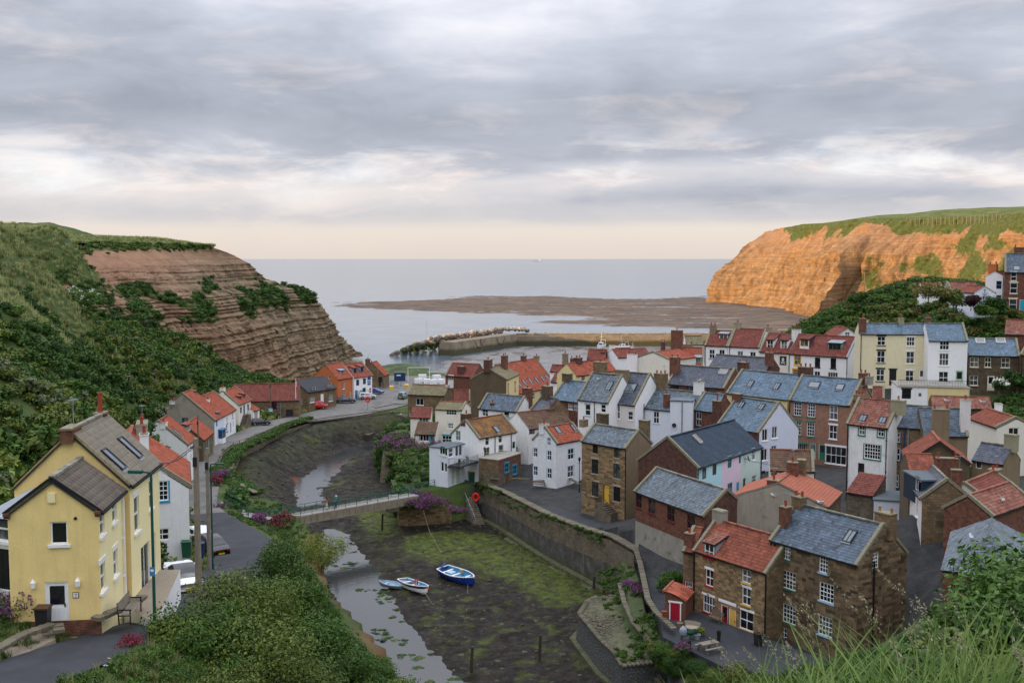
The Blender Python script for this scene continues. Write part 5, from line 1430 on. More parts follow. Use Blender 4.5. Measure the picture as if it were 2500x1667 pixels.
# the hill the camera stands on
CTRL+=[(2,2,38.0),(-3,3,37.2),(2,6,36.8),(8,8,36.6),(4,14,32.3),(-4,12,32.5),(0,24,27),(10,40,19.5),(25,62,12),(21,76,8.5),(40,62,14),(30,30,27.5),(20,14,34.2),(13,24,28.5),(60,55,19),(62,28,31),(55,8,40),(0,-20,44),(45,-40,55),(-20,-5,38),(-10,28,26.5),(-4,48,17.5),(-16,22,30),(100,50,32),(130,20,50),(30,45,19)]
ALLP=np.array(CTRL+[g for g in GROUND_PTS if g[1]>0])
# merge near-duplicates
_k={}
for p in ALLP:_k.setdefault((round(p[0]/2.0),round(p[1]/2.0)),[]).append(p)
ALLP=np.array([np.mean(v,0)for v in _k.values()])
def tps_fit(P,lam=0.6):
 n=len(P);D=np.hypot(P[:,None,0]-P[None,:,0],P[:,None,1]-P[None,:,1])
 K=np.where(D>0,D*D*np.log(D+1e-9),0)/1000.0
 A=np.zeros((n+3,n+3));A[:n,:n]=K+np.eye(n)*lam*0.05
 Q=np.c_[np.ones(n),P[:,:2]];A[:n,n:]=Q;A[n:,:n]=Q.T
 return np.linalg.solve(A,np.r_[P[:,2],0,0,0])
TPSW=tps_fit(ALLP)
def tps(X,Y):
 sh=np.shape(X);X,Y=np.ravel(X).astype(float),np.ravel(Y).astype(float)
 out=np.empty(X.shape)
 for i in range(0,len(X),8000):
  D=np.hypot(X[i:i+8000,None]-ALLP[None,:,0],Y[i:i+8000,None]-ALLP[None,:,1])
  K=np.where(D>0,D*D*np.log(D+1e-9),0)/1000.0
  out[i:i+8000]=K@TPSW[:-3]+TPSW[-3]+TPSW[-2]*X[i:i+8000]+TPSW[-1]*Y[i:i+8000]
 return out.reshape(sh)
RIVER=[(-9,84),(-12.0,99),(-18.2,112),(-20.6,121),(-24.2,136),(-27.5,143.0),(-33,151),(-41,158),(-43.5,166),(-48.0,189),(-46.8,196),(-45.5,215),(-42.5,228),(-27,244),(-23.5,240),(-24.0,222),(-24.5,206),(-22.5,191),(-19,184),(-17.0,172),(-16.4,158),(-16.3,154.5),(-9,155.5),(-4.8,159.6),(-1.2,152.5),(4.5,138),(8.6,129.2),(11.2,124.0),(13.3,116.5),(13.2,112),(12.8,105),(12.5,100),(12.8,96.5),(13.6,92.5),(12.5,84),(0,78)]
SEAWALL=[(-4.9,160.4),(-4.4,159.2),(-1.2,152.2),(4.5,137.7),(8.6,129),(11.2,123.6),(13.4,116.5)]
SEAWALL_TOP=[6.3,6.45,6.6,6.9,7.3,7.8,8.0]
LEFTWALL=[(-35.5,149),(-41,158),(-43.5,166),(-46.0,178),(-48.0,189),(-46.8,196),(-45.5,215),(-42.5,228),(-27,244.4)]
LEFTWALL_TOP=[7.4,7.2,7.0,6.8,6.7,6.5,6.1,5.8,5.75]
# ---- land sheet
gx,gy=np.meshgrid(np.arange(-262,172,1.5),np.arange(-66,372,1.5))
gz=tps(gx,gy)
ld,lp=seg_dist([V2(p)for p in LANE],gx,gy)
li=np.clip(lp.astype(int),0,len(LANE)-2);lt=lp-li
lz=np.array([p[2]for p in LANE]);lw=np.array(LANEW)
lz_=lz[li]*(1-lt)+lz[li+1]*lt;lw_=lw[li]*(1-lt)+lw[li+1]*lt
k=1-smooth(lw_+0.6,lw_+3.5,ld)
gz=gz*(1-k)+(lz_-0.14)*k
hillm=smooth(-30,-60,gx)
gz+=(fbm(gx,gy,0.12,4,2)-0.5)*(0.5+3.2*hillm)*(1-k)
rin=poly_mask(RIVER,gx,gy);rd,_=seg_dist(RIVER,gx,gy,True)
sunk=rin|((rd<0.7)&(gy>100)&(gx>-50))
gz=np.where(sunk,-7.0,gz)
# no ground above the water beyond the shore line
shore=(gy>352)&(gx>-62)
gz=np.where(shore,-5.0,gz)
def land_z(x,y):
 return float(tps(np.array([x]),np.array([y]))[0])
def ground_mat():
 n=NB('ground')
 p=n.coord('World')
 c=n.ramp(n.noise(p,0.25,6,0.65),[(0.3,(0.035,0.055,0.014)),(0.5,(0.055,0.085,0.022)),(0.7,(0.085,0.10,0.035))])
 pav=n.attr('paved')
 c2=n.ramp(n.noise(p,0.8,6,0.65),[(0.3,(0.026,0.027,0.028)),(0.7,(0.062,0.061,0.060))])
 c=n.mix(pav,c,c2)
 soil=n.attr('soil')
 c=n.mix(soil,c,n.ramp(n.noise(p,0.6,5),[(0.3,(0.13,0.055,0.028)),(0.7,(0.23,0.11,0.06))]))
 n.bump(n.noise(p,3.0,5),0.5,0.2)
 return n.done(c,0.9,0.2)
MATS['ground']=ground_mat()
paved=((gx>-6)&(gy>84)&(gy<345)&(gx<110)&(gz<24.5)).astype(float)
paved*=1-smooth(60,75,gx-(gy-150)*0.15)
soil=smooth(3.0,0.5,rd)*((gx<-8)&(gy<140))*smooth(0.35,0.5,fbm(gx,gy,0.2,3,5))
keep=~(sunk[:-1,:-1]&sunk[1:,:-1]&sunk[:-1,1:]&sunk[1:,1:])
LAND=grid_obj('ground',gx,gy,gz,'ground',attrs={'paved':paved,'soil':soil},keep=keep)
# ---- road ribbon
def asphalt(name,col):
 n=NB(name);p=n.coord('World')
 c=n.ramp(n.noise(p,0.7,6,0.65),[(0.25,tuple(x*.75 for x in col)),(0.75,tuple(x*1.25 for x in col))])
 patch=n.ramp(n.noise(n.coord('World',(1,.3,1)),0.35,3),[(0.55,0.0),(0.6,1.0)])
 c=n.mix(n.math('MULTIPLY',patch,.5),c,tuple(x*.6 for x in col))
 n.bump(n.noise(p,25,3),0.3,0.02)
 MATS[name]=n.done(c,0.85,0.25)
asphalt('asphalt',(0.044,0.047,0.054));asphalt('concrete_road',(0.16,0.155,0.145))
def ribbon(name,pts,ws,mat,dz=0.0,sub=6,kind='structure'):
 """smooth road strip through (x, y, z) with half widths"""
 P=[];n=len(pts)
 for i in range(n-1):
  p0,p1,p2,p3=[np.array(pts[max(0,min(n-1,i+d))])for d in(-1,0,1,2)]
  for j in range(sub):
   t=j/sub
   q=0.5*((2*p1)+(-p0+p2)*t+(2*p0-5*p1+4*p2-p3)*t*t+(-p0+3*p1-3*p2+p3)*t**3)
   P.append((*q,ws[i]*(1-t)+ws[i+1]*t))
 P.append((*pts[-1],ws[-1]));P=np.array(P)
 T=np.gradient(P[:,:2],axis=0);T/=np.linalg.norm(T,axis=1,keepdims=True);Nn=np.c_[T[:,1],-T[:,0]]
 cols=np.linspace(-1,1,7)
 X=P[:,None,0]+Nn[:,None,0]*cols*P[:,None,3];Y=P[:,None,1]+Nn[:,None,1]*cols*P[:,None,3]
 Z=np.repeat(P[:,None,2],7,1)+dz+0.04*(1-cols**2)
 return grid_obj(name,X,Y,Z,mat,kind)
ribbon('road',LANE[:9],LANEW[:9],'asphalt')
ribbon('lane',LANE[8:],LANEW[8:],'concrete_road',0.004)
PATH=[(-9.0,163.0,6.2),(-5.5,162.2,6.2),(-2.0,157.8,6.15),(2.2,149.5,6.2),(6.8,139.5,6.5),(10.4,131.5,6.8),(12.7,124.5,6.95),(14.3,117.0,7.0),(15.0,110,7.0),(14.9,103.5,7.0),(15.2,97.5,7.0)]
ribbon('footpath',PATH,[1.2,1.5,1.6,1.5,1.4,1.4,1.2,1.1,1.0,1.3,1.6],'asphalt',0.12)
YARD=[(13.6,99.5),(16.6,99.8),(22.2,91.6),(26.8,85.2),(24.5,82.5),(17.5,84.5),(13.2,92.0)]
_y=MB();_y.face([(x,y,7.1)for x,y in YARD]);_y.face([(x,y,6.0)for x,y in YARD][::-1])
for _i in range(len(YARD)):_y.face([(*YARD[_i],6.0),(*YARD[(_i+1)%len(YARD)],6.0),(*YARD[(_i+1)%len(YARD)],7.1),(*YARD[_i],7.1)])
_y.build('yard','asphalt',kind='structure')
# ---- river bed, beck
STREAM=[fz('8',*p,0.9)for p in((150,490),(300,470),(425,455),(520,540),(620,650),(700,745),(790,870),(930,1080),(1000,1200),(1170,1370),(1250,1480),(1340,1600),(900,1720),(760,1500),(560,1380),(520,1250),(480,1150),(450,1000),(400,850),(340,720),(230,620),(120,560))]
STREAM=[V2(p)for p in STREAM]
STREAM2=[V2(fz('D',*p,1.0))for p in((600,1440),(760,1250),(860,1130),(1010,1010),(1250,960),(1500,930),(1700,915),(1830,890),(1760,950),(1640,990),(1450,1060),(1340,1180),(1250,1290),(1180,1420),(1150,1520),(900,1560),(620,1560))]
ALG=[[V2(fz('8',*p,1.0))for p in q]for q in(
((900,640),(1000,580),(1300,560),(1500,570),(1750,680),(2000,830),(2270,960),(2330,1000),(2250,1010),(2050,1060),(1900,1040),(1750,930),(1550,840),(1420,820),(1300,740),(1130,760),(950,690)),
((620,430),(800,400),(900,470),(880,570),(760,600),(640,520)),((1390,1390),(1480,1270),(1430,1370),(1400,1420)),((2090,1430),(2180,1470),(2130,1480)),((1950,1330),(2020,1360),(1960,1365)))]
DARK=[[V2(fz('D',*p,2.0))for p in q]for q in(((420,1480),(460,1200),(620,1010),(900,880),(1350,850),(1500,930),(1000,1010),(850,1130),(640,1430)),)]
rx,ry=np.meshgrid(np.arange(-54,20,0.4),np.arange(74,252,0.4))
ds,_=seg_dist(STREAM,rx,ry,True);ins1=poly_mask(STREAM,rx,ry);ds=np.where(ins1,-ds,ds)
ds2,_=seg_dist(STREAM2,rx,ry,True);ins2=poly_mask(STREAM2,rx,ry);ds2=np.where(ins2,-ds2,ds2)
dsm=np.minimum(ds,ds2)
dL,_=seg_dist(LEFTWALL,rx,ry)
bank=smooth(11,1,dL)*3.6*(ry>140)
nz=fbm(rx,ry,0.35,5,3)
rz=0.92+0.16*smooth(-1.2,2.5,ds)+0.012*np.clip(ds,0,12)+(nz-0.5)*0.42+(fbm(rx,ry,1.6,3,8)-.5)*.16
rz2=0.76+0.50*smooth(-2.5,3.5,ds2)+(nz-0.5)*0.40+(fbm(rx,ry,1.8,3,8)-.5)*.22
up_=smooth(150,160,ry)
rz=rz*(1-up_)+rz2*up_+bank
rz-=0.45*smooth(0.5,-2.5,ds)*(1-up_)
rz+=(np.abs(fbm(rx,ry,.55,4,41)-.5)*-.5+.09)*smooth(-1,2,dsm)
alg=np.zeros(rx.shape)
for q in ALG:
 d,_=seg_dist(q,rx,ry,True);i=poly_mask(q,rx,ry);alg=np.maximum(alg,smooth(1.2,-0.8,np.where(i,-d,d)+(fbm(rx,ry,0.7,4,4)-.5)*3))
alg=np.maximum(alg,smooth(0.62,0.74,fbm(rx,ry,0.22,5,9))*0.75*smooth(3,0.5,np.abs(dsm)))
alg=np.maximum(alg,.6*smooth(.60,.70,fbm(rx,ry,.9,4,51))*(ry<150)*smooth(-.5,2,ds))
alg=np.maximum(alg,0.30*smooth(9,2,dL)*(ry>140)*smooth(.4,.6,fbm(rx,ry,.3,4,6)))
rust=smooth(.55,.68,fbm(rx,ry,0.12,3,12))*smooth(-1,-3,ds2)
shing=smooth(9,3,dL)*(ry>165)+smooth(.55,.7,fbm(rx,ry,.09,3,21))*.5
dk=np.zeros(rx.shape)
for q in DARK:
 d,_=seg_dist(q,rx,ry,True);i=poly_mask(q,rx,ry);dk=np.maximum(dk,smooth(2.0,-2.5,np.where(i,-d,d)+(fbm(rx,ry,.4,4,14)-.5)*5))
def mud_mat():
 n=NB('mud');p=n.coord('World')
 c=n.ramp(n.noise(p,1.3,7,0.7),[(0.28,(0.007,0.006,0.005)),(0.5,(0.018,0.0145,0.011)),(0.72,(0.046,0.037,0.027))])
 peb=n.voro(p,4.5)
 c=n.mix(n.math('MULTIPLY',n.ramp(peb,[(0.05,1.0),(0.28,0.0)]),n.ramp(n.noise(p,0.4,4),[(.45,0.0),(.65,.55)])),c,(0.17,0.145,0.11))
 c=n.mix(n.math('MULTIPLY',n.attr('shingle'),.6),c,n.ramp(n.noise(p,2.2,5,.7),[(.3,(.013,.012,.006)),(.7,(.065,.06,.026))]))
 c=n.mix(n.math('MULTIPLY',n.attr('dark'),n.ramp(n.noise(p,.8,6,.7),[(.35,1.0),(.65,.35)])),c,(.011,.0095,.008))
 c=n.mix(n.attr('rust'),c,(0.13,0.045,0.022))
 g=n.ramp(n.noise(p,1.1,6,.7),[(0.3,(0.025,0.036,0.007)),(0.55,(0.080,0.105,0.016)),(0.75,(0.145,0.180,0.035))])
 al=n.math('MULTIPLY',n.attr('algae'),n.ramp(n.noise(p,0.9,6,.75),[(.36,0.12),(.55,1.0)]),clamp=True)
 c=n.mix(al,c,g)
 n.bump(n.math('ADD',n.noise(p,2.4,6,.7),n.math('MULTIPLY',peb,.5)),0.9,0.16)
 return n.done(c,n.ramp(n.noise(p,.7,4),[(.35,.5),(.65,.9)]),0.14)
MATS['mud']=mud_mat()
rkeep=poly_mask(RIVER,rx,ry)|(seg_dist(RIVER,rx,ry,True)[0]<2.2)
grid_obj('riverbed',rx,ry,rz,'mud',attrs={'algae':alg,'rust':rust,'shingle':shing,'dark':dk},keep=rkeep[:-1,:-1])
def water_mat(name,col,bumpk,scale,rough=0.04,stretch=(1,1,1),spec=.5):
 n=NB(name);p=n.coord('World',stretch)
 b=n.math('ADD',n.noise(p,scale,4,.55),n.math('MULTIPLY',n.noise(p,scale*4.7,3),.35))
 n.bump(b,bumpk,0.1)
 c=n.mix(n.ramp(n.noise(n.coord('World'),.05,3),[(.35,0.0),(.65,1.0)]),tuple(x*.8 for x in col),tuple(x*1.2 for x in col))
 MATS[name]=n.done(c,rough,spec)
 return n
water_mat('beck_water',(0.030,0.034,0.036),0.10,1.6,0.05)
wx,wy=np.meshgrid(np.linspace(-54,16,30),np.linspace(74,252,60))
grid_obj('beck',wx,wy,np.full(wx.shape,0.90),'beck_water')
water_mat('sea_water',(0.10,0.14,0.18),0.35,0.12,0.16,(1,.45,1),.5)
sea=MB();sea.face([(-60000,-3000,0),(60000,-3000,0),(60000,80000,0),(-60000,80000,0)]);sea.build('sea','sea_water',kind='structure',uv=False)
# ---- harbour mud, beach and rocky scars
def wet_mud():
 n=NB('harbour_mud');p=n.coord('World',(1,.5,1))
 c=n.ramp(n.noise(p,.18,6,.7),[(.3,(.075,.068,.066)),(.6,(.15,.14,.135)),(.8,(.22,.20,.19))])
 n.bump(n.noise(p,.6,6,.65),.5,.25)
 MATS['harbour_mud']=n.done(c,n.ramp(n.noise(p,.12,4),[(.4,.16),(.6,.5)]),.5)
wet_mud()
HMUD=[(-33,330),(-34,365),(-27,406),(-23,440),(4,492),(90,494),(170,480),(200,380),(170,250),(60,255),(0,285)]
mx,my=np.meshgrid(np.arange(-60,205,2.0),np.arange(250,505,2.0))
md,_=seg_dist(HMUD,mx,my,True);mi_=poly_mask(HMUD,mx,my);md=np.where(mi_,-md,md)
mz=0.42*smooth(6,-10,md)-.18+(fbm(mx,my,.06,5,4)-.5)*.42
grid_obj('harbour_mud',mx,my,mz,'harbour_mud',keep=(md<14)[:-1,:-1])
def algae_bank():
 x,y=np.meshgrid(np.linspace(-58,-24,60),np.linspace(335,418,90))
 r=np.hypot((x+41)/13,(y-384)/27)
 z=2.4*smooth(1.15,0.1,r+(fbm(x,y,.1,4,3)-.5)*.5)-.4+(fbm(x,y,.5,4,7)-.5)*.7
 n=NB('algae_rock');p=n.coord('World')
 c=n.ramp(n.noise(p,.35,6,.7),[(.3,(.03,.03,.02)),(.5,(.05,.075,.02)),(.7,(.10,.16,.035))])
 n.bump(n.noise(p,1.2,5),.8,.3);MATS['algae_rock']=n.done(c,.8)
 grid_obj('beach',x,y,z,'algae_rock')
algae_bank()
SCAR=[V2(fz('13',*p,.2))for p in((40,336),(250,326),(500,316),(760,302),(900,290),(1300,288),(1600,300),(1950,304),(2050,290),(2230,288),(2352,322),(2600,300),(2900,420),(2700,500),(2352,478),(1900,470),(1600,464),(1420,452),(1285,431),(1420,425),(1560,422),(1660,412),(1500,402),(1300,396),(1000,392),(800,386),(560,372),(330,362),(60,342))]
def scars():
 x,y=np.meshgrid(np.arange(-330,420,2.5),np.linspace(560,1250,240))
 d,_=seg_dist(SCAR,x,y,True);i=poly_mask(SCAR,x,y);d=np.where(i,-d,d)
 str_=fbm(x*.35+y*.1,y*1.6,.05,5,6)
 z=-.50+.86*smooth(10,-14,d+(fbm(x,y,.03,4,2)-.5)*34)+(str_-.5)*2.0+(fbm(x,y,.25,4,9,.65)-.5)*1.1
 z+=smooth(30,-10,seg_dist([V2(fz('13',2215,330,0)),V2(fz('13',2352,340,0)),V2(fz('13',2700,430,0))],x,y)[0])*1.4
 n=NB('scar_rock');p=n.coord('World',(.4,1,1))
 c=n.ramp(n.noise(p,.10,7,.72),[(.32,(.03,.022,.017)),(.5,(.085,.056,.038)),(.68,(.21,.135,.085))])
 c=n.mix(n.ramp(n.noise(p,.05,5),[(.55,0.0),(.7,.7)]),c,(.07,.075,.025))
 n.bump(n.noise(p,.5,6,.7),1.0,.6);MATS['scar_rock']=n.done(c,.75,.35)
 grid_obj('rock_platform',x,y,z,'scar_rock',keep=(d<26)[:-1,:-1])
scars()
# ---- the left headland: strata cliff as a sheet over (along, height)
def rock_mat(name,stops,band,green=None):
 n=NB(name);p=n.coord('World')
 warp=n.math('MULTIPLY',n.math('SUBTRACT',n.noise(p,.05,4),.5),5.0)
 sep=n.N.new('ShaderNodeSeparateXYZ');n.L.new(p,sep.inputs[0])
 z=n.math('ADD',sep.outputs['Z'],warp)
 cmb=n.N.new('ShaderNodeCombineXYZ');n.L.new(z,cmb.inputs[2])
 n.L.new(n.math('MULTIPLY',sep.outputs['X'],.03),cmb.inputs[0]);n.L.new(n.math('MULTIPLY',sep.outputs['Y'],.03),cmb.inputs[1])
 lay=n.noise(cmb.outputs[0],band,6,.7)
 c=n.ramp(lay,stops)
 c=n.mix(n.ramp(n.noise(p,.35,6,.7),[(.35,0.0),(.7,.6)]),c,tuple(x*.62 for x in stops[len(stops)//2][1]))
 vs_=n.noise(n.coord('World',(1,1,.16)),.16,6,.68)
 c=n.scale(c,n.ramp(vs_,[(.32,.55),(.5,1.0),(.68,1.25)]))
 hm=n.attr('red')
 c=n.mix(hm,c,n.ramp(n.noise(p,.3,6,.7),[(.3,(.24,.125,.075)),(.7,(.38,.22,.135))]))
 gr=n.ramp(n.math('ADD',n.attr('green'),n.math('MULTIPLY',n.math('SUBTRACT',n.noise(p,.16,8,.8),.5),2.6)),[(.40,0.0),(.62,1.0)])
 c=n.mix(gr,c,n.ramp(n.noise(p,.5,5,.65),[(.3,(.04,.06,.016)),(.7,(.11,.13,.04))]))
 n.bump(n.math('ADD',lay,n.math('MULTIPLY',n.noise(p,.9,6,.7),.8)),1.0,.9)
 MATS[name]=n.done(c,.9,.2)
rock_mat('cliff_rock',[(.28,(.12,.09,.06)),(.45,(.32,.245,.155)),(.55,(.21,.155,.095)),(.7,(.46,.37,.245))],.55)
NZ=np.array([1.0,2,5,10,17,22,27,29.5,31,33.5,38,41,44])
NT=np.array([(434,-61),(432,-61.5),(425,-62.6),(415,-63.6),(405,-67),(400,-70.6),(395,-72.5),(390,-75),(380,-80.7),(370,-84.5),(360,-86.4),(350,-89.6),(335,-93.5)],float)
NL=np.array([(292,-72),(292,-72),(285,-75),(276,-78),(262,-82),(248,-86),(236,-90),(226,-94),(222,-96),(222,-99),(250,-102),(262,-106),(282,-110)],float)
def nab():
 zs=np.linspace(1.0,44,170);ss=np.linspace(0,1,300)
 Lx,Ly=np.interp(zs,NZ,NL[:,1]),np.interp(zs,NZ,NL[:,0]);Tx,Ty=np.interp(zs,NZ,NT[:,1]),np.interp(zs,NZ,NT[:,0])
 S,Zg=np.meshgrid(ss,zs)
 X=Lx[:,None]*(1-S)+Tx[:,None]*S;Y=Ly[:,None]*(1-S)+Ty[:,None]*S
 bow=np.sin(S*math.pi)*4.0
 X=X+bow*(.5-Zg/60)
 # strata ledges: hard beds stand proud, soft beds are cut back
 w=Zg+(fbm(Y,Zg*.2,.02,3,3)-.5)*2.5
 lay=np.tanh((fbm(w+(fbm(Y,Zg,.25,3,6)-.5)*.8,w*0+3.7,.9,3,5)-.5)*5)*.32
 rough=fbm(Y,Zg*.8,.16,6,7,.6)-.5
 gul=fbm(Y,Zg*.12,.07,4,11)-.5
 bare=smooth(40,34,Zg)
 lay=lay+np.tanh((fbm(w,w*0+9.1,2.2,2,7)-.5)*6)*.30*(.4+fbm(Y,Zg,.06,3,8));crk=(fbm(Y*3.0,Zg*.5,.25,4,13)-.5)*smooth(34,22,Zg)
 disp=crk*4.0+(lay*1.5*(.5+fbm(Y,Zg,.05,3,22))+rough*5.6)*(.25+.75*bare)+gul*6.5*(.4+.6*smooth(40,20,Zg))
 X=X+disp*.9;Y=Y-disp*.25
 fade=S**8
 # turn the end round to the sea side
 n2=16;T=np.linspace(0,1,n2+1)[1:]
 X2=X[:,-1:]-34*T**1.3;Y2=Y[:,-1:]+7*np.sin(T*1.9)+(fbm(T[None,:]*30+zs[:,None]*0,zs[:,None]+T*0,.2,3,2)-.5)*2
 X,Y,Zg=np.hstack([X,X2]),np.hstack([Y,Y2]),np.hstack([Zg,np.repeat(zs[:,None],n2,1)])
 S=np.hstack([S,np.ones((len(zs),n2))])
 green=smooth(.47,.58,fbm(Y,Zg*1.5,.09,5,15))*smooth(21,26,Zg+(fbm(Y,Zg,.03,3,5)-.5)*12)*smooth(36,31,Zg)+smooth(40.5,43,Zg+S*-1.5)+smooth(.1,.02,S)
 red=.85*smooth(27,40,Zg+(fbm(Y,Zg,.05,4,4)-.5)*14-S*5)+.5*smooth(.7,.2,S+(fbm(Y,Zg,.04,4,9)-.5)*.6)
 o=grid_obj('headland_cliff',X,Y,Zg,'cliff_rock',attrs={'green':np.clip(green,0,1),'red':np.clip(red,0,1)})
 # grassy top behind the edge
 top=np.stack([X[-1,:],Y[-1,:]],-1)
 t=np.linspace(0,1,22)
 PX=top[:,0][None,:]-170*t[:,None];PY=top[:,1][None,:]+6*t[:,None]*0
 PZ=44+2.0*smooth(0,.12,t)[:,None]+1.5*t[:,None]+(fbm(PX,PY,.05,3,3)-.5)*1.5*smooth(0,.1,t)[:,None]
 grid_obj('headland_top',PX,PY,PZ,'grassland')
 return X,Y,Zg,green
def grass_mat():
 n=NB('grassland');p=n.coord('World')
 c=n.ramp(n.noise(p,.12,6,.7),[(.3,(.05,.075,.018)),(.5,(.10,.125,.035)),(.7,(.17,.175,.075))])
 n.bump(n.noise(p,2.0,5,.7),.8,.3);MATS['grassland']=n.done(c,.95,.15)
grass_mat()
NAB=nab()
# ---- the sunlit right cliff: columns of photo points at true depth
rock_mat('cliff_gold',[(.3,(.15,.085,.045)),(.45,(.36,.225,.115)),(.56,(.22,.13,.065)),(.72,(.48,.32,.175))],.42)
RC=[
[(470,195,985),(380,270,975),(250,400,970),(130,510,968),(80,630,966),(62,712,964)],
[(760,140,925),(740,260,915),(690,420,905),(630,560,900),(560,680,896),(520,755,893)],
[(960,130,860),(900,290,845),(815,420,838),(760,560,832),(715,680,828),(680,790,822)],
[(1120,108,800),(1070,230,790),(950,330,785),(905,470,780),(850,600,774),(790,740,768),],
[(1290,98,750),(1240,205,742),(1062,338,732),(1022,505,724),(948,630,716),(858,812,706)],
[(1440,96,742),(1370,215,736),(1210,350,730),(1170,505,734),(1105,640,734),(1010,810,730)],
[(1640,92,728),(1590,225,722),(1510,365,714),(1450,500,712),(1400,620,712),(1330,780,710)],
[(1900,82,700),(1860,220,690),(1810,370,684),(1760,490,680),(1710,600,676),(1660,780,672)],
[(2360,60,610),(2360,200,595),(2360,350,585),(2360,460,575),(2360,580,566),(2360,780,560)],
[(2900,30,520),(2900,190,505),(2900,350,495),(2900,470,485),(2900,600,478),(2900,800,470)]]
def right_cliff():
 G=np.array([[tuple(fat('11',x,y,Y))for x,y,Y in c]for c in RC]) # cols, rows, xyz
 G=np.concatenate([G,G[:,-1:]*np.array([1,1,0])+np.array([-4,0,-4.0])],1)
 from_c=np.linspace(0,len(RC)-1,560);from_r=np.linspace(0,6,220)
 def interp(A,t):
  i=np.clip(t.astype(int),0,A.shape[0]-2);f=(t-i)
  f=f*f*(3-2*f)*.35+f*.65
  return A[i]*(1-f)[:,None,None]+A[i+1]*f[:,None,None]
 A=interp(G,from_c);A=interp(A.transpose(1,0,2),from_r).transpose(1,0,2)
 X,Y,Z=A[...,0].T,A[...,1].T,A[...,2].T
 Cc,Rr=np.meshgrid(from_c,from_r)
 w=Z+(fbm(X,Y,.01,3,2)-.5)*5
 lay=fbm(w,w*0+1.3,.35,4,8)-.5
 al=Y*.8-X*.5
 rough=fbm(al,Z,.05,6,3,.62)-.5;gul=fbm(al+Z*.5,Z*.12,.035,5,5,.62)-.5;crk=np.abs(fbm(al*1.6,Z*.35,.05,5,17,.6)-.5)
 d=lay*1.8+rough*12+gul*24+smooth(.06,0,crk)*-3.5*smooth(.5,1.5,Rr)
 X=X+d*.85;Y=Y+d*.3
 green=smooth(.95,.3,Rr+(fbm(al,Z,.03,4,9)-.5)*2.2)+smooth(4.6,5.6,Cc)*(.12+.85*smooth(.40,.58,fbm(al,Z*1.3,.03,5,14)))*smooth(4.4,2.8,Rr-.25*(Cc-5))
 green*=smooth(.2,.9,Cc)
 red=smooth(2.2,.8,Rr+(fbm(al,Z,.04,3,2)-.5)*1.5)
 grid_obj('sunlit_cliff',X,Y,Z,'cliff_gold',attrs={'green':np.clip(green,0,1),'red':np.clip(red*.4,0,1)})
 # round the seaward end
 t=np.linspace(0,1,14)
 PX=X[:,:1]+160*t[None,:]**1.2;PY=Y[:,:1]+30*np.sin(t*1.6)[None,:]
 grid_obj('seaward_cliff',PX[:,::-1],PY[:,::-1],np.repeat(Z[:,:1],14,1),'cliff_gold',attrs={'green':PX*0,'red':PX*0})
 # fields behind the top edge
 ex,ey,ez=X[0],Y[0],Z[0];t=np.linspace(0,1,16)
 PX=ex[None,:]+260*t[:,None];PY=ey[None,:]+60*t[:,None];PZ=ez[None,:]+9*smooth(0,.35,t)[:,None]+(fbm(PX,PY,.02,3,6)-.5)*2*smooth(0,.2,t)[:,None]
 grid_obj('clifftop_field',PX,PY,PZ,'grassland')
 return PX,PY,PZ
RCTOP=right_cliff()
# ------------------------------------------------------------------ walls, bridge, pier
def sea_wall_mat():
 n=NB('sea_wall');p=n.coord('World')
 c=n.ramp(n.noise(p,.8,6,.7),[(.3,(.045,.042,.038)),(.55,(.10,.095,.085)),(.75,(.18,.17,.15))])
 st=n.noise(n.coord('World',(2.5,2.5,.12)),1.0,4,.6)
 c=n.mix(n.math('MULTIPLY',n.ramp(st,[(.60,0.0),(.72,1.0)]),.45),c,(.30,.29,.26))
 sep=n.N.new('ShaderNodeSeparateXYZ');n.L.new(p,sep.inputs[0])
 al=n.ramp(n.math('ADD',n.math('DIVIDE',sep.outputs['Z'],8.0),n.math('MULTIPLY',n.noise(p,.5,5),.25)),[(.26,1.0),(.42,0.0)])
 c=n.mix(al,c,(.055,.065,.022))
 n.bump(n.noise(p,2.5,6,.7),.7,.1);MATS['sea_wall']=n.done(c,.9,.2)
sea_wall_mat()
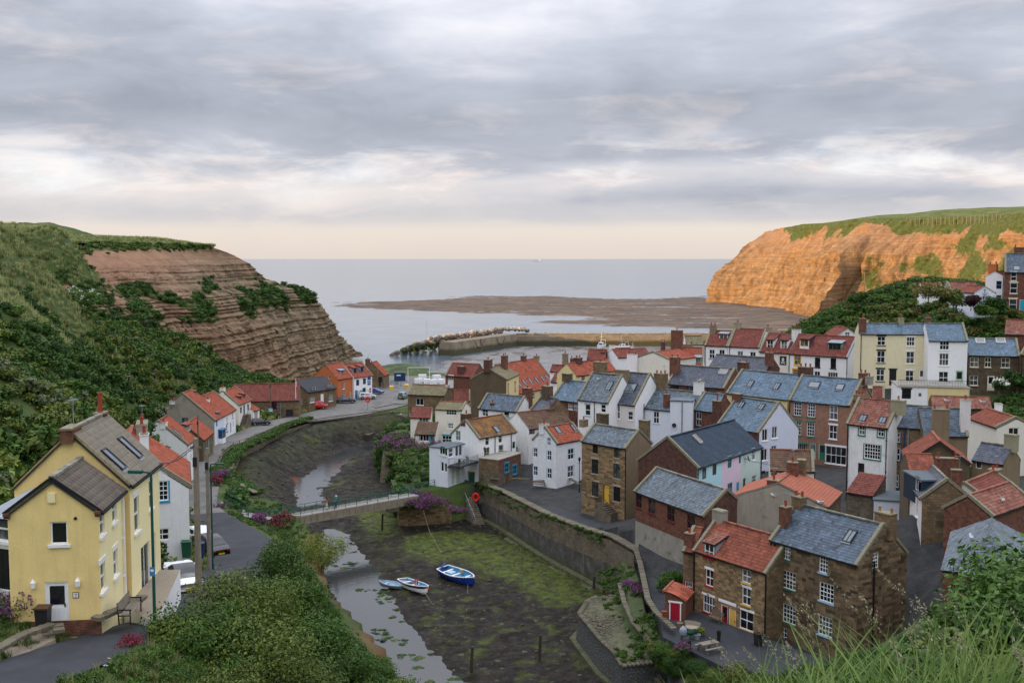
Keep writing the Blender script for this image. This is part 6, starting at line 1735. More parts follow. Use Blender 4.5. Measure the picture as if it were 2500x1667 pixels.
def wall_strip(name,label,pts,tops,base,thick,mats,cat='wall',cope='coping',cope_w=None,cope_len=.7,step=2.5,side=1,cope_h=.16,band=None):
 """free-standing wall along a line: body panels + separate coping stones"""
 root=empty(name,(pts[0][0],pts[0][1],base));tag(root,label,cat)
 o=Vector((pts[0][0],pts[0][1],base))
 P=[(Vector((x,y,0)),t)for(x,y),t in zip(pts,tops)]
 # resample
 Q=[]
 for(a,ta),(b,tb)in zip(P[:-1],P[1:]):
  n=max(1,int((b-a).length/step))
  for i in range(n):Q.append((a.lerp(b,i/n),ta+(tb-ta)*i/n))
 Q.append(P[-1])
 N=[]
 for i in range(len(Q)):
  d=(Q[min(i+1,len(Q)-1)][0]-Q[max(i-1,0)][0]).normalized();N.append(Vector((d.y,-d.x,0))*side)
 mb=MB()
 for i in range(len(Q)-1):
  (a,ta),(b,tb)=Q[i],Q[i+1];na,nb=N[i]*thick,N[i+1]*thick
  A=[a-o+Vector((0,0,z))for z in(base,ta)];B=[b-o+Vector((0,0,z))for z in(base,tb)]
  levels=[(A[0],A[1],B[0],B[1],0)]
  if band is not None:
   zb_=base+(ta-base)*band;zc_=base+(tb-base)*band
   mA,mB=a-o+Vector((0,0,zb_)),b-o+Vector((0,0,zc_))
   levels=[(A[0],mA,B[0],mB,0),(mA,A[1],mB,B[1],1)]
  for a0,a1,b0,b1,mi in levels:mb.face((a0,b0,b1,a1),mi)
  mb.face((B[0]+nb,A[0]+na,A[1]+na,B[1]+nb),len(mats)-1);mb.face((A[1],B[1],B[1]+nb,A[1]+na),len(mats)-1)
 for i in(0,len(Q)-1):
  a,ta=Q[i];na=N[i]*thick
  mb.face([a-o+Vector((0,0,base)),a-o+Vector((0,0,ta)),a-o+na+Vector((0,0,ta)),a-o+na+Vector((0,0,base))],0)
 for v in range(len(mb.v)):mb.v[v]=(mb.v[v][0],mb.v[v][1],mb.v[v][2]-base)
 mb.build('wall_face',mats,root)
 if cope:
  un=bmesh.new();bmesh.ops.create_cube(un,size=1.0);bmesh.ops.bevel(un,geom=list(un.edges),offset=.08,segments=1,affect='EDGES')
  me=bpy.data.meshes.new('coping_stone');un.to_mesh(me);un.free();me.materials.append(MATS['cope_stone'])
  for i in range(len(Q)-1):
   (a,ta),(b,tb)=Q[i],Q[i+1];L=(b-a).length;n=max(1,int(round(L/cope_len)))
   d=(b-a).normalized();nn=(N[i]+N[i+1]).normalized()
   for j in range(n):
    f=(j+.5)/n;c=a.lerp(b,f)-o+nn*(thick/2);z=ta+(tb-ta)*f+cope_h/2-base+rng.uniform(-.02,.02)
    ob=bpy.data.objects.new('coping_stone',me);COL.objects.link(ob);ob.parent=root
    sx,sy=L/n*.96,(cope_w or thick+.1)
    ob.matrix_local=Matrix.Translation((c.x,c.y,z))@Matrix.Rotation(math.atan2(d.y,d.x)+rng.uniform(-.03,.03),4,'Z')@Matrix.Diagonal((sx,sy,cope_h*rng.uniform(.9,1.2),1))
 return root
M('cope_stone',(.145,.125,.088),var=.25,vs=2.5,orand=.25,col2=(.09,.10,.045),c2=(.5,.7),c2s=1.8,bump=.5)
SW=wall_strip('sea_wall','high curved dark sea wall along the right of the river bed',SEAWALL,SEAWALL_TOP,.4,1.0,['sea_wall','stone_wall','stone_wall'],band=.62,side=-1)
for _l,_p,_t in(('rubble garden wall in front of the sandstone house with the yellow door',((1470,1372),(1555,1400),(1650,1455)),(7.9,7.9,7.8)),('short rubble wall at the corner below the brick outhouse',((740,1345),(800,1372),(870,1378)),(7.3,7.4,7.4)),('rendered yard wall beside the whitewashed house',((1400,1395),(1475,1380),(1560,1310)),(8.0,8.2,8.3)),('stone wall behind the bench of the whitewashed house',((1000,1378),(1090,1382),(1165,1384)),(7.5,7.5,7.5))):
 wall_strip('garden_wall',_l,[V2(fz('B',*q,6.6))for q in _p],_t,5.6,.35,['stone_wall'],side=-1,cope_len=.5,step=1.2)
def wall_ledge():
 mb=MB();o=Vector((SEAWALL[0][0],SEAWALL[0][1],.4))
 for(x0,y0),(x1,y1)in zip(SEAWALL[:-2],SEAWALL[1:-1]):
  a,b=Vector((x0,y0,.4)),Vector((x1,y1,.4));d=(b-a).normalized();n=Vector((-d.y,d.x,0))*-1
  for dep,zz in((.8,1.15),(1.5,.8)):
   mb.frame(a-o,d,n,Vector((0,0,1)),(0,.0,0),((b-a).length,dep,zz))
 mb.build('ledge','algae_stone',SW)
M('algae_stone',(.10,.105,.05),var=.35,vs=1.5,bump=.6,col2=(.05,.045,.035),c2=(.5,.7))
wall_ledge()
wall_strip('lane_parapet','low stone parapet curving beside the lower lane by the red outhouse',[(13.4,116.5),(13.3,112),(12.9,105),(12.6,100),(12.9,96.5),(14.0,92.5)],[8.0,7.9,7.9,7.9,7.8,7.6],3.2,.45,['stone_wall'],side=-1,cope_len=.55)
wall_strip('quay_wall','stone retaining wall of the left quay and lane above the beck',LEFTWALL,LEFTWALL_TOP,.6,.6,['stone_wall','stone_wall'],side=-1,cope_len=.8)
wall_strip('terrace_wall','short dry stone terrace wall between the cobbled ramp and parapet',[(11.2,112),(11.0,106),(11.3,100),(12.2,95),(12.8,92)],[5.7,5.7,5.6,5.6,5.5],2.5,.4,['stone_wall'],side=-1,cope_len=.5)
wall_strip('quay_parapet','low concrete and stone parapet on the quay beside the road bridge',[(-31,244),(-27.5,250),(-23.6,251)],[6.0,6.1,6.2],4.4,.4,['concrete','stone_wall'],cope_len=1.0,side=-1)
# road bridge over the beck mouth
def road_bridge():
 r=empty('road_bridge',(-27,246,4.0));tag(r,'low concrete road bridge between the quay and the stone house','bridge')
 m=MB();m.box((-6,-3.6,.2),(6,6,.85));m.build('deck','concrete',r)
 m=MB();m.box((-6,-3.9,-.1),(6,-3.6,.5));m.build('edge_beam','concrete',r)
 m=MB()
 for x in np.arange(-6,6.1,1.5):m.bar((x,-3.5,.85),(x,-3.5,1.85),.05)
 m.bar((-6,-3.5,1.85),(6,-3.5,1.85),.05);m.bar((-6,-3.5,1.4),(6,-3.5,1.4),.04);m.build('railing','iron',r)
 m=MB();m.box((-5,4,-4.5),(6,4.6,.2));m.build('back_wall','render_brown',r)
road_bridge()
def slipway():
 r=empty('slipway',(0,0,0));tag(r,'dark weedy concrete slipway block below the quay wall','slipway')
 a=[fz('D',*p,2.6)for p in((1250,760),(1830,720),(1830,740),(1600,850))]
 m=MB();b=[Vector((p.x,p.y,.3))for p in a]
 m.face(a);m.face(b[::-1])
 for i in range(4):m.face((b[i],b[(i+1)%4],a[(i+1)%4],a[i]))
 m.build('ramp','weed_concrete',r)
M('weed_concrete',(.05,.045,.032),var=.3,vs=1.0,bump=.6,col2=(.04,.05,.015),c2=(.5,.65))
slipway()
# ---- footbridge
BL,BR=Vector((-30.2,140.3,6.0)),Vector((-14.4,154.0,6.05))
def footbridge():
 d=(BR-BL);L=d.length;rz=math.atan2(d.y,d.x)
 r=empty('footbridge',BL,rz);tag(r,'narrow concrete footbridge with green railings over the beck','bridge')
 w=1.0
 m=MB();m.box((-1.5,-w,-.22),(L+.5,w,0));m.build('deck','bridge_deck',r)
 for s in(-1,1):
  m=MB();y0=s*w
  m.box((0,min(y0,y0+s*.22),-.95),(L,max(y0,y0+s*.22),.06))
  for x in np.arange(.5,L,1.0):m.box((x,min(y0+s*.22,y0+s*.30),-.8),(x+.12,max(y0+s*.22,y0+s*.30),-.05))
  m.box((0,min(y0,y0+s*.3),-1.05),(L,max(y0,y0+s*.3),-.93))
  m.build('edge_beam','bridge_concrete',r)
  for x in np.arange(-1.4,L+.6,1.75):
   p=MB();p.bar((x,y0*.93,0),(x,y0*.93,1.12),.055);p.build('post','rail_green',r)
  for z in(.38,.75,1.12):
   p=MB();p.bar((-1.4,y0*.93,z),(L+.4,y0*.93,z),.05);p.build('rail','rail_green',r)
 m=MB();m.box((-2.8,-1.5,-5),(0.2,1.6,-.23));m.build('abutment','stone_wall',r)
 # approach railing on the left bank
 r2=empty('bridge_approach',(0,0,0));tag(r2,'concrete approach path with green railing at the left end of the footbridge','path')
 ap=[(-30.4,140.2,6.0),(-32.6,138.8,6.3),(-35.5,139.0,7.0),(-38.5,141,7.9)]
 m=MB()
 for(a,b)in zip(ap[:-1],ap[1:]):
  a,b=Vector(a),Vector(b);dd=(b-a).normalized();nn=Vector((-dd.y,dd.x,0))
  m.face((a-nn*1.1,b-nn*1.1,b+nn*1.1,a+nn*1.1));m.face((a-nn*1.1-Vector((0,0,.5)),b-nn*1.1-Vector((0,0,.5)),b-nn*1.1,a-nn*1.1))
 m.build('path','bridge_deck',r2)
 for s in(-1,1):
  for(a,b)in zip(ap[:-1],ap[1:]):
   a,b=Vector(a),Vector(b);dd=(b-a).normalized();nn=Vector((-dd.y,dd.x,0))*s*1.05
   for z in(.5,1.1):p=MB();p.bar(a+nn+Vector((0,0,z)),b+nn+Vector((0,0,z)),.05);p.build('rail','rail_green',r2)
   for f in(0,.5):q=a.lerp(b,f)+nn;p=MB();p.bar(q,q+Vector((0,0,1.12)),.055);p.build('post','rail_green',r2)
   # right side railing to the lane
 r3=empty('bridge_railing',(0,0,0));tag(r3,'green railing from the footbridge up to the white balcony house','railing')
 ap=[BR+Vector((-.7,.8,0)),Vector((-11.5,158.5,6.2)),Vector((-8.8,163.4,6.3))]
 for(a,b)in zip(ap[:-1],ap[1:]):
  for z in(.4,.75,1.12):p=MB();p.bar(a+Vector((0,0,z)),b+Vector((0,0,z)),.05);p.build('rail','rail_green',r3)
  for f in(.15,.45,.75,1):q=a.lerp(b,f);p=MB();p.bar(q-Vector((0,0,.3)),q+Vector((0,0,1.12)),.055);p.build('post','rail_green',r3)
M('bridge_concrete',(.24,.205,.15),var=.2,vs=.8,streak=.5,bump=.3);M('bridge_deck',(.26,.25,.235),var=.15,vs=.8);M('rail_green',(.012,.075,.06),rough=.5,var=.15)
footbridge()
def abutment():
 r=empty('bridge_abutment',(-12.6,155.2,.3),math.atan2(1.2,7.4));tag(r,'sandstone bridge abutment topped with purple flowers','abutment')
 m=MB();m.box((-3.8,0,0),(3.8,4.5,3.9));w=m.build('wall','mortar',r)
 un=bmesh.new();bmesh.ops.create_cube(un,size=1.0);bmesh.ops.bevel(un,geom=list(un.edges),offset=.06,segments=1,affect='EDGES')
 me=bpy.data.meshes.new('stone_block');un.to_mesh(me);un.free();me.materials.append(MATS['stone_block'])
 for face in 'FL':
  z=.0
  while z<3.85:
   hh=rng.uniform(.26,.4);x=-3.8 if face=='F' else 0
   e=3.8 if face=='F' else 4.5
   while x<e:
    l=min(rng.uniform(.4,1.0),e-x)
    if l>.15:
     ob=bpy.data.objects.new('stone_block',me);COL.objects.link(ob);ob.parent=w
     zc=min(z+hh,3.9);pr=rng.uniform(-.02,.05)
     if face=='F':ob.matrix_local=Matrix.Translation((x+l/2,.05-pr,(z+zc)/2))@Matrix.Diagonal((l-.03,.2,zc-z-.03,1))
     else:ob.matrix_local=Matrix.Translation((-3.75-pr,x+l/2,(z+zc)/2))@Matrix.Diagonal((.2,l-.03,zc-z-.03,1))
    x+=l
   z+=hh
 m=MB();m.box((-5.0,-1.2,0),(5.6,3,.55));m.box((-5.3,-1.6,0),(6.5,3,.3));m.build('ledge','algae_stone',r)
 m=MB();m.box((-5.2,.6,3.0),(-3.8,3.0,5.0));m.build('bearing_pier','concrete',r)
 # bank behind, up to the lane
 m=MB();m.face([(-3.8,4.5,3.9),(3.8,4.5,3.9),(5.2,9.5,5.9),(-4.6,9.5,5.9)]);m.face([(-3.8,0,3.9),(3.8,0,3.9),(3.8,4.5,3.9),(-3.8,4.5,3.9)]);m.build('bank','ground_plain',r)
M('ground_plain',(.05,.07,.022),var=.4,vs=1.5,bump=.5)
abutment()
def steps():
 a,b=Vector((-7.4,161.6,6.2)),Vector((-4.6,155.4,1.2));d=b-a;h=Vector((d.x,d.y,0));L=h.length;rz=math.atan2(h.y,h.x)
 r=empty('stone_steps',(a.x,a.y,1.2),rz);tag(r,'worn stone steps from the lane down to the mud','steps');n=22
 for i in range(n):
  z=5.0*(1-(i+1)/n);m=MB();m.box((L*i/n,-.75,-.6),(L*(i+1)/n,.75,z+.1));m.build('step','step_stone',r)
 for s in(-1,):
  m=MB();m.box((-.3,s*.75-.2,-.6),(L,s*.75-.01,.3));m.build('side_wall','stone_wall',r)
  m=MB();m.bar((0,s*.8,6.0),(L,s*.8,1.1),.07);
  for f in(0,.35,.7,1):m.bar((L*f,s*.8,5-5*f),(L*f,s*.8,6.0-4.9*f),.05)
  m.build('handrail','lead',r)
 for i in range(3):m=MB();m.box((L+i*.45,-1.3-i*.3,-.7),(L+.45+i*.45,1.6+i*.2,-.02-i*.22));m.build('step','algae_stone',r)
M('step_stone',(.17,.15,.11),var=.3,vs=2,orand=.2,bump=.5,col2=(.07,.08,.03),c2=(.55,.7))
steps()
# ---- cobbled ramp with netted stone sides
def cobble_ramp():
 zt=4.3
 T=[fz('15',*p,zt)for p in((900,360),(560,400),(440,450),(330,620),(610,960),(790,1130),(885,1290),(1450,1225),(1280,1000),(1080,720),(980,470))]
 o=Vector((T[2].x,T[2].y,.6));r=empty('cobbled_ramp',o);tag(r,'cobbled stone ramp with netted sides jutting into the river bed','ramp')
 m=MB();tp=[p-o for p in T];c=sum(tp,Vector())/len(tp);c.z+=.25
 for i in range(len(tp)):
  a,b=tp[i],tp[(i+1)%len(tp)];m.face((a,b,c),0)
 w=m.build('bed','algae_stone',r)
 m=MB()
 for i in range(1,7):
  a,b=tp[i],tp[i+1];a0,b0=Vector((a.x,a.y,0)),Vector((b.x,b.y,0))
  oa,ob_=(a-c),(b-c);oa.z=ob_.z=0;oa.normalize();ob_.normalize()
  m.face((a0+oa*.5,b0+ob_*.5,b,a),0)
  m.face((a0+oa*1.2,b0+ob_*1.2,b0+ob_*1.2+Vector((0,0,1.0)),a0+oa*1.2+Vector((0,0,1.0))),1);m.face((a0+oa*1.2+Vector((0,0,1.0)),b0+ob_*1.2+Vector((0,0,1.0)),b0+ob_*.4+Vector((0,0,1.0)),a0+oa*.4+Vector((0,0,1.0))),1)
 m.build('side_wall',['netted_stone','algae_stone'],r)
 un=bmesh.new();bmesh.ops.create_icosphere(un,subdivisions=1,radius=.5)
 for v in un.verts:v.co*=rng.uniform(.88,1.12)
 me=bpy.data.meshes.new('cobble');un.to_mesh(me);un.free();me.materials.append(MATS['cobble'])
 # kerb stones along the edge
 for i in range(1,7):
  a,b=tp[i],tp[i+1];L=(b-a).length;n=int(L/.42);d=(b-a).normalized()
  for j in range(n):
   p=a.lerp(b,(j+.5)/n)+(c-a).normalized()*.1
   ob=bpy.data.objects.new('kerb_stone',me);COL.objects.link(ob);ob.parent=r
   ob.matrix_local=Matrix.Translation(p+Vector((0,0,.08)))@Matrix.Rotation(math.atan2(d.y,d.x)+rng.uniform(-.1,.1),4,'Z')@Matrix.Diagonal((L/n*1.05,.75,.36,1))
 poly=[(p.x,p.y)for p in tp];cnt=0
 rest=MB()
 xs=[p[0]for p in poly];ys=[p[1]for p in poly]
 y=min(ys)
 tmp=[v.co.copy()for v in me.vertices];tf=[tuple(p.vertices)for p in me.polygons]
 row=0
 while y<max(ys):
  x=min(xs)+(row%2)*.2
  while x<max(xs):
   px_,py_=x+rng.uniform(-.07,.07),y+rng.uniform(-.07,.07)
   if bool(poly_mask(poly,np.array([px_]),np.array([py_]))[0])and rng.random()<.93:
    dd=math.hypot(px_-c.x,py_-c.y);zz=tp[0].z+.25*max(0,1-dd/5)+.02
    sc=(rng.uniform(.36,.56),rng.uniform(.26,.36),rng.uniform(.18,.3));rot=rng.uniform(-.4,.4)
    if cnt<240:
     ob=bpy.data.objects.new('cobble',me);COL.objects.link(ob);ob.parent=w
     ob.matrix_local=Matrix.Translation((px_,py_,zz))@Matrix.Rotation(rot,4,'Z')@Matrix.Diagonal((*sc,1));cnt+=1
    else:
     k=len(rest.v);cr,sr=math.cos(rot),math.sin(rot)
     for v in tmp:rest.v.append((px_+v.x*sc[0]*cr-v.y*sc[1]*sr,py_+v.x*sc[0]*sr+v.y*sc[1]*cr,zz+v.z*sc[2]))
     q=rng.random()
     for f in tf:rest.f.append(tuple(k+i for i in f));rest.m.append(0);rest.r.append(q)
   x+=.44
  y+=.33;row+=1
 if rest.v:rest.build('cobbles','cobble_stuff',w,kind='stuff')
M('cobble',(.12,.108,.075),var=.25,vs=3,orand=.28,bump=.4,col2=(.08,.09,.035),c2=(.55,.75),c2s=1.0)
M('cobble_stuff',(.12,.108,.075),var=.25,vs=3,rnd=.28,bump=.4,col2=(.08,.09,.035),c2=(.55,.75),c2s=1.0)
def netted():
 n=NB('netted_stone');p=n.coord('World')
 v=n.voro(p,3.2,'F1','Color');d=n.voro(p,3.2,'DISTANCE_TO_EDGE')
 c=n.mix(n.ramp(n.noise(p,5,4),[(.3,0.0),(.7,1.0)]),(.055,.055,.055),(.13,.13,.125))
 c=n.mix(n.ramp(d,[(.0,.85),(.06,0.0)]),c,(.02,.02,.02))
 n.bump(d,.8,.15);MATS['netted_stone']=n.done(c,.85)
netted()
cobble_ramp()
def terrace():
 A=[(11.9,122),(11.0,115),(9.6,108.5),(9.3,102),(11.5,97.2),(12.6,93.5)];B=[(12.4,121.5),(13.5,115),(13.2,108.5),(12.8,102),(12.8,97),(13.8,93)]
 t=np.linspace(0,1,9)[None,:];s_=np.linspace(0,5,60);i=np.clip(s_.astype(int),0,4);f=(s_-i)[:,None]
 A,B=np.array(A),np.array(B);a=A[i]*(1-f)+A[i+1]*f;b=B[i]*(1-f)+B[i+1]*f
 X=a[:,:1]*(1-t)+b[:,:1]*t;Y=a[:,1:]*(1-t)+b[:,1:]*t
 Z=4.15+1.5*smooth(.45,.6,t)+.5*t+(fbm(X,Y,.8,3,4)-.5)*.3
 grid_obj('terrace',X,Y,Z,'ground_plain')
terrace()
# ---- brick outhouse with red door
def outhouse():
 r=empty('brick_outhouse',(14.0,97.0,7.05),R(-24));tag(r,'little brick outhouse with bright red door and curved red roof','outhouse')
 w,d,h0,h1=1.9,3.0,2.6,1.85
 m=MB()
 for q in(((0,0,-.8),(w,0,-.8),(w,0,h1),(0,0,h0)),((w,d,-.8),(0,d,-.8),(0,d,h0),(w,d,h1)),((0,d,-.8),(0,0,-.8),(0,0,h0),(0,d,h0)),((w,0,-.8),(w,d,-.8),(w,d,h1),(w,0,h1))):m.face(q)
 m.build('wall','brick',r)
 m=MB();N_=6
 for i in range(N_):
  f0,f1=i/N_,(i+1)/N_;z=lambda f:h0+(h1-h0)*f+.16*math.sin(f*math.pi)
  for j in range(7):
   y0,y1=-.1+(d+.2)*j/7,-.1+(d+.2)*(j+.97)/7
   x0,x1=-.1+(w+.2)*f0,-.1+(w+.2)*f1
   m.face(((x0,y0,z(f0)+.06),(x1,y0,z(f1)+.06),(x1,y1,z(f1)+.06),(x0,y1,z(f0)+.06)),0,rng.random());m.face(((x0,y0,z(f0)-.02),(x1,y0,z(f1)-.02),(x1,y0,z(f1)+.06),(x0,y0,z(f0)+.06)),0,.3)
 m.build('roof','pantile_bright',r)
 m=MB();m.tube([(-.1,-.15,h0+.05),(-.1,d+.15,h0+.05)],.13,8);m.build('ridge','tile_salmon',r)
 m=MB();m.box((.55,-.05,-.3),(1.45,-.003,1.65));dd=m.build('door','paint_R',r)
 m=MB();m.box((.45,-.07,-.3),(.55,-.003,1.75));m.box((1.45,-.07,-.3),(1.55,-.003,1.75));m.box((.35,-.08,1.65),(1.65,-.003,1.8));m.build('door_frame','paint_W',dd)
outhouse()
# ---- harbour pier with rock armour
def pier_mat():
 n=NB('pier_wall');p=n.coord('World')
 sep=n.N.new('ShaderNodeSeparateXYZ');n.L.new(p,sep.inputs[0])
 c=n.ramp(n.noise(p,.25,6,.65),[(.3,(.15,.12,.085)),(.7,(.30,.245,.175))])
 f=n.ramp(n.math('ADD',n.math('DIVIDE',sep.outputs['Z'],6.0),n.math('MULTIPLY',n.noise(p,.2,4),.2)),[(.42,1.0),(.60,0.0)])
 c=n.mix(f,c,(.065,.06,.03));n.bump(n.noise(p,1,5),.5,.2);MATS['pier_wall']=n.done(c,.85)
pier_mat()
M('boulder',(.31,.26,.21),var=.3,vs=.8,orand=.4,bump=.5,bs=3);M('boulder_green',(.06,.075,.025),var=.4,vs=.6,orand=.35,bump=.5,bs=3)
def ico(seed,flat=.75):
 rg=random.Random(seed);bm_=bmesh.new();bmesh.ops.create_icosphere(bm_,subdivisions=2,radius=.5)
 for v in bm_.verts:
  n=mnoise.noise(v.co*2.2+Vector((seed*3.1,0,0)));v.co*=1+n*.45;v.co.z*=flat
 for _ in range(5):
  d=Vector((rg.uniform(-1,1),rg.uniform(-1,1),rg.uniform(-1,1))).normalized();k=rg.uniform(.28,.4)
  for v in bm_.verts:
   e=v.co.dot(d)
   if e>k:v.co-=d*(e-k)
 me=bpy.data.meshes.new('boulder');bm_.to_mesh(me);bm_.free();return me
def pier():
 r=empty('harbour_pier',(2,494,0));tag(r,'concrete harbour pier wall with parapet, sunlit above the tide line','pier')
 m=MB();m.box((0,0,-1),(170,9,4.6));m.build('wall','pier_wall',r)
 m=MB()
 for x in np.arange(0,170,6.0):m.box((x,2.2,4.6),(x+5.9,3.0,5.7 if x<120 else 5.4))
 m.build('parapet','pier_wall',r)
 a,b=Vector((2,494,0)),Vector((-23.8,444.5,0));d=(b-a);L=d.length;rz=math.atan2(d.y,d.x)
 r2=empty('pier_arm',a,rz);tag(r2,'angled concrete pier arm ending in a battered corner','pier')
 m=MB()
 q=[(0,0),(L,0),(L,-7),(0,-7)];bo=[(0,.6),(L+.9,.8),(L+.9,-7.4),(0,-7.4)]
 for i in range(4):j=(i+1)%4;m.face([(*bo[j],-1),(*bo[i],-1),(*q[i],5.6),(*q[j],5.6)])
 m.face([(*p,5.6)for p in q][::-1]);m.build('wall','pier_wall',r2)
 for x,z0 in((L*.35,.5),(L*.7,1)):
  m=MB();m.tube([(x,.35,5),(x-2,.55,2.2),(x-5,.5,1.6),(x-8,.4,5)],.09,5);m.build('chain','iron',r2)
 m=MB();m.bar((L-22,.5,0),(L-22,.15,5.5),.5);m.build('ladder','timber',r2)
 # boulders: every rock is a part
 r3=empty('rock_armour',(-30,480,0));tag(r3,'heap of pale boulders armouring the seaward side of the pier','breakwater')
 mes=[ico(i)for i in range(8)];green=[me.copy()for me in mes]
 for me in mes:me.materials.append(MATS['boulder'])
 for me in green:me.materials.append(MATS['boulder_green'])
 n=0
 cand=[]
 for _ in range(4000):
  x,y=rng.uniform(-54,8),rng.uniform(444,505)
  t=max(0.0,min(1.0,((x-a.x)*d.x+(y-a.y)*d.y)/(L*L)))
  qx,qy=a.x+d.x*t,a.y+d.y*t
  side=(x-a.x)*d.y-(y-a.y)*d.x
  dist=math.hypot(x-qx,y-qy)
  if side<0 or dist<7 or dist>27:continue
  z=max(0,7.6*(1-(dist-9)/18))if dist>9 else 7.6
  cand.append((x,y,z))
 kept=[]
 for c in cand:
  if all((c[0]-k[0])**2+(c[1]-k[1])**2>3.6 for k in kept):kept.append(c)
  if len(kept)>=235:break
 for x in np.arange(6,150,2.4):kept.append((x,499.5+rng.uniform(-.5,1.5),5.0))
 for x,y,z in kept:
  sc=rng.uniform(1.9,3.0);me=rng.choice(green if z<4.4 and rng.random()<.9 and x>-47 else mes)
  ob=bpy.data.objects.new('boulder',me);COL.objects.link(ob);ob.parent=r3
  ob.matrix_local=Matrix.Translation((x+30,y-480,z-.1))@Matrix.Rotation(rng.uniform(0,6),4,'Z')@Matrix.Rotation(rng.uniform(-.5,.5),4,'X')@Matrix.Diagonal((sc*1.15,sc*.9,sc,1))
 m=MB();m.tube([(-9,14,5),(-9,14,12)],.07,5);m.build('marker_pole','timber_grey',r3)
pier()
# ------------------------------------------------------------------ vehicles
M('tyre',(.012,.012,.012),rough=.8);M('rim',(.35,.35,.36),rough=.35,metallic=.8);M('plastic_black',(.02,.02,.022),rough=.5);M('lamp_red',(.45,.01,.01),rough=.25);M('lamp_white',(.75,.76,.78),rough=.15);M('plate_yellow',(.72,.50,.03),rough=.4)
def car_paint(name,c):
 if name not in MATS:
  n=NB(name);n.b.inputs['Coat Weight'].default_value=.4;n.b.inputs['Coat Roughness'].default_value=.05;MATS[name]=n.done(c,.35,.5)
 return name
for nm,c in dict(car_red=(.55,.008,.008),car_navy=(.008,.014,.035),car_silver=(.52,.53,.55),car_blue=(.015,.05,.22),car_teal=(.14,.30,.32),car_black=(.008,.008,.01),car_white=(.80,.82,.85),soft_top=(.012,.012,.016)).items():car_paint(nm,c)
PROF={ # station x (0 rear .. 1 front) : roof height fraction, belt width
'hatch':[(0,.52),(.03,.62),(.10,.93),(.30,1.0),(.52,.97),(.70,.64),(.94,.54),(1.0,.42)],
'estate':[(0,.55),(.03,.66),(.08,.95),(.30,1.0),(.52,.97),(.68,.66),(.93,.56),(1.0,.42)],
'suv':[(0,.58),(.03,.66),(.09,.95),(.30,1.0),(.55,.97),(.70,.66),(.94,.56),(1.0,.42)],
'saloon':[(0,.60),(.03,.66),(.17,.70),(.32,.97),(.48,1.0),(.56,.96),(.72,.66),(.95,.54),(1.0,.40)],
'roadster':[(0,.62),(.03,.68),(.20,.72),(.34,.95),(.46,1.0),(.54,.95),(.68,.66),(.95,.54),(1.0,.40)],
'van':[(0,.60),(.01,.97),(.10,1.0),(.58,1.0),(.66,.97),(.80,.62),(.96,.52),(1.0,.40)],
'minivan':[(0,.58),(.02,.94),(.10,1.0),(.55,1.0),(.70,.95),(.86,.60),(.97,.54),(1.0,.42)]}
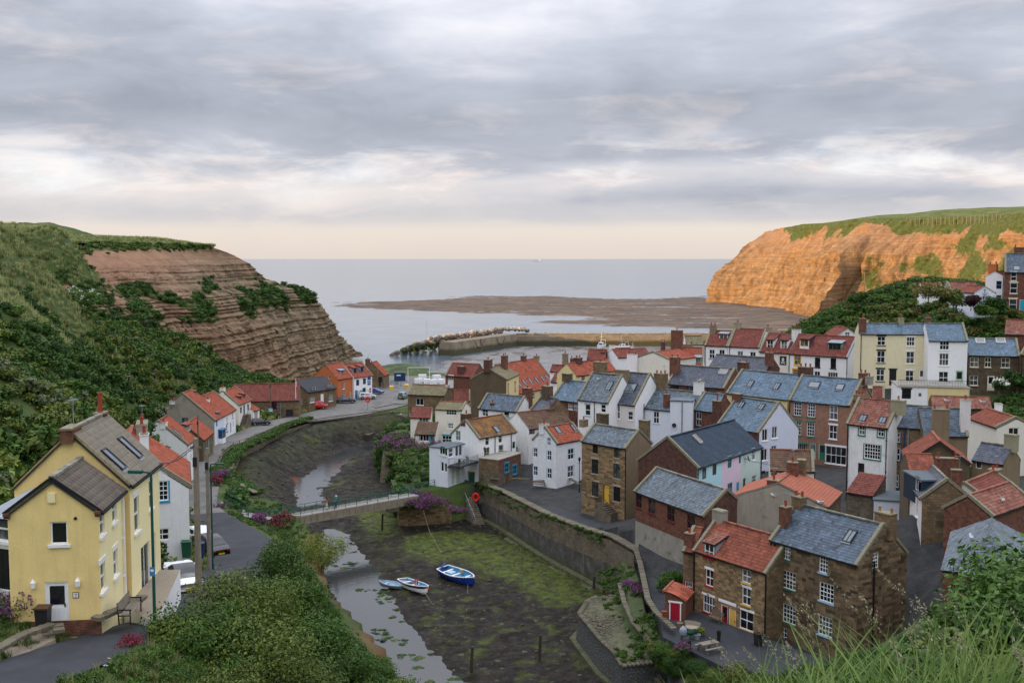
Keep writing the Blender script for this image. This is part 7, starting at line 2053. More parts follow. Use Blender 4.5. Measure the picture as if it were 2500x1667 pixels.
def car(name,label,loc,rz,kind,L,W,H,paint,top=None,plate=None,tilt=(0,0)):
 r=empty(name,loc,rz);r.rotation_euler=(tilt[0],tilt[1],rz);tag(r,label,'van' if 'van' in name else 'car')
 pr=PROF[kind];belt=.60
 xs=np.linspace(0,1,25);hs=np.interp(xs,[p[0]for p in pr],[p[1]for p in pr])
 wfac=np.interp(xs,[0,.06,.2,.8,.94,1],[.84,.95,1,1,.94,.78])
 def ring(x,hh,wf):
  z0,zb,zt=.17*H,min(belt,hh)*H,hh*H
  w0,w1=W/2*wf*.92,W/2*wf
  wt=W/2*wf*(1-.26*max(0,(hh-belt))/(1-belt))if hh>belt else w1*.93
  X=(x-.5)*L
  return[(X,-w0,z0),(X,-w1,z0+.12*H),(X,-w1*.99,zb*.96),(X,-(w1*.95 if hh>belt else wt),zb),(X,-wt*.97,zb+(zt-zb)*.9),(X,-wt*.82,zt),(X,0,zt+.012*H),
  (X,wt*.82,zt),(X,wt*.97,zb+(zt-zb)*.9),(X,(w1*.95 if hh>belt else wt),zb),(X,w1*.99,zb*.96),(X,w1,z0+.12*H),(X,w0,z0)]
 rings=[ring(x,hh,wf)for x,hh,wf in zip(xs,hs,wfac)]
 mb=MB();n=len(rings[0])
 for i in range(len(rings)-1):
  for j in range(n):
   k=(j+1)%n
   q=[rings[i][j],rings[i+1][j],rings[i+1][k],rings[i][k]]
   xm=(xs[i]+xs[i+1])/2;hm=(hs[i]+hs[i+1])/2
   mi=0
   if top and hm>belt+.05 and 3<=j<=8 and.15<xm<.62:mi=1
   mb.face(q,mi)
 mb.face(rings[0][::-1]);mb.face(rings[-1])
 body=mb.build('body',[paint,top or paint],r,smooth=False)
 me=body.data
 bm_=bmesh.new();bm_.from_mesh(me);bmesh.ops.remove_doubles(bm_,verts=bm_.verts,dist=.001);bm_.to_mesh(me);bm_.free()
 for p in me.polygons:p.use_smooth=True
 # glass: side panes, windscreen, rear window laid on the shell
 gm=[]
 def pane(nm,pts):m=MB();m.face(pts);m.face([tuple(c+e for c,e in zip(p,(0,0,-.004)))for p in pts][::-1]);m.build(nm,'glass',r)
 ups=[i for i in range(len(xs))if hs[i]>.80]
 a,b=ups[0],ups[-1]
 is_van=kind=='van'
 for sgn,(lo,hi)in((-1,(3,4)),(1,(9,8))):
  segs=[(a+(len(ups)*0 if not is_van else int(len(ups)*.62)),(a+b)//2+(3 if is_van else 0)),((a+b)//2+(3 if is_van else 0),b)]if not is_van else[(a+int(len(ups)*.66),b)]
  for s0,s1 in segs:
   P_=[Vector(rings[s0][lo]).lerp(Vector(rings[s0][hi]),.12),Vector(rings[s1][lo]).lerp(Vector(rings[s1][hi]),.12),Vector(rings[s1][lo]).lerp(Vector(rings[s1][hi]),.86),Vector(rings[s0][lo]).lerp(Vector(rings[s0][hi]),.86)]
   P_[0].x+=.07;P_[3].x+=.07;P_[1].x-=.05;P_[2].x-=.05
   off=Vector((0,sgn*.025,0));pane('side_window',[tuple(p+off)for p in P_])
 f0=b
 f1=next(i for i in range(b,len(xs))if hs[i]<belt+.085)
 def across(i,f):a_,b_=Vector(rings[i][4]),Vector(rings[i][8]);c=a_.lerp(b_,.5);c.z=(xs[i]*0+hs[i]*H);return[Vector((a_.x,a_.y*.86,hs[i]*H)),Vector((b_.x,b_.y*.86,hs[i]*H))]
 A0,A1=across(f0,0),across(f1,0);off=Vector((.03,0,.03))
 pane('windscreen',[tuple(p+off)for p in(A0[0],A0[1],A1[1],A1[0])])
 if not is_van:
  g1=a;g0=max(i for i in range(0,a+1)if hs[i]<belt+.13)if any(hs[i]<belt+.13 for i in range(0,a+1))else 0
  A0,A1=across(g0,0),across(g1,0);off=Vector((-.03,0,.03));pane('rear_window',[tuple(p+off)for p in(A0[0],A0[1],A1[1],A1[0])])
 wr=.165*H/1.45*1.9 if kind!='van' else.33;wr=max(.29,min(.37,wr))
 for fx in(.19,.81):
  for sy in(-1,1):
   m=MB();y=sy*(W/2-.1);X=(fx-.5)*L
   pts=[(X,y-.11,wr),(X,y+.11,wr)]
   k=len(m.v);m.tube(pts,wr,14);w=m.build('wheel','tyre',r)
   m=MB();m.tube([(X,y+sy*.105,wr),(X,y+sy*.122,wr)],wr*.62,10);m.build('rim','rim',w)
   m=MB();m.tube([(X,sy*(W/2-.02),wr+.02),(X,sy*(W/2+.012),wr+.02)],wr*1.13,14);m.build('wheel_arch','plastic_black',w)
 for sy in(-1,1):
  m=MB();m.box((L*.44,sy*W*.33-.16,.42*H),(L*.488,sy*W*.33+.16,.50*H));m.build('headlight','lamp_white',r)
  z=.50*H if kind not in('van','minivan')else.52*H
  m=MB();m.box((-L*.5-.015,sy*W*.34-.14,z),(-L*.45,sy*W*.34+.14,z+.12));m.build('tail_light','lamp_red',r)
  m=MB();m.box((L*.17,sy*(W/2+.02)-.1,.60*H),(L*.20,sy*(W/2+.02)+.1,.68*H));m.build('mirror',paint,r)
 m=MB();m.box((-L*.5-.03,-.26,.34*H),(-L*.5-.001,.26,.34*H+.11));pl=m.build('number_plate','plate_yellow',r)
 m=MB();m.box((L*.485,-.55,.24*H),(L*.50+.01,.55,.36*H));m.build('grille','plastic_black',r)
 m=MB();m.box((-L*.505,-W*.42,.20*H),(-L*.47,W*.42,.30*H));m.build('rear_bumper','plastic_black',r)
 if plate:
  cu=bpy.data.curves.new('plate_text','FONT');cu.body=plate;cu.size=.105;cu.align_x='CENTER';cu.align_y='CENTER';cu.extrude=.002
  tmp=bpy.data.objects.new('tmp_text',cu);COL.objects.link(tmp);bpy.context.view_layer.update()
  tme=bpy.data.meshes.new_from_object(tmp.evaluated_get(bpy.context.evaluated_depsgraph_get()));bpy.data.objects.remove(tmp)
  tme.materials.clear();tme.materials.append(MATS['plastic_black'])
  t=bpy.data.objects.new('plate_lettering',tme);COL.objects.link(t);t.parent=pl
  t.matrix_local=Matrix.Translation((-L*.5-.034,0,.34*H+.055))@Matrix(((0,0,-1,0),(-1,0,0,0),(0,1,0,0),(0,0,0,1)))
 return r
def gpt(fr,x,y,z):p=fz(fr,x,y,z);return(p.x,p.y,p.z)
car('red_van','bright red panel van parked by the stone cottage',gpt('D',1105,588,5.32),R(2),'van',4.5,1.85,1.85,'car_red')
car('estate_car','dark navy estate car parked at the orange house',gpt('D',1380,530,5.2),R(12),'estate',4.7,1.82,1.5,'car_navy')
car('silver_car','silver hatchback suv parked before the white quay house',gpt('D',1588,492,5.15),R(14),'suv',4.4,1.82,1.62,'car_silver')
car('blue_car','blue hatchback parked beyond the silver car',gpt('D',1674,442,5.1),R(-20),'hatch',4.0,1.75,1.5,'car_blue')
car('teal_minivan','boxy pale teal minivan facing away near the road bridge',gpt('D',1932,490,5.1),R(80),'minivan',3.9,1.7,1.7,'car_teal')
car('black_hatchback','black hatchback parked below the stair house',gpt('D',545,748,5.85),R(20),'hatch',4.0,1.75,1.48,'car_black')
car('white_convertible','white convertible with black soft top beside the white wall',gpt('16',2100,345,19.9),R(118),'roadster',4.1,1.83,1.35,'car_white','soft_top','RU22 YNJ',(R(0),R(-8)))
car('black_saloon','black saloon with red tail lights parked on the bend',gpt('14',330,1085,15.4),R(128),'saloon',4.6,1.82,1.42,'car_black',None,None,(0,R(-8)))
car('white_car','white car parked farthest down beside the white house',gpt('14',205,985,14.2),R(125),'hatch',4.2,1.8,1.5,'car_white',None,None,(0,R(-8)))
# ------------------------------------------------------------------ boats
M('boat_blue',(.015,.05,.30),rough=.35,var=.1);M('boat_white',(.78,.79,.80),rough=.4,var=.06);M('boat_inside',(.09,.30,.48),rough=.5,var=.1);M('boat_pale',(.35,.50,.62),rough=.5);M('boat_grey',(.26,.30,.36),rough=.55);M('buoy_orange',(.75,.20,.015),rough=.45);M('buoy_red',(.6,.03,.015),rough=.45);M('boat_red',(.6,.03,.015),rough=.35);M('rope',(.36,.32,.22),rough=.9)
def boat(name,label,loc,rz,L,B,Hh,outer,inner,stripe=None,heel=0.0,thwarts=3,box=None,rim='boat_white',transom=.75):
 r=empty(name,loc,rz);r.rotation_euler=(heel,0,rz);tag(r,label,'boat')
 N_=15;xs=np.linspace(0,1,N_)
 wid=np.array([(transom+(1-transom)*math.sin(min(1,t/.45)*math.pi/2))if t<.45 else math.cos((t-.45)/.55*math.pi/2)**.75 for t in xs])*B/2
 wid[-1]=.03
 sheer=Hh*(1+.10*(1-xs)**2+.42*xs**2.2)
 keel=.05*Hh+.55*Hh*np.clip((xs-.86)/.14,0,1)**2
 def sec(i,off=0.0):
  w,s,k=max(.02,wid[i]-off),sheer[i],keel[i]+off*.8;X=(xs[i]-.45)*L
  if i==N_-1:X-=off*1.5
  return[(X,w*a,k+(s-k)*b)for a,b in((-1,1),(-.96,.68),(-.80,.30),(-.42,.07),(0,0),(.42,.07),(.80,.30),(.96,.68),(1,1))]
 mb=MB();O_=[sec(i)for i in range(N_)];I_=[sec(i,.06)for i in range(N_)]
 for i in range(N_-1):
  for j in range(8):
   mi=0
   if stripe and j in(0,7):mi=2
   mb.face((O_[i][j],O_[i][j+1],O_[i+1][j+1],O_[i+1][j]),mi);mb.face((I_[i][j],I_[i+1][j],I_[i+1][j+1],I_[i][j+1]),1)
 mb.face(O_[0]);mb.face(I_[0][::-1],1)
 mb.build('hull',[outer,inner,stripe or outer],r)
 g=MB()
 for s in(0,8):
  for i in range(N_-1):g.bar(O_[i][s],O_[i+1][s],.11,.09)
 g.bar(O_[0][0],O_[0][8],.11,.09);g.build('gunwale',rim,r)
 for t in np.linspace(.2,.72,thwarts):
  i=int(t*(N_-1));m=MB();w=wid[i]*.94;X=(xs[i]-.45)*L;m.box((X-.14,-w,sheer[i]*.72),(X+.14,w,sheer[i]*.78));m.build('thwart',rim if rim!='boat_grey' else 'boat_pale',r)
 m=MB();i0,i1=2,int(.75*N_);w=min(wid[i0],wid[i1])*.55;m.box(((xs[i0]-.45)*L,-w,Hh*.27),((xs[i1]-.45)*L,w,Hh*.31));m.build('floorboard',inner,r)
 if box:
  m=MB();m.box((-.25*L+.0,-.38,Hh*.31),(-.25*L+1.0,.38,Hh*.31+.62));m.build('engine_box',box,r)
 m=MB();m.bar((L*.55,0,sheer[-1]*.9),(L*.53,0,sheer[-1]+.12),.08);m.build('stem_post',rim,r)
 return r
b1=boat('blue_boat','blue and white open fishing boat lying on the mud, largest of the three',gpt('8',1290,880,1.1),R(-52),6.6,2.3,1.0,'boat_blue','boat_inside',None,R(6),3,'boat_pale')
m=MB();m.bar((-2.6,-.75,1.0),(-2.5,.2,1.75),.3,.06);m.build('rudder_board','boat_blue',b1)
m=MB();m.box((-.3,.62,.75),(.15,.9,1.25));m.build('engine_cover','rope',b1)
b2=boat('white_boat','white and navy striped rowing boat with orange life ring aboard',gpt('8',992,945,1.05),R(-50),5.2,1.95,.85,'boat_white','boat_inside','car_navy',R(-5),3)
m=MB()
for i in range(12):
 a,c=2*math.pi*i/12,2*math.pi*(i+1)/12;m.tube([(.1+.3*math.cos(a),.3,1.0+.3*math.sin(a)),(.1+.3*math.cos(c),.3,1.0+.3*math.sin(c))],.08,6)
m.build('life_ring','buoy_red',b2)
m=MB();m.box((-.9,-.5,.4),(-.2,.4,.75));m.build('net_heap','plastic_black',b2)
boat('dinghy','small grey dinghy beside the white rowing boat',gpt('8',852,925,1.0),R(158),3.2,1.35,.5,'boat_grey','boat_pale',None,R(-4),2,None,'boat_grey')
def ball(name,label,loc,rad,mat,cat='buoy'):
 bm_=bmesh.new();bmesh.ops.create_uvsphere(bm_,u_segments=14,v_segments=9,radius=rad)
 me=bpy.data.meshes.new(name);bm_.to_mesh(me);bm_.free();me.materials.append(MATS[mat])
 for p in me.polygons:p.use_smooth=True
 r=empty(name,loc);tag(r,label,cat);o=bpy.data.objects.new('float',me);COL.objects.link(o);o.parent=r;o.location=(0,0,rad*.8)
 m=MB();m.tube([(0,0,rad*1.7),(0,0,rad*1.95)],rad*.15,6);m.build('ring','rope',r)
ball('buoy','orange round buoy by the bow of the white rowing boat',gpt('8',1080,945,1.1),.3,'buoy_orange')
ball('buoy','pink round buoy hanging at the river end of the cream house',gpt('D',1820,775,6.4),.35,'buoy_pink')if 'buoy_pink' in MATS else None
def rope(label,pts,rad=.016):
 m=MB();m.tube(pts,rad,4);o=m.build('mooring_rope','rope');tag(o,label,'rope')
rope('mooring rope from the white rowing boat across the mud',[gpt('8',1072,960,1.6),gpt('8',1120,1030,1.15),gpt('8',1190,1085,1.15),gpt('8',1260,1108,1.15)])
rope('mooring rope from the blue boat straight over the mud',[gpt('8',1362,900,1.5),gpt('8',1357,990,1.18),gpt('8',1352,1090,1.18)])
rope('long mooring rope from the abutment flowers to the algae',[gpt('8',1060,400,4.3),gpt('8',1105,550,2.2),gpt('8',1190,700,1.2)])
M('old_timber',(.045,.04,.03),var=.35,vs=3,bump=.6,col2=(.05,.06,.02),c2=(.5,.7))
for(x,y0,y1),lb in zip(((782,545,430),(1385,1490,1325),(1845,1425,1245),(2210,940,850),(1972,745,650)),('short mooring post beside the weir under the footbridge','leaning mooring post in the near mud left of its twin','tall mooring post in the near mud nearest the cobbled ramp','rusty timber leaning at the right foot of the sea wall','rust red timber leaning on the middle of the sea wall')):
 b=Vector(gpt('8',x,y0,1.1));h=(y0-y1)/2.7659*b.y/2640*1.05
 m=MB();m.tube([b-Vector((0,0,.4)),b+Vector((.05,.1,h*.6)),b+Vector((.1,.12,h))],[.17,.15,.14],7);tag(m.build('mooring_post','old_timber'),lb,'post')
# harbour fishing boats
def fisher(label,loc,rz,L,hull,heel):
 r=boat('fishing_boat',label,loc,rz,L,L*.34,L*.2,hull,'boat_pale','boat_white',heel,1)
 m=MB();m.box((-.12*L,-.11*L,.1*L),(.10*L,.11*L,.34*L));c=m.build('wheelhouse','boat_white',r)
 for y in(-.113*L,.113*L):m=MB();m.box((-.08*L,min(y,y*1.02),.25*L),(.06*L,max(y,y*1.02),.31*L));m.build('window','glass',c)
 m=MB();m.box((.1*L,-.08*L,.25*L),(.105*L,.08*L,.31*L));m.build('window','glass',c)
 m=MB();m.tube([(-.05*L,0,.33*L),(-.07*L,0,.8*L)],.05,5);m.bar((-.07*L,-.1*L,.6*L),(-.07*L,.1*L,.6*L),.05);m.build('mast','boat_white',r)
 m=MB();m.bar((-.35*L,-.12*L,.2*L),(-.35*L,-.12*L,.45*L),.08);m.bar((-.35*L,.12*L,.2*L),(-.35*L,.12*L,.45*L),.08);m.bar((-.35*L,-.12*L,.45*L),(-.35*L,.12*L,.45*L),.08);m.build('gantry','boat_white',r)
fisher('white fishing boat with mast grounded upright in the harbour',gpt('A',270,292,.5),R(250),9,'boat_white',0)
fisher('red hulled fishing boat heeled over in the harbour mud',gpt('A',480,305,.5),R(215),8.5,'boat_red',R(14))
fisher('small dark and orange fishing boat right of the red one',gpt('A',570,318,.5),R(260),5.5,'car_navy',R(-6))
# far ship on the horizon
s_=at(1311,632.0,14000);r=empty('cargo_ship',(s_.x,s_.y,0));tag(r,'distant cargo ship on the horizon','ship')
m=MB();m.box((-55,-8,0),(55,8,9));m.build('hull','boat_grey',r);m=MB();m.box((30,-7,9),(44,7,24));m.build('bridge_house','boat_white',r)
# ------------------------------------------------------------------ poles, lamps, furniture
def pole(label,base,h,rad=.14,name='utility_pole',mat='timber_grey',arms=True,lean=(0,0)):
 r=empty(name,base);tag(r,label,'pole')
 m=MB();m.tube([(0,0,-1),(lean[0]*.5,lean[1]*.5,h*.5),(lean[0],lean[1],h)],[rad*1.15,rad,rad*.82],9);m.build('shaft',mat,r)
 if arms:
  m=MB();m.bar((lean[0]-.3,lean[1],h-.5),(lean[0]+.3,lean[1],h-.5),.1);m.build('cross_arm','timber',r)
  m=MB();m.box((lean[0]-.1,lean[1]-.28,h-1.5),(lean[0]+.1,lean[1]-.12,h-1.0));m.build('junction_box','iron',r)
 return r
pole('tall timber utility pole in front of the white convertible',gpt('1',1063,1160,21.0),9.3,.17)
pole('second timber utility pole beside the green street lamp',gpt('14',322,1345,17.2),9.2,.15)
pole('thin dark pole beside the brown rendered cottage',gpt('2',400,900,6.9),7.5,.12,mat='timber')
pole('dark pole standing before the long barn',gpt('2',921,592,5.4),8.2,.12,mat='timber')
pole('tall sunlit pole on the hill before the right cliff',gpt('5',657,412,28.0),9.5,.14,mat='timber')
pole('short pole on the hill hedge',gpt('5',934,385,30.0),2.8,.12,mat='timber',arms=False)
def flagpole():
 r=empty('flagpole',gpt('2',1103,585,5.4));tag(r,'white flagpole with drooping red and white flag by the long barn','flagpole')
 m=MB();m.tube([(0,0,0),(0,0,8.6)],[.09,.05],8);m.build('pole','paint_W',r)
 m=MB();
 for i in range(3):m.face(((.06+i*.12,-.03*i,7.9),(.18+i*.12,.03-.03*i,7.85),(.16+i*.1,.02,6.6),(.06+i*.1,0,6.7)),i%2)
 m.build('flag',['paint_R','paint_W'],r)
flagpole()
def lamp(label,base,h,arm=1.1,rz=0.0):
 r=empty('street_lamp',base,rz);tag(r,label,'street lamp')
 m=MB();m.tube([(0,0,-.5),(0,0,1.0)],.11,8);m.tube([(0,0,1.0),(0,0,h)],[.075,.055],8);m.build('column','rail_green',r)
 m=MB();m.bar((0,0,h),(-arm,0,h+.05),.07);m.build('arm','rail_green',r)
 m=MB();m.box((-arm-.5,-.12,h-.03),(-arm+.1,.12,h+.1));m.build('lantern','rail_green',r)
 m=MB();m.box((-arm-.45,-.1,h-.06),(-arm,.1,h-.03));m.build('lens','lamp_white',r)
 return r
l1=lamp('tall green street lamp in front of the yellow house',gpt('1',829,1365,23.2),7.6,.5,R(-8))
m=MB();m.box((-.12,-.1,3.1),(.12,-.085,3.5),0);m.box((-.08,-.104,3.3),(.06,-.1,3.4),1);m.build('sign_plate',['paint_E','paint_W'],l1)
lamp('green street lamp beside the two poles with lamp to the right',gpt('14',358,1372,16.8),8.3,.55,R(172))
def victorian(label,base,h):
 r=empty('lamp_post',base);tag(r,label,'lamp post')
 m=MB();m.tube([(0,0,0),(0,0,.9)],.1,8);m.tube([(0,0,.9),(0,0,h-.7)],.05,8);m.bar((-.3,0,h-.95),(.3,0,h-.95),.04);m.build('column','iron',r)
 m=MB();m.lathe((0,0,h-.7),[(.09,0),(.2,.45)],6);m.build('lantern','glass',r)
 m=MB();m.lathe((0,0,h-.25),[(.23,0),(.1,.14),(.03,.25)],6);m.lathe((0,0,h-.74),[(.1,0),(.1,.05)],6);m.build('lantern_cap','iron',r)
victorian('black lamp post at the corner of the balcony house',gpt('B',733,1360,6.3),5.6)
victorian('black lamp post beside the sandstone house with the yellow door',gpt('B',1657,1480,6.5),5.6)
victorian('black lamp post on the hill path behind the cream terrace',gpt('5',983,585,27.0),5.0)
victorian('black lamp post beside the old white back row gable',fat('5',588,1000,176)[:],6.0)
def life_ring(label,base,s=1.0):
 r=empty('life_ring_stand',base);tag(r,label,'life ring')
 m=MB();m.tube([(0,0,0),(0,0,1.6*s)],.04,6);m.build('post','iron',r)
 m=MB();m.lathe((0,0,0),[(.001,0),(.001,.001)],3)
 for i in range(14):
  a,b=2*math.pi*i/14,2*math.pi*(i+1)/14;m.tube([(.32*s*math.cos(a),-.08,1.7*s+.42*s*math.sin(a)),(.32*s*math.cos(b),-.08,1.7*s+.42*s*math.sin(b))],.13*s,7)
 m.build('ring_case','paint_red_bright',r)
M('paint_red_bright',(.65,.012,.012),rough=.4)
life_ring('red life ring case on the sea wall by the steps',(gpt('8',1415,360,4.6)[0],gpt('8',1415,360,4.6)[1],3.6),1.2)
life_ring('red life ring case on the quay parapet by the road bridge',gpt('D',1592,600,5.2),1.4)
def wheelie(label,base,rz,mat='plastic_black',lid=None,s=1.0):
 r=empty('wheelie_bin',base,rz);tag(r,label,'bin')
 m=MB();b,t=.24*s,.29*s;z=1.0*s
 B=[(-b,-b,.05),(b,-b,.05),(b,b,.05),(-b,b,.05)];T=[(-t,-t,z),(t,-t,z),(t,t,z),(-t,t,z)]
 for i in range(4):j=(i+1)%4;m.face((B[i],B[j],T[j],T[i]))
 m.face(T);m.build('body',mat,r)
 m=MB();m.frame((0,0,z),(1,0,0),(0,1,0),(0,0,1),(-t-.03,-t-.05,0),(t+.03,t+.03,.07));m.build('lid',lid or mat,r)
 m=MB();m.tube([(-.22*s,b,.1),(.22*s,b,.1)],.09*s,8);m.build('wheel','tyre',r)
M('bin_green',(.02,.09,.05),rough=.5);M('bin_lid',(.45,.22,.05),rough=.6);M('bin_blue',(.015,.04,.14),rough=.5);M('bin_brown',(.09,.04,.02),rough=.6)
wheelie('green wheelie bin with orange lid below the balcony',gpt('B',604,1342,6.3),.3,'bin_green','bin_lid',1.5)
wheelie('black wheelie bin at the corner of the orange door house',gpt('6',765,1335,7.1),.4)
wheelie('dark green wheelie bin behind the white convertible',gpt('14',70,1165,18.3),.2,'bin_green',None,1.15)
wheelie('navy wheelie bin behind the utility pole',gpt('14',215,1175,18.2),.2,'bin_blue',None,1.1)
wheelie('black box bin with brown lid beside the white front door',(gpt('16',500,850,24.3)[0],gpt('16',500,850,24.3)[1],24.2),.05,'plastic_black','bin_brown',.95)
def bench(label,base,rz,L=1.5,mat='timber_grey',leg='iron'):
 r=empty('bench',base,rz);tag(r,label,'bench')
 for i in range(4):m=MB();m.box((-L/2,-.42+i*.115,.43),(L/2,-.325+i*.115,.465));m.build('seat_slat',mat,r)
 for i in range(4):m=MB();m.box((-L/2,.06+i*.015,.54+i*.11),(L/2,.09+i*.015,.63+i*.11));m.build('back_slat',mat,r)
 for s in(-1,1):
  x=s*(L/2-.05)
  m=MB();m.bar((x,-.4,0),(x,-.4,.66),.05);m.build('leg',leg,r);m=MB();m.bar((x,.08,0),(x,.14,.98),.05);m.build('leg',leg,r)
  m=MB();m.bar((x,-.45,.66),(x,.12,.66),.05);m.bar((x,-.4,.41),(x,.1,.41),.05);m.build('armrest',leg,r)
bench('weathered slatted bench with iron ends beside the yellow house',(-17.1,46.9,24.1),R(95),1.9)
bench('timber bench in front of the whitewashed house',gpt('B',1258,1392,6.9),R(12),1.9,'timber','timber')
bench('dark timber bench under the red sash window',(18.6,96.0,7.12),R(-56),1.5,'timber','timber')
def picnic():
 r=empty('picnic_table',gpt('15',1985,1090,7.12),R(28));tag(r,'grey timber picnic table with benches in the yard','table')
 for i in range(4):m=MB();m.box((-.85,-.36+i*.18,.72),(.85,-.20+i*.18,.76));m.build('table_plank','timber_grey',r)
 for s in(-1,1):
  m=MB();m.box((-.85,s*.72-.12,.43),(.85,s*.72+.12,.47));m.build('seat_plank','timber_grey',r)
  x=s*.6
  for t in(-1,1):m=MB();m.bar((x,t*.72,0),(x,t*.25,.72),.09);m.build('leg','timber',r)
  m=MB();m.bar((x,-.85,.4),(x,.85,.4),.09);m.build('cross_beam','timber',r)
picnic()
def yard_things():
 r=empty('garden_sofa',gpt('15',1780,835,7.12),R(-30));tag(r,'curved beige wicker sofa in the yard','sofa')
 m=MB()
 for i in range(10):
  a,b=math.pi*i/10,math.pi*(i+1)/10;f=lambda t,z,k:(.75*k*math.cos(t),.35*k*math.sin(t)+.05,z)
  m.face((f(a,.3,.85),f(b,.3,.85),f(b,.8,1),f(a,.8,1)));m.face((f(a,.3,.92),f(a,.8,1.06),f(b,.8,1.06),f(b,.3,.92)))
 m.build('backrest','wicker',r)
 m=MB();m.lathe((0,.05,.26),[(.62,0),(.68,.08),(.66,.16)],14);m.build('seat','wicker',r)
 for x in(-.45,.45):
  for y in(-.2,.3):m=MB();m.bar((x,y,0),(x,y,.28),.04);m.build('leg','iron',r)
 r=empty('kamado_grill',gpt('15',1660,960,7.12));tag(r,'egg shaped blue-grey barbecue on a stand','barbecue')
 m=MB();m.lathe((0,0,.45),[(.16,0),(.3,.15),(.34,.38),(.34,.40)],12);m.build('bowl','boat_grey',r);m=MB();m.lathe((0,0,.86),[(.34,0),(.30,.2),(.14,.38),(.07,.46)],12);m.build('lid','boat_grey',r)
 for a in(0,2.1,4.2):m=MB();m.bar((.3*math.cos(a),.3*math.sin(a),0),(.22*math.cos(a),.22*math.sin(a),.55),.04);m.build('leg','iron',r)
 r=empty('covered_grill',gpt('15',1710,1075,7.12));tag(r,'black covered barbecue beside the egg shaped one','barbecue')
 m=MB();m.lathe((0,0,0),[(.36,0),(.38,.5),(.34,.85),(.18,1.05)],10);m.build('cover','plastic_black',r);m=MB();m.box((-.3,-.2,0),(.3,.2,.05));m.build('base','iron',r)
 r=empty('wheelbarrow',gpt('15',1770,930,7.12),R(20));tag(r,'green wheelbarrow standing by the wicker sofa','wheelbarrow')
 m=MB();T=[(-.45,-.32,.62),(.55,-.32,.72),(.55,.32,.72),(-.45,.32,.62)];B=[(-.3,-.2,.34),(.3,-.2,.34),(.3,.2,.34),(-.3,.2,.34)]
 for i in range(4):j=(i+1)%4;m.face((B[i],B[j],T[j],T[i]));m.face((T[i],T[j],B[j],B[i]))
 m.face(B);m.build('tray','bin_green',r);m=MB();m.tube([(.6,-.05,.18),(.6,.05,.18)],.18,10);m.build('wheel','tyre',r)
 for s in(-1,1):m=MB();m.bar((.6,0,.18),(-.9,s*.3,.6),.035);m.bar((-.25,s*.25,.4),(-.3,s*.28,0),.035);m.build('handle','iron',r)
 for i,(x,y,rr,lb)in enumerate(((1840,940,.3,'grey zinc tub near the wicker sofa'),(1620,790,.25,'buff clay plant pot by the outhouse door'),(1420,640,.26,'terracotta plant pot on the parapet'),(2115,960,.2,'tall dark litter tub in the yard'))):
  r=empty('plant_pot',gpt('15',x,y,7.12 if i!=2 else 8.0));tag(r,lb,'pot');hh=.45 if i<3 else.85
  m=MB();m.lathe((0,0,0),[(rr*.7,0),(rr*.95,hh*.9),(rr*1.08,hh*.9),(rr*1.08,hh),(rr*.9,hh),(rr*.8,hh*.8)],12);m.build('pot',['lead','pot_buff','pot','plastic_black'][i],r)
  m=MB();m.lathe((0,0,hh*.8),[(rr*.85,0),(rr*.8,.03)],10);m.build('soil','timber',r)
M('wicker',(.30,.25,.19),var=.2,vs=8,bump=.4)
yard_things()
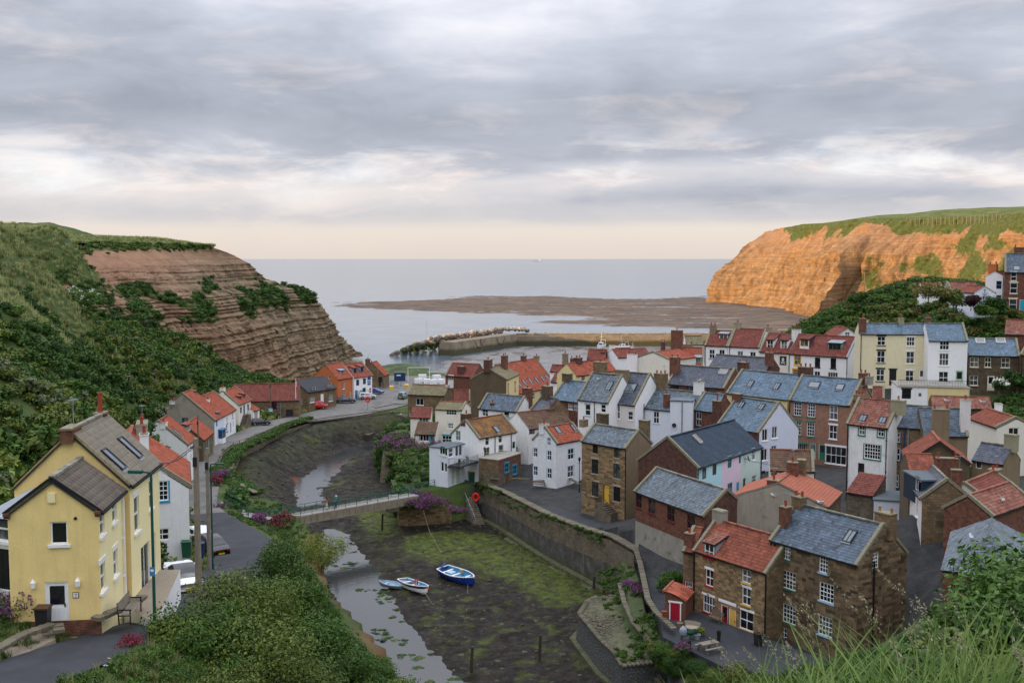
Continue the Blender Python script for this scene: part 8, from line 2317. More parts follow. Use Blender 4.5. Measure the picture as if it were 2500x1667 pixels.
# things on the quay
def quay_things():
 r=empty('shipping_container',gpt('D',1905,322,4.6),R(4));tag(r,'dark blue steel container in the boat yard','container')
 m=MB();m.box((-1.6,-1.2,0),(1.6,1.2,2.6));m.build('body','container_blue',r)
 for x in np.arange(-1.5,1.6,.25):m=MB();m.box((x,-1.26,.1),(x+.12,-1.2,2.5));m.build('rib','container_blue',r)
 m=MB();m.box((-.9,-1.275,1.7),(.3,-1.26,2.0));m.build('sign','paint_W',r)
 k=0
 for x,y,w,h,lb in((2085,345,2.0,1.6,'white insulated fish bin stack, leftmost in the boat yard'),(2125,330,2.2,2.4,'taller white fish bin stack behind the leftmost one'),(2170,350,1.6,1.5,'white fish bin stack in the middle of the yard'),(2230,355,2.0,1.9,'white fish bin stack right of the middle'),(2265,335,2.2,2.3,'white fish bin stack before the red roof'),(2310,350,1.8,2.0,'rightmost white fish bin stack in the yard')):
  r=empty('fish_bin_stack',gpt('D',x,y,4.6),R(k*7));tag(r,lb,'bins','white fish bins in the boat yard');k+=1
  n=int(h/.7)
  for i in range(n):m=MB();m.box((-w/2+.04*(i%2),-.6,i*.75),(w/2,.6,i*.75+.68));m.box((-w/2-.03,-.64,i*.75+.6),(w/2+.03,.64,i*.75+.7));m.build('fish_bin','paint_W',r)
 for x,y,lb in((1822,402,'yellow grit bin by the fence'),(1970,385,'yellow plastic bin beside the bicycles')):
  r=empty('grit_bin',gpt('D',x,y,4.8),R(8));tag(r,lb,'bin');m=MB();m.box((-.5,-.35,0),(.5,.35,.75));m.build('body','paint_grit',r);m=MB();m.frame((0,0,.75),(1,0,0),(0,.96,.25),(0,-.25,.96),(-.55,-.42,0),(.55,.42,.12));m.build('lid','paint_grit',r)
 r=empty('boat_frame',gpt('D',1985,330,4.6));tag(r,'tall white steel frame in the boat yard','frame')
 for x in(0,6.2):m=MB();m.bar((x,0,0),(x,0,4.2),.12);m.build('upright','paint_W',r)
 m=MB();m.bar((0,0,4.2),(6.2,0,4.2),.12);m.build('top_beam','paint_W',r)
 r=empty('mesh_fence',gpt('D',1650,410,4.8),R(35));tag(r,'temporary steel mesh fence before the stone store','fence')
 for i in range(4):
  for x in(0,2.3):m=MB();m.bar((i*2.4+x,0,0),(i*2.4+x,0,1.9),.04);m.build('post','lead',r)
  m=MB()
  for z in np.arange(.2,1.9,.28):m.bar((i*2.4,0,z),(i*2.4+2.3,0,z),.012)
  m.build('mesh_panel','lead',r)
 for i,(x,y,c,lb)in enumerate(((1835,350,'E','blue bicycle leaning by the container'),(1875,360,'K','dark bicycle in the middle of the yard rack'),(1915,372,'E','bicycle nearest the yellow bin'))):
  bike(lb,gpt('D',x,y,4.75),R(20+40*i),c)
 r=empty('anchor',gpt('D',738,680,5.4),R(10));tag(r,'big old anchor standing against the barn wall','anchor')
 m=MB();m.tube([(0,0,0),(0,.3,3.2)],.14,7);m.build('shank','iron_grey',r);m=MB();m.bar((-.8,.2,2.4),(.8,.2,2.4),.16);m.build('stock','iron_grey',r)
 m=MB();m.tube([(-1.0,0,1.0),(-.7,0,.4),(0,0,.1),(.7,0,.4),(1.0,0,1.0)],.13,7);m.build('arms','iron_grey',r)
 r=empty('sign_board',gpt('D',643,685,5.4),R(8));tag(r,'pale blue and white upright banner by the barn wall','sign')
 m=MB();m.box((-.45,-.06,.15),(.45,.0,2.2));m.build('panel','paint_L',r);m=MB();m.box((-.3,-.068,1.3),(.3,-.06,1.7));m.box((-.25,-.068,.5),(.25,-.06,.7));m.build('print','paint_W',r);m=MB();m.box((-.5,-.25,0),(.5,.2,.15));m.build('foot','plastic_black',r)
 r=empty('notice_board',gpt('D',828,680,5.4),R(8));tag(r,'black notice board at the foot of the flagpole','notice board')
 m=MB();m.box((-.75,-.05,.4),(.75,.05,1.9));m.build('panel','paint_K',r)
 for x in(-.7,.7):m=MB();m.bar((x,.08,0),(x,.08,1.95),.08);m.build('post','timber',r)
M('container_blue',(.02,.05,.12),var=.15,rough=.5);M('paint_grit',(.72,.45,.02),rough=.5);M('iron_grey',(.14,.145,.15),rough=.7,var=.3)
def bike(label,loc,rz,c='K',parent_z=0):
 r=empty('bicycle',loc,rz);tag(r,label,'bicycle')
 for x in(-.52,.52):
  m=MB()
  for i in range(14):
   a,b=2*math.pi*i/14,2*math.pi*(i+1)/14;m.bar((x+.33*math.cos(a),0,.34+.33*math.sin(a)),(x+.33*math.cos(b),0,.34+.33*math.sin(b)),.04)
  for i in range(6):a=math.pi*i/6;m.bar((x+.32*math.cos(a),0,.34+.32*math.sin(a)),(x-.32*math.cos(a),0,.34-.32*math.sin(a)),.008)
  m.build('wheel','tyre',r)
 m=MB()
 for a,b in(((-.52,.34),(-.1,.34)),((-.1,.34),(.38,.82)),((-.2,.88),(.38,.85)),((-.2,.9),(-.1,.34)),((-.52,.34),(-.2,.82)),((.52,.34),(.36,.98))):m.bar((a[0],0,a[1]),(b[0],0,b[1]),.04)
 m.build('frame','paint_'+c,r)
 m=MB();m.box((-.34,-.07,.9),(-.08,.07,.95));m.build('saddle','plastic_black',r);m=MB();m.bar((.36,-.28,1.0),(.36,.28,1.0),.035);m.build('handlebar','iron',r)
quay_things()
# ------------------------------------------------------------------ people on the footbridge
M('skin',(.45,.27,.19),rough=.6,var=.05);M('hair_brown',(.05,.025,.012),rough=.7);M('top_orange',(.50,.12,.05),var=.1);M('trousers_white',(.72,.70,.67),var=.08);M('jacket_teal',(.02,.16,.20),var=.12);M('trousers_dark',(.025,.028,.04),var=.15);M('hat_pale',(.6,.58,.5));M('shoe',(.05,.045,.04))
def person(label,loc,rz,upper,lower,hair,pose,hat=None,H=1.7):
 r=empty('person',loc,rz);tag(r,label,'person');s=H/1.7
 J=dict(pel=(0,0,.93),sp=(0,.01,1.12),ch=(0,.0,1.33),nk=(0,.0,1.45),hd=(0,.015,1.52),top=(0,.0,1.66))
 V=[];E=[];RA=[]
 def add(p,rr):V.append(tuple(c*s for c in p));RA.append((rr[0]*s,rr[1]*s)if isinstance(rr,tuple)else(rr*s,rr*s));return len(V)-1
 pel=add(J['pel'],(.15,.115));sp=add(J['sp'],(.135,.10));ch=add(J['ch'],(.165,.11));nk=add(J['nk'],.055);hd=add((0,.02,1.555),(.078,.09));tp=add((0,.015,1.64),(.07,.085))
 E+=[(pel,sp),(sp,ch),(ch,nk),(nk,hd),(hd,tp)]
 for sd in(-1,1):
  hip=add((sd*.095,0,.88),.092);kn=add((sd*.10,pose['knee'][sd],.48),.06);an=add((sd*.10,pose['foot'][sd],.08),.042);toe=add((sd*.11,pose['foot'][sd]+.15,.035),.036)
  E+=[(pel,hip),(hip,kn),(kn,an),(an,toe)]
  sh=add((sd*.185,0,1.38),.06);el=add((sd*.235,pose['el'][sd][0],pose['el'][sd][1]),.043);wr=add((sd*pose['wr'][sd][0],pose['wr'][sd][1],pose['wr'][sd][2]),.03)
  hx,hy,hz=pose['wr'][sd];hn=add((sd*hx,hy+.07,hz-.05),.03)
  E+=[(ch,sh),(sh,el),(el,wr),(wr,hn)]
  for k in range(4):f=add((sd*hx+(k-1.5)*.018,hy+.13-.008*abs(k-1),hz-.10+.006*k),.0085);E.append((hn,f))
  th=add((sd*(hx-.035),hy+.09,hz-.04),.009);E.append((hn,th))
 me=bpy.data.meshes.new('body');me.from_pydata(V,E,[]);o=bpy.data.objects.new('body',me);COL.objects.link(o);o.parent=r
 sk=o.modifiers.new('skin','SKIN');sk.use_smooth_shade=True
 for i,v in enumerate(me.skin_vertices[0].data):v.radius=RA[i]
 me.skin_vertices[0].data[pel].use_root=True
 o.modifiers.new('sub','SUBSURF').levels=1;o.modifiers['sub'].render_levels=1
 n=NB('clothes_'+upper);p=n.coord('Object');sep=n.N.new('ShaderNodeSeparateXYZ');n.L.new(p,sep.inputs[0]);z=n.math('DIVIDE',sep.outputs['Z'],H)
 base=lambda m:tuple(MATCOL[m])
 rp=n.ramp(z,[(0,base('shoe')),(.055,base(lower)),(.575,base(upper)),(.862,base('skin'))]);n.N[-1].color_ramp.interpolation='CONSTANT'
 me.materials.append(n.done(rp,.8,.2))
 # hair, face
 m=MB();m.lathe((0,-.008*s,1.575*s),[(.095*s,0),(.105*s,.05*s),(.085*s,.11*s),(.03*s,.145*s)],10);
 if hair=='long':m.box((-.08*s,-.11*s,1.38*s),(.08*s,-.05*s,1.62*s))
 m.build('hair','hair_brown',r)
 if hat:m=MB();m.lathe((0,0,1.65*s),[(.17*s,0),(.11*s,.02*s),(.1*s,.1*s),(.05*s,.12*s)],12);m.build('hat','hat_pale',r)
 m=MB()
 for sd in(-1,1):m.box((sd*.032*s-.012*s,.098*s,1.575*s),(sd*.032*s+.012*s,.108*s,1.588*s));
 m.build('eyes','plastic_black',r)
 m=MB();m.bar((0,.1*s,1.575*s),(0,.122*s,1.54*s),.022*s);m.build('nose','skin',r)
 m=MB();m.box((-.025*s,.096*s,1.51*s),(.025*s,.105*s,1.518*s));m.build('mouth','top_orange',r)
 return r
MATCOL=dict(skin=(.45,.27,.19),top_orange=(.50,.12,.05),trousers_white=(.72,.70,.67),jacket_teal=(.02,.20,.24),trousers_dark=(.025,.028,.04),shoe=(.05,.045,.04))
P1=dict(knee={-1:.04,1:.02},foot={-1:.0,1:.03},el={-1:(-.04,1.12),1:(.02,1.12)},wr={-1:(.23,.12,.98),1:(.16,.2,1.08)})
P2=dict(knee={-1:.14,1:-.02},foot={-1:.2,1:-.2},el={-1:(.05,1.12),1:(.05,1.12)},wr={-1:(.24,.26,1.02),1:(.24,.28,1.0)})
bd=(BR-BL).normalized();bn=Vector((-bd.y,bd.x,0))
def onbridge(u): # point on the deck centre line seen at photo column u
 lo,hi=0.0,1.0
 for _ in range(40):
  m_=(lo+hi)/2
  if proj(BL.lerp(BR,m_))[0]<u:lo=m_
  else:hi=m_
 return BL.lerp(BR,lo)
pp=onbridge(796);person('person in orange top and white trousers leaning at the bridge railing',pp+Vector((0,0,.01))-bn*.2,math.atan2(bd.y,bd.x)+R(0),'top_orange','trousers_white','long',P1)
pp=onbridge(820);person('person in teal jacket pushing a bicycle over the footbridge',pp+Vector((0,0,.01))-bn*.1,math.atan2(bd.y,bd.x)+R(90),'jacket_teal','trousers_dark','short',P2,hat=True)
pp=onbridge(811);bike('bicycle being pushed across the footbridge',pp+bn*.25,math.atan2(bd.y,bd.x)+math.pi,'K')
# ------------------------------------------------------------------ gulls
M('gull_white',(.75,.76,.77),rough=.7);M('gull_grey',(.35,.37,.40),rough=.7);M('gull_beak',(.6,.35,.03))
def gull_meshes():
 bm_=bmesh.new();bmesh.ops.create_uvsphere(bm_,u_segments=8,v_segments=6,radius=1)
 for v in bm_.verts:v.co=Vector((v.co.x*.24,v.co.y*.1,v.co.z*.1+.2+v.co.x*.04))
 h=bmesh.ops.create_uvsphere(bm_,u_segments=7,v_segments=5,radius=.06)
 for v in h['verts']:v.co+=Vector((.23,0,.33))
 a=bpy.data.meshes.new('body');bm_.to_mesh(a);bm_.free();a.materials.append(MATS['gull_white'])
 m=MB();m.frame((-.05,0,.24),(1,0,.1),(0,1,0),(0,0,1),(-.28,-.105,-.03),(.14,.105,.06));b=m.mesh('wing','gull_grey')
 m=MB();m.bar((.28,0,.33),(.36,0,.31),.03);c=m.mesh('beak','gull_beak')
 m=MB();m.bar((.02,-.04,0),(.02,-.04,.14),.02);m.bar((.02,.04,0),(.02,.04,.14),.02);d=m.mesh('leg','gull_beak')
 return a,b,c,d
GM=gull_meshes()
def gull(label,p,rz,s=1.25):
 r=empty('seagull',p,rz);r.scale=(s,s,s);tag(r,label,'seagull','seagulls perched on the roofs')
 for nm,me in zip(('body','wing','beak','legs'),GM):o=bpy.data.objects.new(nm,me);COL.objects.link(o);o.parent=r
dg=None
def roof_point(u,v):
 """first thing the camera sees at a photo pixel"""
 global dg
 if dg is None:bpy.context.view_layer.update();dg=bpy.context.evaluated_depsgraph_get()
 ok,loc,nor,idx,ob,mt=SC.ray_cast(dg,Vector((0,0,CAMZ)),ray(u,v).normalized())
 return loc if ok else None
for u,v,lb in((2002,1232,'seagull on the lower edge of the salmon roof'),(1890,1215,'seagull on the salmon house ridge by the chimney'),(2311,982,'seagull on the tan chimney breast'),(2448,1228,'seagull on the small dormer at the right edge'),(1462,929,'seagull on the white gable chimney near the harbour'),(2398,985,'seagull on the shed ruin'),(1375,858,'seagull on the red ridge above the roof windows'),(1237,862,'seagull on the tall brick stack near the harbour'),(1803,776,'seagull on the back row chimney'),(1706,932,'seagull on the pale stone stack'),(2370,1320,'seagull on the hipped slate roof')):
 p=roof_point(u,v)
 if p is not None and p.y<400:gull(lb,p,rng.uniform(0,6.3))
# overhead cables
def cable(label,a,b,sag,rad=.022):
 a,b=Vector(a),Vector(b);pts=[]
 for i in range(13):
  t=i/12;p=a.lerp(b,t);p.z-=sag*4*t*(1-t);pts.append(p)
 m=MB();m.tube(pts,rad,4,cap=False);tag(m.build('cable','iron'),label,'cable')
PT=Vector(gpt('1',1063,1160,21.0))+Vector((0,0,9))
cable('overhead cable from the tall pole to the yellow house eave',PT,YM.M@Vector((5.2,0,YM.h)),.4)
cable('overhead cable from the tall pole to the front yellow gable',PT,YW.M@Vector((0,3.0,YW.h-.3)),.7)
cable('overhead cable from the tall pole to the white cottage',PT,fat('2',315,790,157),.6)
cable('overhead cable crossing in front of the pastel terrace',fat('4',1330,1150,112),fat('4',2000,1215,125),.5)
# fence posts on the far cliff top
def cliff_fence():
 r=empty('clifftop_fence',fat('11',1510,112,735));tag(r,'long post fence along the sunlit clifftop field','fence');o=r.location.copy();prev=None
 for i,x in enumerate(np.linspace(1510,2400,30)):
  y=112-(x-1510)*.046+(x>2300)*2;p=fat('11',x,y,735-(x-1510)*.14)-o
  m=MB();m.box((p.x-.15,p.y-.15,p.z-4),(p.x+.15,p.y+.15,p.z+1.0+.6*(i%3==0)));m.build('post','timber_grey',r)
  if prev is not None:
   m=MB();m.bar(prev+Vector((0,0,.6)),p+Vector((0,0,.6)),.06);m.build('wire','timber_grey',r)
  prev=p
cliff_fence()
# roadside fences
def lane_fence():
 pts=[(-46.6,170,7.0),(-48.6,180,6.8),(-49.2,189,6.6),(-48.0,197,6.4),(-47.0,206,6.2),(-46.4,215,6.0),(-44.5,224,5.8)]
 r=empty('lane_fence',pts[0]);tag(r,'timber post and rail fence along the lane above the beck','fence');o=Vector(pts[0])
 for a,b in zip(pts[:-1],pts[1:]):
  a,b=Vector(a)-o,Vector(b)-o
  for f in(0,.33,.66):q=a.lerp(b,f);m=MB();m.bar(q-Vector((0,0,.3)),q+Vector((0,0,1.05)),.12);m.build('post','timber',r)
  for z in(.5,.95):m=MB();m.bar(a+Vector((0,0,z)),b+Vector((0,0,z)),.05,.1);m.build('rail','timber_grey',r)
 pts=[gpt('14',*p)for p in((215,760,10.6),(440,810,10.6),(640,870,11.2),(860,950,12.0))]
 r=empty('road_fence',pts[0]);tag(r,'grey rail fence above the flowers on the outer bend of the road','fence');o=Vector(pts[0])
 for a,b in zip(pts[:-1],pts[1:]):
  a,b=Vector(a)-o,Vector(b)-o
  for f in(0,.5):q=a.lerp(b,f);m=MB();m.bar(q-Vector((0,0,1.3)),q+Vector((0,0,.1)),.12);m.build('post','timber',r)
  for z in(0,-.5):m=MB();m.bar(a+Vector((0,0,z)),b+Vector((0,0,z)),.06,.12);m.build('rail','timber_grey',r)
 pts=[gpt('16',*p)for p in((880,1480,23.7),(1280,1350,23.6),(1550,1275,23.4),(2000,1140,22.8))]
 r=empty('garden_fence',pts[0]);tag(r,'weathered timber rail fence among flowers at the bottom left','fence');o=Vector(pts[0])
 for a,b in zip(pts[:-1],pts[1:]):
  a,b=Vector(a)-o,Vector(b)-o
  m=MB();m.bar(b-Vector((0,0,1.1)),b+Vector((0,0,.08)),.14);m.build('post','timber_grey',r)
  for z in(0,):m=MB();m.bar(a+Vector((0,0,z)),b+Vector((0,0,z)),.05,.14);m.build('rail','timber_grey',r)
  m=MB()
  for f in np.linspace(.04,.96,16):q=a.lerp(b,f);m.bar(q-Vector((0,0,.95)),q-Vector((0,0,.1)),.015)
  m.build('wire_mesh','iron',r)
lane_fence()
# terrace in front of the yellow house: low walls, paved ledge, road marking
wall_strip('garden_wall','rough stone garden wall below the yellow front door',[V2(gpt('16',*p,23.9))for p in((-60,1420),(320,1150),(640,990),(660,1060))],[24.75,24.6,24.45,24.3],23.0,.35,['stone_wall'],side=-1,cope_len=.4,step=1.2)
wall_strip('garden_wall','crumbling stone wall edging the bench terrace by the road',[V2(gpt('16',*p,23.7))for p in((1140,980),(1420,850),(1620,720),(1690,640))],[24.45,24.4,24.35,24.2],22.8,.4,['stone_wall'],side=-1,cope_len=.4,step=1.0)
def terrace_slab():
 m=MB();pts=[gpt('16',*p,23.72)for p in((1420,610),(1840,190),(2070,185),(1790,800))];b=[(x,y,z-1.6)for x,y,z in pts]
 r=empty('front_terrace',pts[0]);tag(r,'paved terrace ramp with white edge beside the yellow house','terrace');o=Vector(pts[0])
 P_=[Vector(p)-o for p in pts];B_=[Vector(p)-o for p in b]
 m.face(P_)
 for i in range(4):m.face((B_[i],B_[(i+1)%4],P_[(i+1)%4],P_[i]),1)
 m.build('slab',['pebbledash','white_clean'],r)
 m=MB();pts=[gpt('16',*p,24.12)for p in((-200,1300),(-200,900),(230,880),(620,870),(640,985),(330,1130))]
 m.face([p for p in pts]);m.face([(x,y,z-.9)for x,y,z in pts][::-1])
 for i in range(6):a,c=pts[i],pts[(i+1)%6];m.face(((a[0],a[1],a[2]-.9),(c[0],c[1],c[2]-.9),c,a))
 tag(m.build('patio','pebbledash'),'flagged patio ledge beside the yellow front door','patio')
 # SLOW painted on the road: the letters S and L show
 r=empty('road_marking',(0,0,0));tag(r,'white SLOW lettering painted on the road, partly hidden','road marking')
 def stroke(pp):
  m=MB()
  for a,c in zip(pp[:-1],pp[1:]):
   a,c=Vector(gpt('16',*a,24.16)),Vector(gpt('16',*c,24.16));m.bar(a,c,.12,.012)
  m.build('letter','paint_W',r)
 stroke(((1270,1215),(1230,1205),(1165,1208),(1120,1225),(1130,1240),(1185,1240),(1195,1250),(1140,1270),(1070,1272),(1030,1262)))
 stroke(((1350,1218),(1150,1275),(1240,1290)))
M('pebbledash',(.30,.25,.19),var=.2,vs=6,bump=.6,bs=40)
terrace_slab()
# ------------------------------------------------------------------ vegetation
def leaf_mat(name,dark,mid,light,trans=.16):
 n=NB(name)
 r=n.attr('rnd');o=n.orand()
 c=n.ramp(r,[(.1,dark),(.5,mid),(.95,light)])
 c=n.scale(c,n.math('MULTIPLY_ADD',o,.5,.90 if 'grass' not in name else 1.0))
 n.done(c,.6,.25)
 t=n.N.new('ShaderNodeBsdfTranslucent');n.L.new(c,t.inputs['Color'])
 mx_=n.N.new('ShaderNodeMixShader');mx_.inputs[0].default_value=trans
 n.L.new(n.b.outputs[0],mx_.inputs[1]);n.L.new(t.outputs[0],mx_.inputs[2]);n.L.new(mx_.outputs[0],n.out.inputs[0])
 MATS[name]=n.m
leaf_mat('leaf_dark',(.011,.032,.005),(.028,.072,.010),(.055,.12,.020))
leaf_mat('leaf_mid',(.018,.048,.006),(.050,.110,.013),(.105,.18,.028))
leaf_mat('leaf_olive',(.028,.046,.007),(.080,.116,.016),(.17,.205,.04))
leaf_mat('leaf_bright',(.050,.075,.010),(.125,.160,.022),(.22,.25,.045))
leaf_mat('leaf_grey',(.05,.07,.03),(.10,.13,.06),(.17,.19,.10))
leaf_mat('leaf_sun_tint',(.05,.055,.012),(.12,.115,.028),(.19,.165,.05))  # golden evening sunlight put into the leaf colour, for the right hill
leaf_mat('grass_blade',(.040,.068,.014),(.095,.135,.032),(.20,.22,.08),.35)
leaf_mat('grass_pale',(.11,.145,.045),(.21,.24,.085),(.34,.35,.16),.35)
leaf_mat('grass_fore',(.026,.06,.009),(.075,.14,.022),(.17,.24,.06),.35)
leaf_mat('seed_head',(.18,.16,.10),(.34,.30,.20),(.52,.47,.34),.4)
leaf_mat('flower_purple',(.10,.03,.085),(.21,.065,.18),(.33,.13,.30),.3)
leaf_mat('flower_crimson',(.10,.006,.02),(.22,.018,.05),(.34,.05,.11),.3)
leaf_mat('flower_white',(.55,.56,.48),(.70,.70,.62),(.80,.80,.74),.3)
leaf_mat('leaf_red',(.015,.006,.006),(.035,.012,.012),(.06,.02,.02),.2)
def quads_mesh(name,C,A,B,mats,mi=None,r=None):
 """many little leaves at once: centre C, half axes A and B (n,3)"""
 n=len(C)
 v=np.stack([C-A,C-B*.9+A*.1,C+A,C+B*.9+A*.1],1).reshape(-1,3)
 me=bpy.data.meshes.new(name)
 me.vertices.add(4*n);me.vertices.foreach_set('co',v.ravel())
 me.loops.add(4*n);me.loops.foreach_set('vertex_index',np.arange(4*n,dtype=np.int32))
 me.polygons.add(n);me.polygons.foreach_set('loop_start',np.arange(0,4*n,4,dtype=np.int32));me.polygons.foreach_set('loop_total',np.full(n,4,np.int32))
 if mi is not None:me.polygons.foreach_set('material_index',mi.astype(np.int32))
 a=me.attributes.new('rnd','FLOAT','FACE');a.data.foreach_set('value',(np.random.rand(n)if r is None else r).astype(np.float32))
 for m in(mats if isinstance(mats,list)else[mats]):me.materials.append(MATS[m])
 me.update(calc_edges=True)
 return me
np.random.seed(11)
def unit(n):
 v=np.random.normal(size=(n,3));return v/np.linalg.norm(v,axis=1,keepdims=True)
def leaf_cloud(n,lobes,leaf,up=.35):
 """leaves spread in the outer part of several overlapping lobes"""
 L=np.array(lobes,float);k=np.random.choice(len(L),n,p=L[:,3]**2/(L[:,3]**2).sum())
 d=unit(n);rad=(1-.45*np.random.rand(n)**1.6)*(1+.22*np.sin(d[:,0]*7+k)*np.cos(d[:,1]*6+k*2))
 C=L[k,:3]+d*(L[k,3]*rad)[:,None]*np.array([1,1,.85])
 keep=C[:,2]>0;C,d=C[keep],d[keep];n=len(C)
 nrm=d*.7+unit(n)*.7+np.array([0,0,up]);nrm/=np.linalg.norm(nrm,axis=1,keepdims=True)
 a=np.cross(nrm,unit(n));a/=np.linalg.norm(a,axis=1,keepdims=True);b=np.cross(nrm,a)
 s=leaf*(.6+.8*np.random.rand(n))
 r=np.clip(np.random.normal(.45,.22,n),0,1)
 return C,a*s[:,None],b*s[:,None]*.55,r
def lobes_for(rx,rz,k,seed):
 rg=random.Random(seed);out=[(0,0,rz*.45,min(rx,rz)*.62)]
 for i in range(k):
  a=rg.uniform(0,6.28);q=rx*rg.uniform(.25,.72);out.append((q*math.cos(a),q*math.sin(a),rz*rg.uniform(.25,.72),min(rx,rz)*rg.uniform(.28,.48)))
 return out
def clump(name,n,rx,rz,leaf,mat,k=7,seed=0):
 C,A,B,r=leaf_cloud(n,lobes_for(rx,rz,k,seed),leaf);return quads_mesh(name,C,A,B,mat,r=r)
def tuft(name,n,h,spread,wid,mat,bend=.5):
 """grass tuft of bent blades (two quads each)"""
 base=np.random.normal(0,spread*.35,(n,2));ang=np.random.rand(n)*6.28;hh=h*(.5+.6*np.random.rand(n));bd_=bend*(.4+np.random.rand(n))*hh
 dx,dy=np.cos(ang),np.sin(ang);v=[];f=[]
 mb=MB()
 for i in range(n):
  p0=np.array([base[i,0],base[i,1],-.1]);p1=p0+np.array([dx[i]*bd_[i]*.25,dy[i]*bd_[i]*.25,hh[i]*.6]);p2=p0+np.array([dx[i]*bd_[i],dy[i]*bd_[i],hh[i]])
  s=np.array([-dy[i],dx[i],0])*wid*(.6+.8*random.random());r=random.random()
  mb.face((p0-s,p0+s,p1+s*.8,p1-s*.8),0,r);mb.face((p1-s*.8,p1+s*.8,p2),0,min(1,r+.2))
 return mb.mesh(name,mat,uv=False)
random.seed(5)
HID=bpy.data.collections.new('plant_sources') # sources of scattered ground cover (never linked to the scene)
def src(me):
 o=bpy.data.objects.new(me.name,me);HID.objects.link(o);return o
def scatter(name,me,pts,scl,rot=None,label=None):
 """one object of uncountable ground cover: a clump instanced on points"""
 pts=np.array(pts,np.float32)
 if len(pts)==0:return
 m=bpy.data.meshes.new(name);m.vertices.add(len(pts));m.vertices.foreach_set('co',pts.ravel())
 a=m.attributes.new('scl','FLOAT_VECTOR','POINT');a.data.foreach_set('vector',np.array(scl,np.float32).ravel())
 rt=np.zeros((len(pts),3),np.float32);rt[:,2]=np.random.rand(len(pts))*6.28;rt[:,0]=np.random.normal(0,.12,len(pts))
 a=m.attributes.new('rot','FLOAT_VECTOR','POINT');a.data.foreach_set('vector',rt.ravel())
 o=bpy.data.objects.new(name,m);COL.objects.link(o);tag(o,label,None,None,'stuff')
 g=bpy.data.node_groups.new(name,'GeometryNodeTree');g.interface.new_socket('Geometry',in_out='INPUT',socket_type='NodeSocketGeometry');g.interface.new_socket('Geometry',in_out='OUTPUT',socket_type='NodeSocketGeometry')
 N,L=g.nodes,g.links;gi=N.new('NodeGroupInput');go=N.new('NodeGroupOutput');ip=N.new('GeometryNodeInstanceOnPoints');oi=N.new('GeometryNodeObjectInfo')
 oi.inputs['Object'].default_value=src(me);oi.inputs['As Instance'].default_value=True
 L.new(gi.outputs[0],ip.inputs['Points']);L.new(oi.outputs['Geometry'],ip.inputs['Instance'])
 for nm,sk in(('scl','Scale'),('rot','Rotation')):
  na=N.new('GeometryNodeInputNamedAttribute');na.data_type='FLOAT_VECTOR';na.inputs['Name'].default_value=nm
  if sk=='Rotation':
   er=N.new('FunctionNodeEulerToRotation');L.new(na.outputs['Attribute'],er.inputs[0]);L.new(er.outputs[0],ip.inputs[sk])
  else:L.new(na.outputs['Attribute'],ip.inputs[sk])
 L.new(ip.outputs[0],go.inputs[0])
 md=o.modifiers.new('scatter','NODES');md.node_group=g
 return o
def gz_at(x,y):
 """height of the land sheet (bilinear)"""
 fx=(np.asarray(x)+262)/1.5;fy=(np.asarray(y)+66)/1.5
 i=np.clip(fx.astype(int),0,gx.shape[1]-2);j=np.clip(fy.astype(int),0,gx.shape[0]-2);a=fx-i;b=fy-j
 return gz[j,i]*(1-a)*(1-b)+gz[j,i+1]*a*(1-b)+gz[j+1,i]*(1-a)*b+gz[j+1,i+1]*a*b
def projn(x,y,z):
 dz=z-CAMZ;dep=y*CP-dz*SP;up=y*SP+dz*CP
 return CU+F*x/dep,CV-F*up/dep
def free(x,y,mrg=.6):
 """outside every house"""
 ok=np.ones(x.shape,bool)
 for Mi,W,D in FOOT:
  lx=Mi[0][0]*x+Mi[0][1]*y+Mi[0][3];ly=Mi[1][0]*x+Mi[1][1]*y+Mi[1][3]
  ok&=~((lx>-mrg)&(lx<W+mrg)&(ly>-mrg)&(ly<D+mrg))
 return ok
def lane_clear(x,y,mrg):
 d,p=seg_dist([V2(q)for q in LANE],x,y);i=np.clip(p.astype(int),0,len(LANE)-2);t=p-i
 w=lw[i]*(1-t)+lw[i+1]*t
 return d-w>mrg
def cand(x0,x1,y0,y1,dens):
 n=int((x1-x0)*(y1-y0)*dens);return np.random.uniform(x0,x1,n),np.random.uniform(y0,y1,n)
SCRUB={m:[clump('scrub_clump',260,1.0,1.0,.17,m,6,i)for i in range(2)]for m in('leaf_dark','leaf_mid','leaf_olive','leaf_bright','leaf_grey','leaf_sun_tint')}
SHRUB={m:clump('shrub_leaves',5200,1.0,1.0,.045,m,12,5)for m in('leaf_dark','leaf_mid','leaf_olive','leaf_bright')}
TUFT=tuft('grass_tuft',46,.8,.45,.022,'grass_blade');TUFTP=tuft('grass_tuft',46,.8,.5,.022,'grass_pale')
def in_view(x,y,z,m=60):u,v=projn(x,y,z);return(u>-m)&(u<2500+m)&(v>400)&(v<1667+2*m)&(y>1)
def put(name,sources,x,y,z,s,label,sz=None):
 n=len(x);which=np.random.randint(0,len(sources),n);sz=s if sz is None else sz
 for k,me in enumerate(sources):
  q=which==k
  if q.any():scatter(name,me,np.c_[x[q],y[q],z[q]],np.c_[s[q],s[q],sz[q]],label=label)
